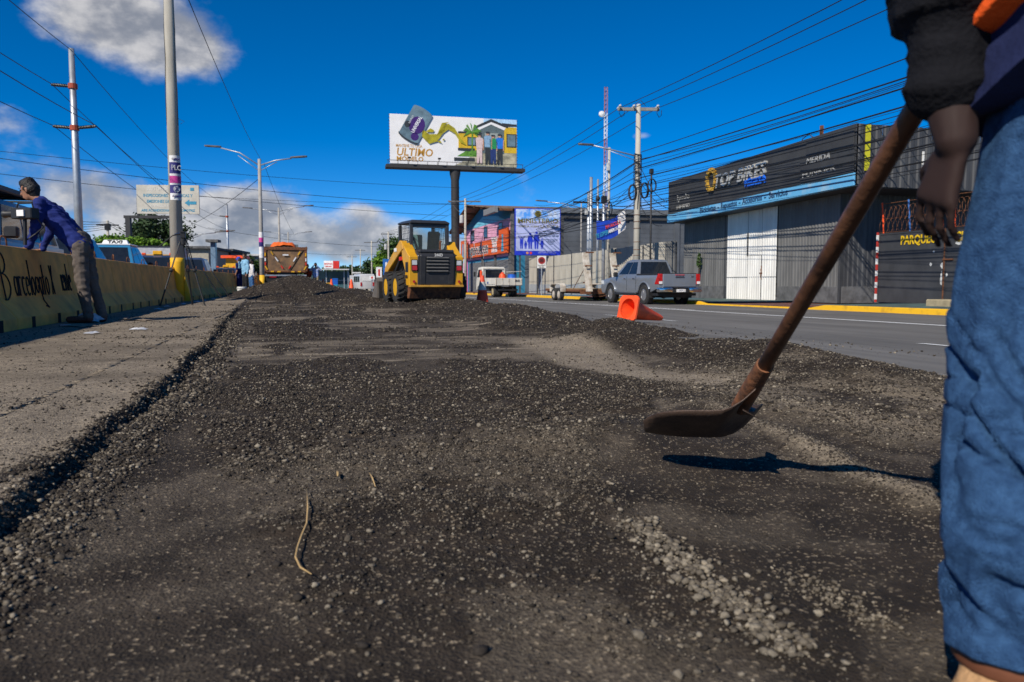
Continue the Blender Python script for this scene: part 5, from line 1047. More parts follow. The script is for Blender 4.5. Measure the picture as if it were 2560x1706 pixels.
# ---- dump truck at the pile
TRS = pm('tailgate_rust', (.20, .115, .055), .8, var=.4, scale=2.2, col2=(.11, .07, .045), bump=.2)
p = at(715, 700, 46); tz = .22; t = thing('dump_truck', 'big rusty dump truck backed up to the asphalt pile with an orange tarpaulin', 'dump truck', (p.x, p.y, tz), R(3))
w = 1.24
MB().bx(-w, w, .02, 5.2, 1.12, 2.62).build('tipper_body', TRS, t, .02)
tg = MB().bx(-w, w, -.06, .015, 1.14, 2.55).build('tailgate', TRS, t, .015)
f = MB(); f.bx(-w - .04, w + .04, -.14, -.06, 2.47, 2.66).bx(-w - .02, -w + .15, -.12, -.06, 1.2, 2.47).bx(w - .15, w + .02, -.12, -.06, 1.2, 2.47).bx(-w + .1, w - .1, -.12, -.06, 1.14, 1.24); f.build('tailgate_frame', RUST, tg, .01)
for s in (-1, 1): MB().prism([(s * .05, 1.24), (s * .22, 1.24), (s * 1.02, 2.47), (s * .82, 2.47)], 'y', -.11, -.06).build('tailgate_brace', TRS, tg)
RFY = pm('reflect_yellow', (.72, .38, .02), .4); RFW = pm('reflect_white', (.75, .75, .75), .4); RFR = pm('reflect_red', (.6, .03, .02), .4)
def refl(x, z, l, a, m): MB().box((x, -.145, z), (l, .012, .07), (0, -a, 0)).build('reflector_strip', m, tg)
for s in (-1, 1):
    refl(s * .78, 2.28, .24, s * R(57), RFY); refl(s * .52, 1.92, .3, s * R(57), RFW); refl(s * .22, 1.45, .22, s * R(57), RFR); refl(s * .78, 1.19, .18, 0, RFY); refl(s * .4, 1.18, .2, 0, RFY)
    refl(s * 1.17, 2.2, .2, R(90), RFY); refl(s * 1.17, 1.9, .18, R(90), RFW); refl(s * 1.17, 1.65, .16, R(90), RFR); refl(s * 1.12, 1.4, .26, s * R(60), RFY)
    MB().bx(s * w - .03, s * w + .03, .1, 5.2, 2.45, 2.7).build('side_rail', RUST, t)
    for yy in (1.2, 2.4): wheel(t, wheel_me(.5, .28, BLACK), s * .95, yy, .5, False); wheel(t, wheel_me(.5, .28, BLACK), s * .62, yy, .5, False)
    wheel(t, wheel_me(.5, .28, BLACK), s * 1.0, 6.4, .5, False)
    MB().box((s * 1.42, 6.3, 2.0), (.1, .16, .75)).build('mirror', CHROME if s > 0 else BLACK, t, .03)
refl(0, 2.18, .34, 0, RFW)
MB().bx(-1.2, 1.2, -.1, .0, .92, 1.0).build('rear_beam', STEEL, t); MB().bx(-.45, .45, -.02, 5.5, .6, 1.12).bx(-1.15, 1.15, .1, .3, .55, .92).build('chassis', BLACK, t)
for s in (-1, 1): MB().bx(min(s * .5, s * 1.1), max(s * .5, s * 1.1), -.05, .05, .28, .78).build('mud_flap', BLACK, t); MB().bx(min(s * .55, s * .95), max(s * .55, s * .95), -.07, -.05, .84, .92).build('tail_light', RED, t)
MB().bx(-1.0, 1.0, 5.3, 7.4, .8, 2.9).build('cab', pm('cab_grey', (.18, .19, .19), .5), t, .08); MB().bx(-1.05, 1.05, 4.9, 5.2, 2.6, 3.05).build('head_board', pm('board_grey', (.13, .15, .15), .7), t)
n = 26; X, Y = np.meshgrid(np.linspace(-1, 1, n), np.linspace(-1, 1, n)); b = MB(); Z = .36 * np.clip(1.15 - np.abs(X) ** 5 - np.abs(Y) ** 4 * .7, 0, 1) + .16 * (fbm(X * 3 + 5, Y * 3, 91, 4) - .45)
b.add([(-.1 + x * .78, .8 + y * .85, 2.58 + z) for x, y, z in zip(X.ravel(), Y.ravel(), Z.ravel())], [(i * n + j, i * n + j + 1, (i + 1) * n + j + 1, (i + 1) * n + j) for i in range(n - 1) for j in range(n - 1)])
o = b.build('tarpaulin', pm('tarp_orange', (.72, .13, .02), .6, var=.15), None, smooth=R(40)); o.location = (p.x, p.y, tz); o.rotation_euler = (0, 0, R(3)); meta(o, 'crumpled orange tarpaulin on top of the dump truck load', 'tarpaulin')

# ---- queue beyond the barrier
G_ = lambda x, y: float(gz(x, y))
BLU1 = paint('taxi_blue', (.03, .19, .36)); NAVYP = paint('navy', (.012, .022, .07)); GRB = paint('grey_blue', (.06, .09, .14)); MBL = paint('mid_blue', (.03, .055, .12)); WHT = paint('white', (.6, .6, .6))
t = sedan('blue taxi with a white roof sign beyond the barrier, right of the leaning man', (-5.55, 27.6, .26), 0, BLU1, 'white', H=1.64, tall=.1)
MB().bx(-.62, .62, -.95, .22, 1.645, 1.70).build('white_roof', WHT, t, .02)
sedan('grey-blue taxi with a yellow roof sign, left of the concrete pole', (-5.15, 33.0, .26), math.pi, MBL, 'yellow', H=1.52)
sedan('blue car just right of the concrete pole and the tripod', (-4.75, 41, .24), 0, MBL, None, H=1.66, tall=.1, wagon=True)
sedan('small blue taxi with a yellow sign, farthest in the queue by the street light', (-4.3, 54, .2), math.pi, MBL, 'yellow', H=1.5)
sedan('grey-blue car directly behind the leaning man', (-5.4, 20.5, .26), math.pi, GRB, None, H=1.55, tall=.05)
sedan('grey car in the far lane behind the blue taxi', (-8.6, 40, .26), math.pi, WHT, None, H=1.5)
t = thing('off_roader', 'dark navy off-roader with a black roof rack at the left edge of the frame', 'car', (-5.15, 14.4, .25), math.pi, 'cars queuing beyond the barrier')
top = [(-2.2, .6), (-2.2, 1.12), (1.2, 1.12), (2.05, 1.05), (2.2, .9), (2.2, .45), (1.9, .38)]
MB().prism(body_poly(top, (1.45, -1.35), .44, .4) + [(-1.9, .42)], 'x', -.9, .9).build('body', NAVYP, t, .06, R(40), 2)
greenhouse(t, NAVYP, -2.1, 1.1, -1.95, .55, .86, .70, 1.10, 1.80, [(.04, .33), (.36, .62), (.65, .95)])
b = MB()
for x in (-.62, .62): b.tube([(x, -1.9, 1.98), (x, .5, 1.98)], .025, 6)
for y in np.linspace(-1.9, .5, 6): b.tube([(-.62, y, 1.98), (.62, y, 1.98)], .02, 5); 
for x in (-.6, .6):
    for y in (-1.7, .3): b.tube([(x, y, 1.78), (x, y, 1.98)], .02, 5)
b.bx(-.5, .5, -1.6, -.2, 2.0, 2.1); b.build('roof_rack', BLACK, t)
wm = wheel_me(.38, .24, ALLOY)
for x in (-.78, .78):
    for y in (1.45, -1.35): wheel(t, wm, x, y, .38)
for x in (-1.0, 1.0): MB().box((x, .95, 1.25), (.2, .12, .18)).build('mirror', BLACK, t, .03)
# white box lorry and police pickup light bar farther off
p = at(395, 640, 44); t = thing('box_lorry', 'white box lorry behind the blue taxi', 'lorry', (p.x, p.y, .25), 0); MB().bx(-1.1, 1.1, 0, 4.2, .7, 2.55).build('box', pm('box_grey', (.45, .45, .47), .6), t, .02); MB().bx(-1.13, 1.13, -.03, 4.22, 2.52, 2.6).build('roof_edge', LBK, t); MB().bx(-1.0, 1.0, 4.3, 6, .6, 2.2).build('cab', WHT, t, .1)
for s in (-1, 1):
    for y in (1.0, 5.2): wheel(t, wheel_me(.42, .25, BLACK), s * .9, y, .42, False)
p = at(228, 650, 24.5); t = thing('patrol_pickup', 'pickup with a white and red roof light bar behind the leaning man', 'pickup', (-8.2, 25.6, .28), math.pi, None)
MB().prism(body_poly([(-2.6, .6), (-2.6, 1.2), (1.2, 1.2), (2.3, 1.05), (2.6, .8), (2.6, .45), (2.4, .4)], (1.6, -1.5), .46, .42) + [(-2.2, .5)], 'x', -.9, .9).build('body', GRB, t, .06, R(40), 2); greenhouse(t, GRB, -.7, 1.3, -.5, .45, .84, .66, 1.18, 2.0, [(.05, .45), (.48, .88)])
MB().bx(-.62, .3, -.2, .1, 2.04, 2.2).build('light_bar', WHITE, t, .02); MB().bx(.3, .62, -.2, .1, 2.04, 2.2).build('light_bar_end', RED, t, .02)
for x in (-.78, .78):
    for y in (1.6, -1.5): wheel(t, wm, x, y, .38)
# minibuses far down the road
def minibus(label, p, rz):
    t = thing('minibus', label, 'minibus', (p.x, p.y, G_(p.x, p.y)), rz, 'white minibuses far down the road')
    MB().prism([(-2.9, .4), (-2.95, 2.3), (-2.7, 2.45), (1.8, 2.45), (2.5, 1.6), (3.0, 1.2), (3.0, .4)], 'x', -1.0, 1.0).build('body', WHT, t, .08, R(40), 2)
    for s in (-1, 1):
        for y0, y1 in ((-2.6, -1.2), (-1.05, .3), (.45, 1.7)): MB().bx(min(s * .995, s * 1.01), max(s * .995, s * 1.01), y0, y1, 1.35, 2.15).build('window', GLASS, t)
        for y in (-1.8, 1.9): wheel(t, wheel_me(.36, .22, BLACK), s * .88, y, .36, False)
        MB().bx(min(s * .75, s * .95), max(s * .75, s * .95), -2.98, -2.9, .8, 1.3).build('tail_light', RED, t)
    MB().bx(-.7, .7, -2.965, -2.93, 1.5, 2.1).build('rear_window', WHITE, t)
minibus('nearer white minibus beyond the tallest far cone', at(908, 715, 108), R(6)); minibus('farther white minibus left of the nearer one', at(868, 715, 122), R(8))
# ================================================================ people (voxel-fused bodies, clothing as separate shells)
def fuse(name, caps, mat, parent, vox, it=3, post=None):
    """one continuous skin around tapered capsules [(p0, r0, p1, r1), ...]"""
    b = MB()
    for p0, r0, p1, r1 in caps:
        p0, p1 = Vector(p0), Vector(p1); ax = (p1 - p0); L_ = ax.length
        if L_ < 1e-4: p1 = p0 + Vector((0, 0, .001)); ax = p1 - p0
        ax = ax.normalized(); n = 10; u = ax.orthogonal().normalized(); w = ax.cross(u); rings = []
        for c, r, a in [(p0, r0, a) for a in (-80, -50, -20)] + [(p1, r1, a) for a in (20, 50, 80)]:
            rr, hh = r * math.cos(R(a)), r * math.sin(R(a)); rings.append([c + ax * hh + (u * math.cos(2 * math.pi * k / n) + w * math.sin(2 * math.pi * k / n)) * rr for k in range(n)])
        b.loft(rings)
    o = b.build(name, mat, None); m = o.modifiers.new('r', 'REMESH'); m.mode = 'VOXEL'; m.voxel_size = vox; m.use_smooth_shade = True
    s = o.modifiers.new('s', 'SMOOTH'); s.factor = .5; s.iterations = it
    bpy.context.view_layer.update(); me = bpy.data.meshes.new_from_object(o.evaluated_get(bpy.context.evaluated_depsgraph_get())); me.name = name
    old = o.data; bpy.data.objects.remove(o); bpy.data.meshes.remove(old)
    if post:
        co = np.zeros(len(me.vertices) * 3, np.float32); me.vertices.foreach_get('co', co); co = co.reshape(-1, 3)
        no = np.zeros(len(me.vertices) * 3, np.float32); me.vertices.foreach_get('normal', no); co = post(co, no.reshape(-1, 3)); me.vertices.foreach_set('co', co.astype(np.float32).ravel()); me.update()
    if not me.materials: me.materials.append(mat)
    me.shade_smooth(); return link(name, me, parent)
def hand_caps(w, d, n, side, s=1., curl=.35):
    """palm, four unequal bent fingers and a thumb leaving the side; w wrist, d finger direction, n back-of-hand normal"""
    w, d, n = Vector(w), Vector(d).normalized(), Vector(n).normalized(); a = d.cross(n).normalized() * side; c = []
    pe = w + d * .085 * s
    for k in (-1, -.33, .33, 1): c.append((w + a * .012 * k * s, .014 * s, pe + a * .026 * k * s, .0125 * s))
    for k, l in ((-1, .062), (-.33, .078), (.33, .084), (1, .074)):
        q0 = pe + a * .033 * k * s; d1 = (d - n * curl * .6).normalized(); q1 = q0 + d1 * l * .55 * s; d2 = (d - n * curl * 2.2).normalized(); c += [(q0, .0076 * s, q1, .0072 * s), (q1, .0072 * s, q1 + d2 * l * .5 * s, .0064 * s)]
    t0 = w + d * .03 * s + a * .022 * s; t1 = t0 + (d * .7 + a * .8 - n * .3).normalized() * .04 * s; c += [(w + d * .015 * s, .014 * s, t0, .013 * s), (t0, .012 * s, t1, .0105 * s), (t1, .0105 * s, t1 + (d - n * curl).normalized() * .03 * s, .008 * s)]
    return c
BASE = dict(pel=(0, 0, .96), che=(0, 0, 1.30), nec=(0, -.005, 1.46), hea=(0, .03, 1.61), sL=(-.185, 0, 1.41), sR=(.185, 0, 1.41), eL=(-.235, -.03, 1.12), eR=(.235, -.03, 1.12), wL=(-.25, .06, .88), wR=(.25, .06, .88),
            hL=(-.09, 0, .93), hR=(.09, 0, .93), kL=(-.10, .02, .50), kR=(.10, .02, .50), aL=(-.105, -.02, .085), aR=(.105, -.02, .085), fL=(-.125, .16, .035), fR=(.125, .16, .035), look=(0, 1, -.05))
def person(label, loc, rz, top, trou, shoe, pose={}, scale=1., vox=.014, sleeves='long', hair=HAIR, skin=SKIN, cap=None, group=None, hands=True, shorts=False):
    J = {k: Vector(v) for k, v in {**BASE, **pose}.items()}; t = thing('person', label, 'person', loc, rz, group); t.scale = (scale,) * 3
    lk = J['look'].normalized(); up = (Vector((0, 0, 1)) - lk * lk.z).normalized(); sd = lk.cross(up); h = J['hea']; lat = (J['sR'] - J['sL']).normalized()
    c = [(J['pel'] - lat * .06, .115, J['che'] - lat * .06, .12), (J['pel'] + lat * .06, .115, J['che'] + lat * .06, .12), (J['che'], .12, J['nec'], .06), (J['nec'], .056, h - up * .05, .054),
         (h + up * .045, .085, h - lk * .018 + up * .03, .088), (h + lk * .02 + up * .02, .075, h + lk * .03 - up * .07, .048), (h + lk * .085 + up * .012, .012, h + lk * .104 - up * .022, .014), (h + lk * .075 - up * .055, .02, h + lk * .078 - up * .06, .02)]
    for s in (-1, 1): c.append((h + sd * s * .08 + up * .01 - lk * .01, .018, h + sd * s * .083 - up * .025 - lk * .006, .013))
    for q, s in (('L', -1), ('R', 1)):
        c += [(J['nec'] - Vector((0, 0, .04)), .05, J['s' + q], .062), (J['s' + q], .058, J['e' + q], .043), (J['e' + q], .042, J['w' + q], .028), (J['h' + q], .092, J['k' + q], .062), (J['k' + q], .06, J['a' + q], .04), (J['a' + q], .042, J['f' + q] - Vector((0, 0, 0)), .032)]
        d = J['h_' + q] if 'h_' + q in J else (J['w' + q] - J['e' + q]).normalized(); n = J['n_' + q] if 'n_' + q in J else Vector((s, 0, 0))
        c += hand_caps(J['w' + q], d, n, s if abs(n.x) < .5 else 1, 1.0, .1 if 'n_' + q in J else .4)
    fuse('body', c, skin, t, vox if vox < .012 else .012, 2)
    sh = [(J['pel'] - lat * .07 + Vector((0, 0, -.02)), .128, J['che'] - lat * .07, .134), (J['pel'] + lat * .07 + Vector((0, 0, -.02)), .128, J['che'] + lat * .07, .134), (J['che'], .135, J['nec'], .072)]
    for q in 'LR':
        sh += [(J['nec'] - Vector((0, 0, .05)), .062, J['s' + q], .075), (J['s' + q], .075, J['e' + q].lerp(J['s' + q], 0 if sleeves == 'long' else .25), .062)]
        if sleeves == 'long': sh.append((J['e' + q], .06, J['w' + q].lerp(J['e' + q], .08), .044))
    wr = lambda am, f: (lambda co, no: co + no * (am * (fbm(co[:, 0] * f + co[:, 1] * f, co[:, 2] * f * 1.6, 5, 4) - .5))[:, None])
    fuse('shirt', sh, top, t, vox, 2, wr(.035, 14))
    tr = [(J['pel'] - lat * .05 + Vector((0, 0, .03)), .122, J['hL'], .112), (J['pel'] + lat * .05 + Vector((0, 0, .03)), .122, J['hR'], .112)]
    for q in 'LR':
        tr.append((J['h' + q], .108, J['k' + q], .082)); 
        tr.append((J['k' + q], .08, J['a' + q].lerp(J['k' + q], .55 if shorts else .02), .062))
    fuse('trousers', tr, trou, t, vox, 2, wr(.03, 16))
    for q in 'LR': fuse('shoe', [(J['a' + q] + Vector((0, 0, .03)), .054, J['a' + q] - Vector((0, 0, .03)), .054), (J['a' + q] - Vector((0, 0, .035)), .05, J['f' + q] + Vector((0, .03, .008)), .043)], shoe, t, vox, 2)
    hc = [(h + up * .062 - lk * .012, .094, h - lk * .035 + up * .02, .094), (h - lk * .05 - up * .03, .07, h - lk * .045 - up * .05, .06), (h + up * .10 + lk * .035, .05, h + up * .09 - lk * .02, .075)]
    fuse('hair', hc, hair, t, .008, 1, (lambda co, no: co + no * (.014 * (fbm(co[:, 0] * 60, co[:, 2] * 60 + co[:, 1] * 40, 8, 2) - .4))[:, None]))
    if cap: fuse('cap', [(h + up * .075 - lk * .01, .103, h + up * .06, .103), (h + up * .07 + lk * .08, .03, h + up * .055 + lk * .15, .02)], cap, t, .01, 2)
    for s in (-1, 1): MB().ball(h + lk * .083 + sd * s * .032 + up * .02, .011, 8, 6).build('eye', BLACK, t, smooth=True); MB().box(h + lk * .088 + sd * s * .033 + up * .042, (.03, .008, .006)).build('eyebrow', HAIR, t)
    return t
def cloth(n, c, var=.2, scale=9, bump=.3, c2=None): return pm('cloth_' + n, c, .9, var=var, scale=scale, bump=bump, bscale=120, col2=c2, spec=.15)
BROWN = pm('boot_brown', (.11, .03, .018), .6, var=.2)
person('man in a blue shirt and grey trousers leaning over the barrier on his hands', (-2.44, 10.75, .215), R(84), cloth('blue_shirt', (.022, .034, .16)), cloth('grey_trousers', (.115, .095, .082)), BROWN,
       dict(pel=(0, .13, .98), che=(0, .42, 1.31), nec=(0, .54, 1.47), hea=(0, .67, 1.60), sL=(-.19, .49, 1.42), sR=(.19, .49, 1.42), eL=(-.25, .52, 1.14), eR=(.25, .55, 1.14), wL=(-.22, .62, .905), wR=(.22, .64, .905), h_L=(.1, 1, -.12), h_R=(-.1, 1, -.12), n_L=(0, .1, 1), n_R=(0, .1, 1),
            hL=(-.09, .10, .93), hR=(.09, .12, .93), kL=(-.10, .09, .50), kR=(.10, .05, .50), aL=(-.105, .03, .085), aR=(.105, -.06, .085), fL=(-.125, .21, .04), fR=(.125, .12, .04), look=(.1, 1, -.28)), 1.03, .011)
LB_ = cloth('light_blue', (.22, .42, .58)); DK_ = cloth('charcoal', (.02, .02, .022)); JN = cloth('jeans', (.05, .13, .30)); NV = cloth('navy', (.012, .018, .09)); KH = cloth('khaki', (.36, .28, .16))
p = at(615, 733, 32); person('man in a light blue jacket standing at the barrier, hand to his chin', (p.x, p.y, .215), R(120), LB_, DK_, BLACK, dict(wR=(.08, .22, 1.42), eR=(.22, .14, 1.16), look=(-.5, .9, 0)), 1.0, .02)
p = at(600, 731, 33.5); person('person in a navy shirt and blue cap beside the man in the light blue jacket', (p.x, p.y, .215), R(60), NV, NV, BLACK, {}, .93, .02, cap=pm('cap_blue', (.02, .06, .4), .7), sleeves='short')
p = at(629, 731, 34.5); person('person in a white top and blue jeans behind the man in the light blue jacket', (p.x, p.y, .215), R(-60), cloth('white', (.6, .58, .58)), JN, WHITE, {}, .9, .02)
p = at(790, 716, 47); person('photographer in a blue and white shirt raising a camera, right of the dump truck', (p.x, p.y, .2), R(172), cloth('blue_white', (.16, .27, .55), c2=(.5, .5, .6), var=.1, scale=5), KH, WHITE, dict(eL=(-.33, .05, 1.3), wL=(-.10, .2, 1.58), eR=(.33, .05, 1.3), wR=(.10, .2, 1.58)), 1.0, .02)
p = at(770, 716, 50); person('worker in an orange vest half hidden beside the dump truck', (p.x, p.y, .2), R(150), cloth('orange_vest', (.62, .06, .02)), DK_, BLACK, {}, 1.0, .02)
p = at(1196, 728, 66); person('man in a coral shirt and khaki trousers on the far pavement by the boutique', (p.x + .2, p.y, float(gz(p.x, p.y)) + .12), R(-40), cloth('coral', (.62, .20, .14)), KH, BLACK, {}, 1.0, .02, sleeves='short')
meta(MB().box(at(790, 670, 46.6) , (.16, .14, .12)).build('photo_camera', BLACK, None, .01), 'black camera raised by the photographer right of the dump truck', 'camera')
# black video camera shouldered over the barrier in front of the leaning man
p = at(62, 545, 9.2); t = thing('video_camera', 'black video camera with lens and cables in front of the leaning man', 'video camera', p, R(60)); t.scale = (.72, .72, .72)
MB().bx(-.09, .09, -.22, .2, -.02, .16).build('camera_body', BLACK, t, .015); MB().lathe([(.05, .2), (.06, .24), (.055, .36), (.065, .38), (.065, .42), (0, .40)], 14, (0, 0, .07), 'y').build('lens', BLACK, t, smooth=R(40)); MB().tube([(0, -.18, .16), (0, -.16, .24), (0, .12, .24), (0, .16, .16)], .015, 6).build('handle', BLACK, t)
MB().bx(-.12, -.09, -.1, .04, .02, .12).build('side_screen', WS, t); MB().tube([(.05, -.2, .0), (.12, -.25, -.15), (.1, -.1, -.26), (.02, .0, -.36)], .012, 5).build('cable', BLACK, t); MB().tube([(0, 0, -.02), (0, .02, -.45)], .03, 8).build('mount', BLACK, t)

# ---------------------------------------------------------------- worker with the shovel in the near right corner
DEN = pm('denim', (.040, .098, .205), .9, var=.3, scale=60, bump=.6, bscale=420, col2=(.016, .044, .11), spec=.1, lo=.28, hi=.74); NSH = cloth('dark_sleeve', (.007, .007, .009)); NHE = cloth('navy_hem', (.013, .018, .058), bump=.2); VEST = cloth('vest_orange', (.78, .10, .015))
DSK = pm('brown_skin_shaded', (.028, .0125, .009), .75, var=.15, scale=12)  # brown skin coloured nearly black, standing in for shade on the arm
wz = .165
t = thing('person', 'worker in blue jeans and tan boots wielding the shovel at the right edge', 'person', (0, 0, 0))
lA = Vector((.856, .72, wz + .085)); lK = Vector((.920, .780, wz + .48)); lH = Vector((.988, .752, wz + .86)); rA = Vector((1.20, .66, wz + .085)); rK = Vector((1.18, .84, wz + .47)); rH = Vector((1.15, .725, wz + .87))
fw = Vector((.05, 1, 0)).normalized(); lt = Vector((-1, .05, 0))
pel = (lH + rH) / 2 + Vector((0, 0, .05)); che = pel + Vector((.06, .12, .36)); nec = che + Vector((.02, .06, .15)); hd = nec + Vector((.0, .08, .14))
sL = che + Vector((-.20, .10, .09)); sR = che + Vector((.20, .10, .09))
eL = at(2368, 190, 1.02); wL = at(2390, 348, 1.0); sL = at(2385, -330, 1.03)
gT = at(2345, 178, 1.14); gS = at(1858, 1006, 2.06); hdl = (gT - gS).normalized(); grip = gS + hdl * 1.36
wR = grip + Vector((.02, -.09, .02)); eR = (sR + wR) / 2 + Vector((.16, -.05, -.06))
sk = [(pel - lt * .07, .11, che - lt * .07, .12), (pel + lt * .07, .11, che + lt * .07, .12), (che, .12, nec, .06), (nec, .055, hd, .05), (hd + Vector((0, .02, .03)), .09, hd + Vector((0, .05, .07)), .09), (hd + Vector((0, .12, .0)), .04, hd + Vector((0, .11, .05)), .06),
      (nec, .05, sL, .06), (nec, .05, sR, .06), (sL, .058, eL, .046), (eL, .042, eL.lerp(wL, .35), .037), (eL.lerp(wL, .35), .037, wL, .027), (sR, .058, eR, .044), (eR, .044, wR, .028), (lH, .09, lK, .06), (lK, .06, lA, .042), (rH, .09, rK, .06), (rK, .06, rA, .042), (lA, .04, lA + Vector((.09, .07, -.04)), .03), (rA, .04, rA + Vector((.06, .1, -.04)), .03)]
sk += hand_caps(wL, (wL - eL) + Vector((0, .05, 0)), lt, 1, .9, .45) + hand_caps(wR, hdl.cross(lt) * .2 + Vector((-.2, .8, -.2)), Vector((0, .2, 1)), 1, 1.05, 1.1)
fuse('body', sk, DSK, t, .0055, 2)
def crease(u, v, sd, k=.16): return np.clip(1 - np.abs(2 * fbm(u, v, sd, 2, .4) - 1) / k, 0, 1)
def denim_folds(co, no):
    z = co[:, 2] - wz; a = np.arctan2(co[:, 1] - .75, co[:, 0] - np.where(co[:, 0] > 1.06, 1.18, .93))
    low = sstep(z, .60, .36); s1 = z + .11 * np.sin(a + 2.7); s2 = z - .10 * np.sin(a + .3)
    f = low * (.013 * (fbm(a * .6 + 2, s1 * 8, 25, 3) - .5) * 2 - .024 * crease(a * .35 + 3, s1 * 7.5, 21, .09) - .016 * crease(a * .5 + 9, s2 * 9, 22, .08) - .009 * crease(a * .8 + 5, z * 17, 27, .12))
    f = f + sstep(z, .40, .62) * (.012 * (fbm(a * .7, (z + .2 * np.sin(a + 1)) * 5, 26, 2) - .5) * 2 - .010 * crease(a * .45, (z + .22 * np.sin(a + 1)) * 5, 24, .07))
    f = f * sstep(z, .10, .20); co = co + no * f[:, None]; hem = wz + .112 + .012 * np.sin(a * 1.0 + 2) ; co[:, 2] = np.minimum(np.maximum(co[:, 2], hem), wz + .83); return co
jn = [(pel - lt * .05, .135, rH, .13), (pel + lt * .05, .135, lH, .13), (pel + Vector((0, -.05, -.02)), .12, pel + Vector((0, -.05, .05)), .12)]
for h_, k_, a_ in ((lH, lK, lA), (rH, rK, rA)): jn += [(h_, .114, k_, .090), (k_, .092, a_ + Vector((0, -.01, .16)), .090), (a_ + Vector((0, -.01, .16)), .090, a_ + Vector((0, -.012, .0)), .086)]
fuse('jeans', jn, DEN, t, .0055, 2, denim_folds)
sh = [(pel - lt * .08 + Vector((0, -.01, -.12)), .180, che - lt * .08, .16), (pel + lt * .08 + Vector((0, -.01, -.12)), .180, che + lt * .08, .16), (pel + Vector((0, -.04, -.08)), .15, pel + Vector((0, -.03, .1)), .15), (che, .15, nec, .08)]
def hemcut(base, amp, f, sd):
    def g_(co, no):
        co = co + no * (amp * (fbm(co[:, 0] * f, co[:, 2] * f * 1.5, sd, 4) - .5))[:, None]; h = wz + base - .22 * (co[:, 1] - .76) + .012 * np.sin(co[:, 0] * 25 + co[:, 1] * 19); co[:, 2] = np.maximum(co[:, 2], h); return co
    return g_
fuse('shirt', sh, NHE, t, .010, 2, hemcut(.79, .035, 10, 33))
for nm, s_, e_ in (('sleeve', sL, eL.lerp(wL, .10)), ('sleeve', sR, eR)):
    fuse(nm, [(nec.lerp(s_, .6), .085, s_, .09), (s_, .088, s_.lerp(e_, .6), .080), (s_.lerp(e_, .6), .078, e_, .052)], NSH, t, .009, 2, lambda co, no: co + no * (.04 * (fbm(co[:, 0] * 12 + co[:, 1] * 8, co[:, 2] * 22, 35, 4) - .5))[:, None])
fuse('safety_vest', [(pel - lt * .085 + Vector((.01, .0, .02)), .196, che - lt * .09, .168), (pel + lt * .085 + Vector((.01, .0, .02)), .196, che + lt * .09, .168), (che, .168, nec, .09)], VEST, t, .011, 2, hemcut(.885, .03, 8, 37))
TAN = pm('boot_tan', (.42, .24, .11), .75, var=.18, scale=14, bump=.3, bscale=150); COL_ = pm('boot_collar', (.17, .06, .028), .7, var=.2)
for a_, fw in ((lA, Vector((.80, .6, 0))), (rA, Vector((.5, .86, 0)))):
    z0 = Vector((0, 0, 1)); bt_ = fuse('boot', [(a_ + Vector((0, -.012, .0)), .068, a_ + Vector((0, -.02, -.05)), .066), (a_ - z0 * .05 - fw * .03, .062, a_ - z0 * .055 + fw * .17, .05), (a_ - z0 * .02 + fw * .04, .055, a_ - z0 * .045 + fw * .13, .048)], TAN, t, .007, 3)
    MB().loft([[(a_.x + r * math.cos(k * math.pi / 10), a_.y - .012 + r * math.sin(k * math.pi / 10), a_.z + h) for k in range(20)] for r, h in ((.066, -.005), (.070, .0), (.070, .02), (.066, .028))]).build('collar', COL_, bt_, smooth=True)
    pv = Vector((fw.y, -fw.x, 0)); pts = [(a_ + fw * .06 + pv * (math.cos(k * math.pi / 10) * .056) + fw * (math.sin(k * math.pi / 10) * .15)).to_2d().to_tuple() for k in range(20)]; MB().prism(pts, 'z', wz - .012, wz + .018).build('sole', RUBBER, bt_)
fuse('hair', [(hd + Vector((0, .0, .10)), .095, hd + Vector((0, -.03, .04)), .09)], HAIR, t, .012, 2); fuse('cap', [(hd + Vector((0, .03, .13)), .10, hd + Vector((0, .05, .12)), .10), (hd + Vector((0, .14, .12)), .03, hd + Vector((0, .2, .1)), .02)], NHE, t, .012, 2)

HW = pm('handle_wood', (.105, .045, .022), .5, var=.35, scale=9, stretch=(1, 1, 1), bump=.15, bscale=60, col2=(.045, .02, .012))
SB = pm('shovel_steel', (.085, .055, .040), .5, .35, var=.3, scale=14, col2=(.05, .035, .03), bump=.15); SRU = pm('shovel_socket', (.22, .085, .035), .75, .1, var=.35, scale=20, bump=.2, col2=(.08, .045, .03))
t = thing('shovel', 'long-handled round-point shovel held by the worker, blade just off the asphalt', 'shovel', gS)
MB().tube([hdl * q for q in (.10, .4, .8, 1.2, 1.47)], [.0185, .018, .0178, .0178, .018], 16).build('handle', HW, t, smooth=True)
MB().tube([hdl * q for q in (-.03, .06, .16, .215)], [.025, .0255, .024, .0225], 14).build('socket', SRU, t, smooth=R(50))
tip = at(1612, 1080, 2.14) - gS; ax = Vector((tip.x, tip.y, 0)).normalized(); sd = Vector((0, 0, 1)).cross(ax).normalized()
b = MB(); nu, nv = 15, 13; base = Vector((0, 0, 0)) ; LB2 = tip.length; vv = []
for i in range(nu):
    u = i / (nu - 1); c = Vector((0, 0, 0)).lerp(Vector(tip), u); c.z = -.092 * (1 - (1 - min(1, u * 3.0)) ** 2) + (tip.z + .092) * u ** 1.6
    wdt = .128 * (min(1, .86 + u * .8)) * (1 if u < .55 else math.sqrt(max(0, 1 - ((u - .55) / .47) ** 2)))
    for j in range(nv):
        v = j / (nv - 1) * 2 - 1; vv.append(c + sd * v * wdt - ax * (.055 * v * v * (1 - u) ** 2) + Vector((0, 0, 1)) * (.030 * v * v * (1 - .3 * u) + .46 * v * wdt))
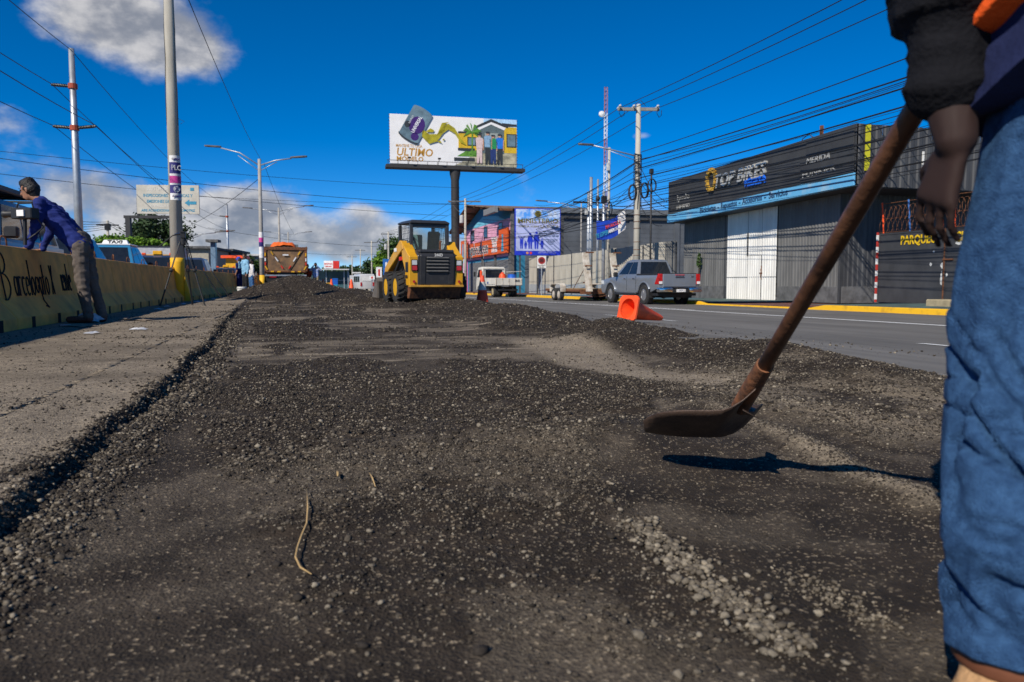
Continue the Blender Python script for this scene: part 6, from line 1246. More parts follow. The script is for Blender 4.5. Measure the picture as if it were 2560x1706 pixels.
b.add(vv, [(i * nv + j, i * nv + j + 1, (i + 1) * nv + j + 1, (i + 1) * nv + j) for i in range(nu - 1) for j in range(nv - 1)])
bl = b.build('blade', SB, t, smooth=True); so = bl.modifiers.new('thickness', 'SOLIDIFY'); so.thickness = .003
bpy.context.view_layer.update(); me = bpy.data.meshes.new_from_object(bl.evaluated_get(bpy.context.evaluated_depsgraph_get())); bl.modifiers.clear(); bl.data = me; me.shade_smooth()
for s in (-1, 1): MB().loft([[sd * s * .03 + Vector((0, 0, -.03)), sd * s * .03 + Vector((0, 0, -.026)), sd * s * .03 - ax * .028 + Vector((0, 0, -.03))], [sd * s * .105 + Vector((0, 0, -.006)), sd * s * .105 + Vector((0, 0, -.002)), sd * s * .10 - ax * .04 + Vector((0, 0, -.026))]]).build('foot_tread', SB, t)

# ---------------------------------------------------------------- traffic cones
CG = pm('cone_collar', (.52, .50, .46), .5, var=.2, scale=6)
def cone(label, loc, rz=0, h=.7, collar=False, base=ORANGE, dirty=ORANGE):
    t = thing('traffic_cone', label, 'traffic cone', loc, rz, 'orange traffic cones'); s = h / .7
    MB().lathe([(.17 * s, .035 * s), (.155 * s, .05 * s), (.045 * s, .66 * s), (.032 * s, .70 * s), (.026 * s, .70 * s), (.038 * s, .65 * s), (.14 * s, .05 * s), (.15 * s, .02 * s), (.17 * s, .035 * s)], 24, caps=False).build('cone', dirty, t, smooth=R(45))
    q = .19 * s; b = MB(); n = 24; outer = []; inner = []
    for k in range(n):
        a = 2 * math.pi * (k + .5) / n; m = max(abs(math.cos(a)), abs(math.sin(a))); r = min(q / m, q * 1.28); outer.append((r * math.cos(a), r * math.sin(a))); inner.append((.145 * s * math.cos(a), .145 * s * math.sin(a)))
    b.loft([[(x, y, z) for x, y in o] for o, z in ((inner, 0), (outer, 0), (outer, .035 * s), (inner, .042 * s), (inner, 0))], caps=False); b.build('base', base, t, .003)
    if collar: MB().lathe([(.098 * s, .36 * s), (.101 * s, .36 * s), (.066 * s, .55 * s), (.062 * s, .55 * s)], 24).build('collar', CG, t, smooth=R(45))
    return t
REDO = pm('cone_red_dirty', (.62, .06, .02), .55, var=.3, scale=6, col2=(.22, .04, .02), bump=.1, lo=.45, hi=.75)
p = at(1206, 764, 19.2); cone('upright red-orange cone with a grey collar just right of the loader', (p.x, p.y, float(gz(p.x, p.y)) + .004), .3, .76, True, dirty=REDO, base=REDO)
p = at(879, 738, 33); cone('tallest of the far orange cones, standing on a pale base by the heap', (p.x, p.y, p.z), .2, .68, base=WHITE)
p = at(829, 728, 42); cone('middle far orange cone between the pile and the tallest one', (p.x, p.y, p.z), .2, .66)
p = at(808, 723, 50); cone('leftmost far orange cone, half behind the asphalt pile', (p.x, p.y, p.z), .2, .66)
p = at(1556, 800, 11.25); t = cone('fallen orange cone lying on its side on the open lane, open base towards us', (0, 0, 0), 0, .72)
# lay it down: its base leans on one edge, its tip on the road to the right
axd = (at(1664, 803, 11.62) - at(1572, 803, 11.2)); axd.z = 0; axd.normalize(); tl_ = math.atan2(.17, .72); axv = axd * math.cos(tl_) + Vector((0, 0, -math.sin(tl_) * 1.0))
bpos = at(1568, 802, 11.2); bz = float(gz(bpos.x, bpos.y)); rot = axv.to_track_quat('Z', 'Y'); t.rotation_mode = 'QUATERNION'; t.rotation_quaternion = rot
bpy.context.view_layer.update(); lowz = min((rot.to_matrix() @ v.co).z for ch in t.children for v in ch.data.vertices); t.location = (bpos.x, bpos.y, bz - lowz + .004)

# dry stalks on the gravel
STRAW = pm('straw', (.45, .30, .13), .7, var=.2)
def stalk(label, pts, r=.0022):
    P = [Vector((q.x, q.y, float(terrain(np.array([q.x]), np.array([q.y]))[0]) + .012)) for q in [at(a, b, HC0 * F / (b - 708)) for a, b in pts]]
    meta(MB().tube(P, [r * .6] + [r] * (len(P) - 2) + [r * .4], 5).build('dry_stalk', STRAW, None, smooth=True), label, 'dry stalk')
HC0 = .55
stalk('long bent dry stalk lying on the gravel in the foreground', [(769, 1275), (771, 1330), (768, 1360), (755, 1385), (745, 1415), (740, 1440), (752, 1465), (780, 1485)]); stalk('short straight straw on the gravel above the long stalk', [(924, 1234), (932, 1250), (939, 1268)]); stalk('tiny dry leaf sliver left of the short straw', [(844, 1220), (846, 1228), (845, 1236)], .005)
# ================================================================ poles, cables, trees and the far street
def cable(name, label, p0, p1, sag, r, group, n=14, m=WIRE):
    p0, p1 = Vector(p0), Vector(p1); pts = [p0.lerp(p1, i / n) - Vector((0, 0, 4 * sag * (i / n) * (1 - i / n))) for i in range(n + 1)]
    o = MB().tube(pts, r, 5).build(name, m, None, smooth=True); return meta(o, label, 'cable', group)
PCON = pm('pole_concrete_right', (.44, .41, .35), .9, var=.12, scale=3, bump=.2, stretch=(1, 1, .3))
PX, PY = at(1591, 690, 40).x, at(1591, 690, 40).y; PZ = float(gz(PX, PY)) + .13; PP = Vector((PX, PY, 0))
t = thing('utility_pole', 'thick concrete utility pole with crossarm, cable coils and a lamp arm behind the pickup', 'utility pole', (PX, PY, PZ), R(-14))
pole_mb(9.95, .20, .115).build('pole', PCON, t, smooth=True)
ca_ = MB().bx(-1.08, 1.08, -.06, .06, 9.62, 9.78).build('crossarm', pm('crossarm_grey', (.22, .21, .19), .8), t)
INS = pm('insulator_pale', (.5, .5, .48), .4)
for x in (-1.0, -.28, .95):
    for s in (-1, 1): MB().lathe([(.03, 0), (.07, .06), (.05, .12), (.07, .18), (.03, .24)], 10, (x, s * .14 - (.24 if s < 0 else 0), 9.8), 'y').build('insulator', INS, ca_, smooth=R(40))
for x, l in ((-1.0, .5), (.95, .7)): MB().tube([(x, -.3, 9.7), (x - .05, -.25, 9.45), (x + .12, 0, 9.3), (x + .3, .25, 9.45), (x + .35, .4, 9.75)], .016, 5).build('jumper', WIRE, t)
MB().tube([(-.25, -.1, 9.9), (.1, -.1, 10.12), (.35, -.1, 9.85)], .016, 5).build('jumper', WIRE, t)
a_ = MB().tube([(0, 0, 7.3), (-1.5, -.2, 7.62), (-2.4, -.3, 7.8)], .035, 6).tube([(0, 0, 7.05), (-1.7, -.2, 7.62)], .018, 5).build('lamp_arm', STEEL, t, smooth=True)
MB().loft([[(-2.35 - q, -.3 + yy * w_, 7.82 + zz_ * .05 + q * .04) for yy, zz_ in ((-1, -.6), (1, -.6), (.7, 1), (-.7, 1))] for q, w_ in ((0, .06), (.2, .13), (.6, .15), (.8, .08))]).build('lamp_head', LAMPH, a_, .01)
for x, y in ((-.28, -.1), (.34, -.1)):
    b = MB()
    for k in range(9):
        rr = .34 + .012 * math.sin(k * 2.3); b.tube([(x + (.04 * math.sin(k * 1.7)) + rr * .55 * math.cos(q), y - .06 + k * .012, 5.55 + .1 * (x < 0) * -1 + rr * 1.15 * math.sin(q)) for q in np.linspace(0, 6.28, 17)], .017, 4, False)
    b.build('cable_coil', WIRE, t)
b = MB()
for k in range(26): z = 5.7 + k * .07 + .03 * math.sin(k * 5); b.tube([((.185 + .02 * math.sin(k * 3)) * math.cos(q), (.185 + .02 * math.cos(k * 2)) * math.sin(q), z + .06 * math.sin(q + k)) for q in np.linspace(0, 6.3, 11)], .014, 4, False)
for k in range(7): q = k * .9; b.tube([(.2 * math.cos(q), .2 * math.sin(q), 4.6), (.22 * math.cos(q + .3), .22 * math.sin(q + .3), 5.7), (.2 * math.cos(q), .2 * math.sin(q), 7.4)], .013, 4)
b.build('cable_wrapping', WIRE, t)
b = MB()
for z in (3.6, 3.95, 4.3, 2.9, 2.5, 2.2): b.lathe([(.188, z - .012), (.194, z), (.188, z + .012)], 12)
b.build('steel_bands', RUST, t)
for x, z in ((-.26, 1.55), (.26, 1.55), (.12, 1.1)): MB().box((x, -.16, z), (.22, .14, .3)).lathe([(.08, 0), (.08, .06)], 12, (x, -.29, z + .04), 'y').build('meter_box', pm('meter_grey', (.22, .22, .22), .5), t, .01)

def steel_pole(label, px, d, h, r, m=STEEL, top=None, group='grey service poles along the pavement'):
    p = at(px, 700, d); t = thing('service_pole', label, 'utility pole', (p.x, p.y, float(gz(p.x, p.y)) + .12), 0, group); pole_mb(h, r, r * .8, 10).build('pole', m, t, smooth=True); return t, p
t, pA = steel_pole('left steel pole of the close pair, with red and white stickers', 1470, 52, 7.0, .12); band(t, 2.6, 2.9, .126, pm('sticker_red', (.5, .03, .03), .6), 'sticker'); band(t, 2.2, 2.55, .126, DKB, 'sticker'); b = MB(); b.bx(-1.1, .6, -.05, .05, 6.2, 6.32); b.build('bracket', BLACK, t)
MB().box((-.2, -.12, 5.6), (.2, .2, .35)).build('junction_box', INS, t, .02)
t, _ = steel_pole('right steel pole of the close pair, slightly taller', 1476, 51.6, 7.9, .13)
t, _ = steel_pole('thin steel pole between the close pair and the cable-coil pole', 1493, 50.5, 7.6, .085); MB().lathe([(.1, 0), (.16, .1), (.16, .2), (.1, .3)], 10, (0, 0, 6.2)).build('closure_box', BLACK, t)
t, pB = steel_pole('plain steel pole holding the blue banner\'s inner edge', 1508, 47, 6.4, .12); b = MB(); b.bx(-.15, .15, -.15, .1, 5.7, 6.1); b.build('splice_box', BLACK, t)
t, _ = steel_pole('dark pole with a hanging cable coil behind the blue banner', 1520, 48, 9.2, .10, PCON)
b = MB()
for k in range(6): b.tube([(-.1 + .27 * math.cos(q), -.12 - k * .012, 5.4 + .50 * math.sin(q)) for q in np.linspace(0, 6.28, 15)], .02, 4, False)
b.build('cable_coil', WIRE, t); MB().box((-.12, -.15, 8.0), (.16, .2, .5)).build('closure_box', INS, t, .02)
t, _ = steel_pole('thin black pole with a small cable coil right of the thick utility pole', 1625, 38, 6.35, .055, pm('pole_black', (.03, .03, .032), .6))
b = MB()
for k in range(6): b.tube([(-.02 + .22 * math.cos(q), -.08 - k * .014, 5.55 + .32 * math.sin(q)) for q in np.linspace(0, 6.28, 15)], .022, 4, False)
b.build('cable_coil', WIRE, t); MB().box((0, 0, 6.25), (.18, .18, .25)).build('cap_box', BLACK, t, .02)
street_light('slim street light with one arm left of the steel pole pair', at(1452, 700, 58), 7.0, [(-1, 2.6, .45)], .07, False, None)
# lattice mast
p = at(1510, 690, 84); t = thing('lattice_mast', 'tall thin red and white lattice radio mast behind the warehouse', 'mast', (p.x, p.y, float(gz(p.x, p.y)))); Hm = 22.2; w_ = .2
MR = pm('mast_red', (.36, .15, .13), .6)
for s in range(8):
    z0, z1 = Hm * s / 8, Hm * (s + 1) / 8 - .01; b = MB()
    cs = [(w_ * math.cos(R(a)), w_ * math.sin(R(a))) for a in (90, 210, 330)]
    for x, y in cs: b.tube([(x, y, z0), (x, y, z1)], .035, 4)
    n = 6
    for k in range(n):
        for q in range(3): a0, a1 = cs[q], cs[(q + 1) % 3]; za, zb_ = z0 + (z1 - z0) * k / n, z0 + (z1 - z0) * (k + 1) / n; b.tube([(a0[0], a0[1], za), (a1[0], a1[1], zb_)], .02, 3); b.tube([(a0[0], a0[1], zb_), (a1[0], a1[1], zb_)], .02, 3)
    b.build('mast_section', MR if s % 2 else WHITE, t)
MB().lathe([(.05, -.15), (.32, -.05), (.34, .1), (.05, .12)], 14, (-.45, -.1, Hm - 2.9), 'y').build('dish', WHITE, t, smooth=R(40))
# banner between poles
b0, b1, b2, b3 = at(1492, 600, 46.5), at(1568, 572, 43.5), at(1566, 524, 43.5), at(1491, 553, 46.5)
t = thing('banner', 'blue printed vinyl banner with white end strung between the poles', 'banner', b0); n = 12; b = MB(); v = []
for i in range(n + 1):
    q = i / n
    for pa, pb in ((b0, b1), (b3, b2)): pt = pa.lerp(pb, q) - b0; v.append(pt + Vector((0, 0, -.22 * math.sin(math.pi * q))) + Vector((.1, -.3, 0)) * .3 * math.sin(q * 5))
bb = MB().add(v, [(2 * i, 2 * i + 2, 2 * i + 3, 2 * i + 1) for i in range(n)]); sh_ = bb.build('vinyl', pm('banner_blue', (.012, .05, .42), .5, var=.2, scale=1), t, smooth=True)
wv = MB().add([Vector(q) + Vector((-.03, -.04, 0)) for q in v[18:]], [(2 * i, 2 * i + 2, 2 * i + 3, 2 * i + 1) for i in range((len(v) - 18) // 2 - 1)]).build('white_end', WS, t)
ang = math.atan2((b1 - b0).y, (b1 - b0).x); sl = math.atan2((b1 - b0).z, ((b1 - b0).to_2d()).length)
def bnt(s, q, hq, sz, m): 
    c = b0.lerp(b1, q).lerp(b3.lerp(b2, q), hq) - b0 + Vector((-.05, -.12, -.22 * math.sin(math.pi * q))); o = text('lettering', s, sz, m, t, c, (0, 0, 0), .003, bold=.008); o.rotation_euler = (Matrix.Rotation(ang, 4, 'Z') @ Matrix.Rotation(-sl, 4, 'Y') @ Matrix.Rotation(R(90), 4, 'X')).to_euler()
bnt('TE ESPERA', .22, .3, .36, TEAL); bnt('MATRICULA', .56, .66, .30, pm('banner_red', (.6, .06, .04), .5)); bnt('ABIERTA', .56, .38, .26, WS)
# speed sign
p = at(1354, 730, 50); t = thing('speed_sign', 'white speed limit sign reading 30 on a steel post', 'road sign', (p.x, p.y, float(gz(p.x, p.y)) + .13), R(-14)); MB().tube([(0, .05, -.1), (0, .05, 2.55)], .035, 8).build('post', STEEL, t); MB().bx(-.30, .30, -.012, .012, 1.78, 2.58).build('plate', pm('plate_white', (.66, .64, .60), .5), t, .005)
MB().lathe([(.235, 0), (.235, .004), (.175, .004), (.175, 0)], 24, (0, -.018, 2.28), 'y').build('red_ring', pm('sign_ring', (.35, .03, .03), .5), t); text('number', '30', .26, BLACK, t, (0, -.018, 2.28), (R(90), 0, 0), .003, bold=.008); text('lettering', 'VELOCIDAD', .085, BLACK, t, (0, -.018, 1.96), (R(90), 0, 0), .002, bold=.002); text('lettering', 'MAXIMA', .085, BLACK, t, (0, -.018, 1.85), (R(90), 0, 0), .002, bold=.002)
# small ones
def wood_pole(label, px, d, h, arm=1.1, tr=False):
    p = at(px, 700, d); t = thing('utility_pole', label, 'utility pole', (p.x, p.y, float(gz(p.x, p.y))), R(-12), 'small utility poles farther along the road'); pole_mb(h, .15, .10, 8).build('pole', PCON, t, smooth=True); MB().bx(-arm, arm * .9, -.05, .05, h - .35, h - .22).build('crossarm', OLDP, t)
    if tr: MB().lathe([(.2, 0), (.22, .05), (.22, .7), (.15, .76)], 12, (-.36, 0, h - 2.4)).build('transformer', INS, t, smooth=R(40)); MB().tube([(-.05, 0, h - 1.9), (-arm * .9, 0, h - .35)], .03, 5).build('strut', OLDP, t)
    return Vector((p.x, p.y, float(gz(p.x, p.y)) + h - .2))
f1 = wood_pole('utility pole with crossarm and transformer just right of the billboard column', 1164, 76, 9.4, 1.7, True)
f2 = wood_pole('utility pole with crossarm rising behind the loader arm', 972, 105, 8.2, 1.0, True); f3 = wood_pole('utility pole in front of the trees left of the loader', 930, 125, 8.2, 1.2); f4 = wood_pole('far utility pole beyond the minibuses, left of the tree', 902, 160, 8.6, 1.1); f5 = wood_pole('farthest utility pole above the bus shelter roof end', 881, 170, 7.6, 1.2)

# ---- cables
near = Vector((PX - .6, -7, 0)); ar = Vector((math.cos(R(-14)), math.sin(R(-14)), 0)); top = PP + Vector((0, 0, PZ + 9.72))
G1 = 'three power lines at the top right'; 
for k, (x, w) in enumerate(((-1.0, 'left'), (-.28, 'middle'), (.95, 'right'))):
    cable('power_line', '%s one of three power lines from the crossarm to the top of the frame' % w, top + ar * x + Vector((0, -.3, .02)), near + Vector((x, 0, PZ + 9.9)), .55, .017, G1)
    cable('power_line', '%s one of three power lines from the crossarm past the billboard' % w, top + ar * x + Vector((0, .3, .02)), f1 + Vector(((k - 1) * 1.1, 0, .1)), .5, .017, 'power lines running on past the billboard')
    cable('power_line', '%s power line running from the transformer pole down behind the loader' % w, f1 + Vector(((k - 1) * 1.1, 0, .1)), f2 + Vector(((k - 1) * .9, 0, .1)), .6, .016, 'power lines behind the loader')
ORN = ['first', 'second', 'third', 'fourth', 'fifth', 'sixth', 'seventh', 'eighth', 'ninth', 'tenth', 'eleventh', 'twelfth']; rg = random.Random(4); ORD = ['lowest', 'second lowest', 'third lowest', 'fourth lowest', 'fifth lowest', 'sixth lowest', 'seventh lowest', 'fifth highest', 'fourth highest', 'second highest', 'highest']
for k, z in enumerate((4.35, 4.6, 4.75, 4.9, 5.15, 5.4, 5.75, 6.2, 6.7, 7.1, 7.5)):
    dx = rg.uniform(-.25, .25); z1 = z + rg.uniform(-.35, .35)
    cable('service_cable', '%s black cable of those running from the thick pole across the shop front' % ORD[k], PP + Vector((.1, -.15, PZ + z)), near + Vector((dx + .6, 0, PZ + z1 + .2)), rg.uniform(.15, .55), rg.choice([.013, .018, .026]), 'cable bundle across the shop front')
for k, z in enumerate((4.3, 4.5, 4.8, 5.0, 5.3, 5.6, 6.0)):
    cable('service_cable', '%s black cable of those running from the thick pole to the steel poles' % ORD[k], PP + Vector((-.1, .1, PZ + z)), Vector((pA.x + rg.uniform(-.3, .5), pA.y, float(gz(pA.x, pA.y)) + .12 + rg.uniform(4.9, 6.6))), rg.uniform(.1, .4), rg.choice([.014, .02, .026]), 'cable bundle towards the steel poles')
for k, z in enumerate((5.2, 5.5, 5.8, 6.0, 6.3, 6.6)):
    cable('service_cable', '%s black cable of those running from the steel poles past the boutique' % ORD[k], Vector((pA.x, pA.y, float(gz(pA.x, pA.y)) + z)), f1 + Vector((rg.uniform(-.3, .3), 0, -5.2 + (z - 5) * 1.2)), rg.uniform(.3, .8), rg.choice([.014, .02, .028]), 'cable bundle past the boutique')
cable('service_cable', 'thick single cable swooping from the lamp arm down to the boutique roof', PP + Vector((-.1, 0, PZ + 7.0)), f1 + Vector((.3, 0, -2.6)), 1.2, .03, None)
for k, (q, zz_) in enumerate((((1655, 585), 4.9), ((1690, 560), 5.4), ((1690, 545), 6.0), ((1668, 525), 6.8))):
    cable('service_cable', '%s drop cable from the thick pole to the far corner of the shop' % ORD[k], PP + Vector((.1, -.1, PZ + zz_)), at(q[0], q[1] - 20, 36.5), .35, .016, 'drop cables to the shop corner')
for k in range(12):
    z = 4.2 + k * .27; z1 = z + rg.uniform(-.7, .9)
    cable('service_cable', 'thin slack cable right of the thick pole, %s from the bottom of its tangle' % ORN[k], PP + Vector((.15, -.1, PZ + z)), near + Vector((rg.uniform(-1.2, 1.6), rg.uniform(0, 6), PZ + z1 + .3)), rg.uniform(.3, 1.0), rg.choice([.008, .011, .014]), 'tangle of slack cables right of the thick pole')
for k in range(9):
    z = 4.1 + k * .35; cable('service_cable', 'thin slack cable left of the thick pole, %s from the bottom of its tangle' % ORN[k], PP + Vector((-.15, .1, PZ + z)), at(1080 + k * 32, 585 - k * 9, 74 - k), rg.uniform(.4, 1.3), rg.choice([.010, .013, .018]), 'tangle of slack cables left of the thick pole')
# cables strung across the street and along the left
for k, (a, b_, sg) in enumerate((((-60, 372, 48), (1150, 470, 78), .35), ((-60, 388, 46), (1160, 512, 76), .5), ((-60, 428, 46), (1120, 540, 76), .3), ((440, 488, 60), (1170, 512, 76), .2), ((520, 570, 90), (1000, 618, 100), .5), ((700, 628, 110), (960, 636, 120), .3))):
    cable('span_wire', '%s wire spanning the whole street from the left edge' % ['highest', 'second', 'third', 'fourth', 'fifth', 'lowest'][k], at(*a), at(*b_), sg, [.016, .02, .018, .014, .02, .02][k], 'wires spanning the street')
m1, m2 = at(203, 700, 38), at(572, 700, 106); dv = (m2 - m1); dv.z = 0; m0 = m1 - dv * .62; u_ = Vector((math.cos(R(-16)), math.sin(R(-16)), 0)); z1_, z2_ = float(gz(m1.x, m1.y)), float(gz(m2.x, m2.y))
for w, x, z in (('top', 0, 11.8), ('upper', -1.05, 10.2), ('lower left', -1.05, 8.2), ('lower right', 1.05, 8.2)):
    a = Vector((m1.x, m1.y, z1_ + z)) + u_ * x; b_ = Vector((m2.x, m2.y, z2_ + z)) + u_ * x
    cable('power_line', '%s power line leaving the steel pole towards the top left corner' % w, a, Vector((m0.x, m0.y, z1_ + z + .1)) + u_ * x, .7, .018, 'power lines on the steel poles'); cable('power_line', '%s power line from the steel pole down to the far steel pole' % w, a, b_, 1.1, .018, 'power lines on the steel poles')
for k in range(5): cable('service_cable', '%s of the low cables above the leaning man, counted from the top' % ['first', 'second', 'third', 'fourth', 'fifth'][k], at(-40, 478 + k * 16 + 20, 40), at(272, 555 + k * 4, 60), .4, .018, 'low cables on the left')
for k in range(3): cable('service_cable', '%s of the low cables between the small left pole and the signboard' % ['top', 'middle', 'bottom'][k], at(272, 555 + k * 4, 60), at(450, 600 + k * 12, 75), .4, .018, 'low cables by the sign')
p = at(272, 640, 60); t = thing('utility_pole', 'small far utility pole with tangled cables behind the green shrubbery', 'utility pole', (p.x, p.y, .3)); pole_mb(5.3, .12, .09, 8).build('pole', PCON, t, smooth=True); MB().bx(-.8, .8, -.05, .05, 4.9, 5.0).box((0, 0, 4.8), (.4, .3, .5)).build('crossarm', BLACK, t)
cable('guy_wire', 'single wire climbing steeply from the near street light to the top edge', at(655, 404, 42), at(455, -40, 15), .25, .009, None)
cable('guy_wire', 'slanting wire from the near street light down to the left', at(650, 445, 42), at(450, 575, 70), .3, .016, None); cable('guy_wire', 'thin wire from the street light towards the dump truck', at(660, 410, 42), at(735, 585, 97), .4, .012, None)

# ---- trees and shrubs
def leafmat(n, c, c2): return pm('leaf_' + n, c, .6, var=.3, scale=1.4, col2=c2, spec=.3, lo=.4, hi=.62)
LD, LG, LM = leafmat('dark', (.032, .062, .018), (.014, .03, .010)), leafmat('bright', (.13, .24, .018), (.05, .11, .012)), leafmat('mid', (.055, .10, .022), (.025, .05, .014))
def tree(label, c, rx, ry, rzv, gz0, m, n=2600, ls=.16, seed=0, nm='tree', clumps=26, cat='tree', tk=1.):
    rg = np.random.RandomState(seed); t = thing(nm, label, cat, (c.x, c.y, gz0)); cz = c.z - gz0
    b = MB(); b.tube([(0, 0, -.1), (.1, 0, cz * .4), (0, .05, cz * .9)], [.22 * rzv / 2 * tk, .16 * rzv / 2 * tk, .08 * tk], 8)
    cl = []
    for k in range(clumps):
        v = rg.normal(0, 1, 3); v /= np.linalg.norm(v); q = rg.uniform(.45, .95) ; cl.append(np.array([v[0] * rx * q, v[1] * ry * q, cz + v[2] * rzv * q * .85]))
    for q in cl[:7]: b.tube([(0, .02, cz * .5), tuple(q * .5 + np.array([0, 0, cz * .3])), tuple(q)], [.09 * tk, .06 * tk, .02 * tk], 5)
    b.build('trunk', pm('bark', (.09, .07, .05), .9, bump=.4), t, smooth=True)
    i = rg.randint(0, clumps, n); P = np.array(cl)[i] + rg.normal(0, 1, (n, 3)) * np.array([rx, ry, rzv]) * .17
    a = rg.rand(n) * 6.28; u = np.stack([np.cos(a), np.sin(a), rg.normal(0, .5, n)], 1); u /= np.linalg.norm(u, axis=1)[:, None]; w = np.cross(u, rg.normal(0, 1, (n, 3))); w /= np.linalg.norm(w, axis=1)[:, None]; s = (ls * rg.uniform(.6, 1.3, n))[:, None]
    V = np.stack([P - u * s, P - w * s * .55, P + u * s, P + w * s * .55], 1).reshape(-1, 3); Fc = np.arange(4 * n).reshape(-1, 4); me = bpy.data.meshes.new('crown'); me.from_pydata(V.tolist(), [], Fc.tolist()); me.materials.append(m); link('crown', me, t); return t
tree('dark broad tree behind the signboard and the concrete pole', at(392, 590, 60), 2.3, 2.2, 1.75, .3, LD, 5200, .15, 1, clumps=46)
tree('low bright green shrub canopy left of the dark tree', at(300, 606, 47), 1.75, 1.2, .55, .3, LG, 3600, .11, 2, 'shrub', 40, 'shrub'); tree('low bright green shrub canopy next to the sign post foot', at(365, 612, 48), 1.0, 1.0, .5, .3, LG, 1800, .11, 3, 'shrub', 24, 'shrub')
tree('tall green tree right behind the loader arm', at(985, 640, 120), 2.6, 2.6, 3.4, -.5, LM, 3600, .26, 4, clumps=36); tree('rounded green tree left of the loader', at(935, 672, 128), 2.6, 2.5, 2.0, -.5, LD, 2600, .26, 5, clumps=30); tree('light green palm-like tree beside the rounded one', at(955, 662, 118), 1.3, 1.3, 1.9, -.5, LG, 1400, .24, 6, clumps=18)
tree('small round tree left of the near street light', at(632, 660, 80), 1.1, 1.0, .95, 0, LM, 1300, .14, 7); tree('small yellowish tree touching the near street light', at(645, 664, 84), .8, .8, .8, 0, LG, 900, .14, 8); tree('tree beyond the minibuses', at(870, 690, 210), 3.5, 3, 2.4, -.8, LD, 1500, .35, 9); tree('far tree low behind the bus shelter', at(800, 694, 230), 5, 3, 2.2, -.8, LD, 1500, .4, 10)
tree('weed sprig growing from the shop wall behind the pickup', Vector((19.12, 33.4, 1.75)), .12, .12, .45, .1, LM, 200, .06, 11, 'weed', 8, 'weed', .12)
# distant woods closing the street
def wood():
    rg = np.random.RandomState(3); n = 9000; x = rg.uniform(-170, 150, n); y = 330 + rg.uniform(0, 50, n); h = 5.5 + 5 * fbm(x * .05, x * 0, 71); z = -1 + rg.rand(n) ** .6 * h; s = rg.uniform(.5, 1.1, n)[:, None]
    u = rg.normal(0, 1, (n, 3)); u /= np.linalg.norm(u, axis=1)[:, None]; w = np.cross(u, rg.normal(0, 1, (n, 3))); w /= np.linalg.norm(w, axis=1)[:, None]; P = np.stack([x, y, z], 1); V = np.stack([P - u * s, P - w * s, P + u * s, P + w * s], 1).reshape(-1, 3)
    me = bpy.data.meshes.new('distant_trees'); me.from_pydata(V.tolist(), [], np.arange(4 * n).reshape(-1, 4).tolist()); me.materials.append(LD); meta(link('distant_trees', me), 'far belt of trees closing the street on the horizon', None, None, 'stuff')
wood()
# ---- far street: shelter, kiosk signs, buildings on the left
def house(name, label, px0, px1, py, d, depth, m, roof=None, windows=0, cat='building', rz=-8, base=None):
    a, b_ = at(px0, py, d), at(px1, py, d); mid = (a + b_) / 2; g = float(gz(mid.x, mid.y)) - .05 if base is None else base; w_ = (b_ - a).length; h = mid.z - g
    t = thing(name, label, cat, (mid.x, mid.y, g), R(rz)); MB().bx(-w_ / 2, w_ / 2, 0, depth, 0, h).build('wall', m, t, .02); MB().bx(-w_ / 2 - .3, w_ / 2 + .3, -.4, depth + .3, h, h + .22).build('roof', roof or OLDP, t)
    for k in range(windows): x = -w_ / 2 + (k + .5) * w_ / windows; wn = MB().bx(x - w_ / windows * .3, x + w_ / windows * .3, -.04, -.002, h * .35, h * .75).build('window', FEND, t); MB().bx(x - w_ / windows * .25, x + w_ / windows * .25, -.055, -.041, h * .39, h * .71).build('pane', GLASS, wn)
    return t
CRM = pm('wall_cream', (.36, .33, .27), .9, var=.2); WRF = pm('roof_white', (.55, .55, .55), .6)
house('far_house', 'grey concrete building beyond the tripod', 462, 520, 622, 70, 8, CRM, OLDP, 3); house('far_house', 'dark flat-roofed building left of the street light', 527, 576, 628, 78, 8, pm('wall_dark', (.06, .06, .062), .8), OLDP, 2); house('far_shed', 'long white-roofed shed behind the near street light', 576, 655, 640, 92, 10, pm('wall_grey', (.2, .2, .2), .8), WRF, 4)
meta(house('glass_tower_sign', 'upright pale glass sign slab beyond the tripod', 526, 538, 606, 66, .5, pm('glass_slab', (.16, .24, .34), .2), OLDP, 0, 'sign'))
house('yellow_stall', 'orange and yellow stall awning at the end of the car queue', 565, 600, 646, 62, 2, RFY, ORANGE, 0, 'stall')
house('far_house', 'low cream building beyond the minibuses', 885, 948, 684, 140, 10, CRM, WRF, 4, rz=-14); house('far_house', 'low grey roadside building behind the photographer', 700, 790, 690, 190, 10, pm('wall_grey', (.2, .2, .2), .8), WRF, 4)
a = at(828, 700, 96); t = thing('bus_shelter', 'glazed bus shelter with a thin flat roof beyond the cones', 'bus shelter', (a.x, a.y, float(gz(a.x, a.y))), R(-10)); MB().bx(-3.0, 2.3, -1, 1, 2.62, 2.74).build('roof', WRF, t); MB().bx(-2.9, 2.2, .8, .84, .3, 2.5).build('glass_wall', pm('shelter_glass', (.05, .11, .13), .1), t)
for x in (-2.8, -.6, 1.6, 2.1): MB().bx(x - .05, x + .05, -.05, .05, 0, 2.62).build('post', STEEL, t)
MB().bx(-2.9, 2.2, .78, .8, 1.3, 1.36).build('rail', STEEL, t)
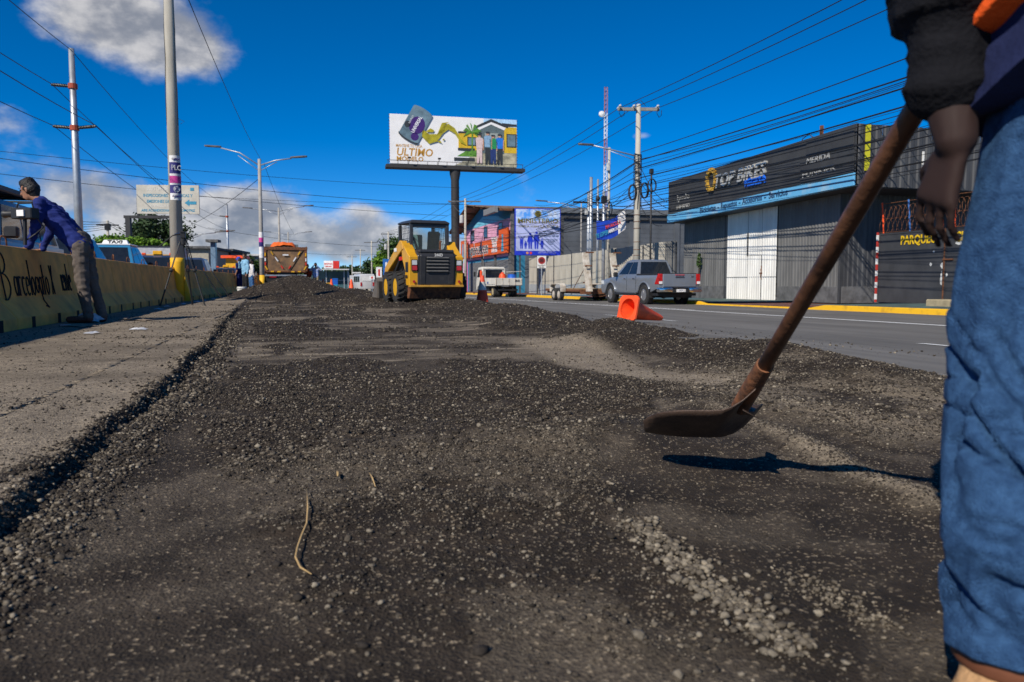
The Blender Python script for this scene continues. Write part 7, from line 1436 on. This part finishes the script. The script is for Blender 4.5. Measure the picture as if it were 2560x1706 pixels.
a = at(829, 662, 100); t = thing('shop_sign', 'white and red shop sign above the bus shelter', 'sign', (a.x, a.y, float(gz(a.x, a.y))), R(-14)); z = a.z - t.location.z; MB().bx(-1.0, .2, -.1, .1, z - .5, z + .5).build('white_panel', WP, t); MB().bx(.2, 1.0, -.1, .1, z - .52, z + .48).build('red_panel', RFR, t); MB().bx(-.05, .05, .11, .2, 0, z - .4).build('post', STEEL, t); text('lettering', 'MOTOS', .3, RFR, t, (-.4, -.11, z + .08), (R(90), 0, 0), .003, bold=.01); text('lettering', 'FRENOS', .22, RFR, t, (-.4, -.11, z - .25), (R(90), 0, 0), .003, bold=.01)
for nm, lb, px0, px1, py0, py1, d, m in (('blue_sign', 'upright blue and white roadside sign left of the loader arm', 957, 974, 648, 688, 88, pm('board_blue', (.02, .14, .45), .5)), ('white_sign', 'upright white and red roadside sign left of the blue one', 940, 955, 668, 696, 92, WP), ('white_sign', 'small white notice board low beside the minibus', 923, 937, 690, 699, 90, WP)):
    a, b_ = at(px0, py0, d), at(px1, py1, d); t = thing(nm, lb, 'sign', ((a.x + b_.x) / 2, (a.y + b_.y) / 2, float(gz(a.x, a.y)))); z0, z1 = b_.z - t.location.z, a.z - t.location.z; w_ = abs(b_.x - a.x) / 2; MB().bx(-w_, w_, -.06, .06, z0, z1).build('panel', m, t); MB().bx(-.05, .05, .061, .14, 0, z1 - .1).build('post', STEEL, t); MB().bx(-w_ * .3, w_ * .3, -.075, -.061, z0 + (z1 - z0) * .2, z0 + (z1 - z0) * .8).build('print', WP if 'blue' in nm else RFR, t)
for nm, lb, px, py, d, dm, m in (('crate', 'yellow vendor crate beyond the far cones', 812, 712, 75, (1.0, .8, .65), RFY), ('cool_box', 'turquoise vendor cool box beyond the far cones', 832, 712, 78, (.9, .7, .5), pm('turquoise', (.03, .35, .38), .5)), ('water_barrel', 'blue barrel standing at the far bus shelter', 838, 700, 90, (.6, .6, 1.4), BLUEP)):
    a = at(px, py, d); meta(MB().bx(-dm[0] / 2, dm[0] / 2, -dm[1] / 2, dm[1] / 2, 0, dm[2]).bx(-dm[0] / 2 - .03, dm[0] / 2 + .03, -dm[1] / 2 - .03, dm[1] / 2 + .03, dm[2] - .08, dm[2] + .05).build(nm, m, None, .03), lb, nm.replace('_', ' ')); bpy.data.objects[nm].location = (a.x, a.y, float(gz(a.x, a.y)))
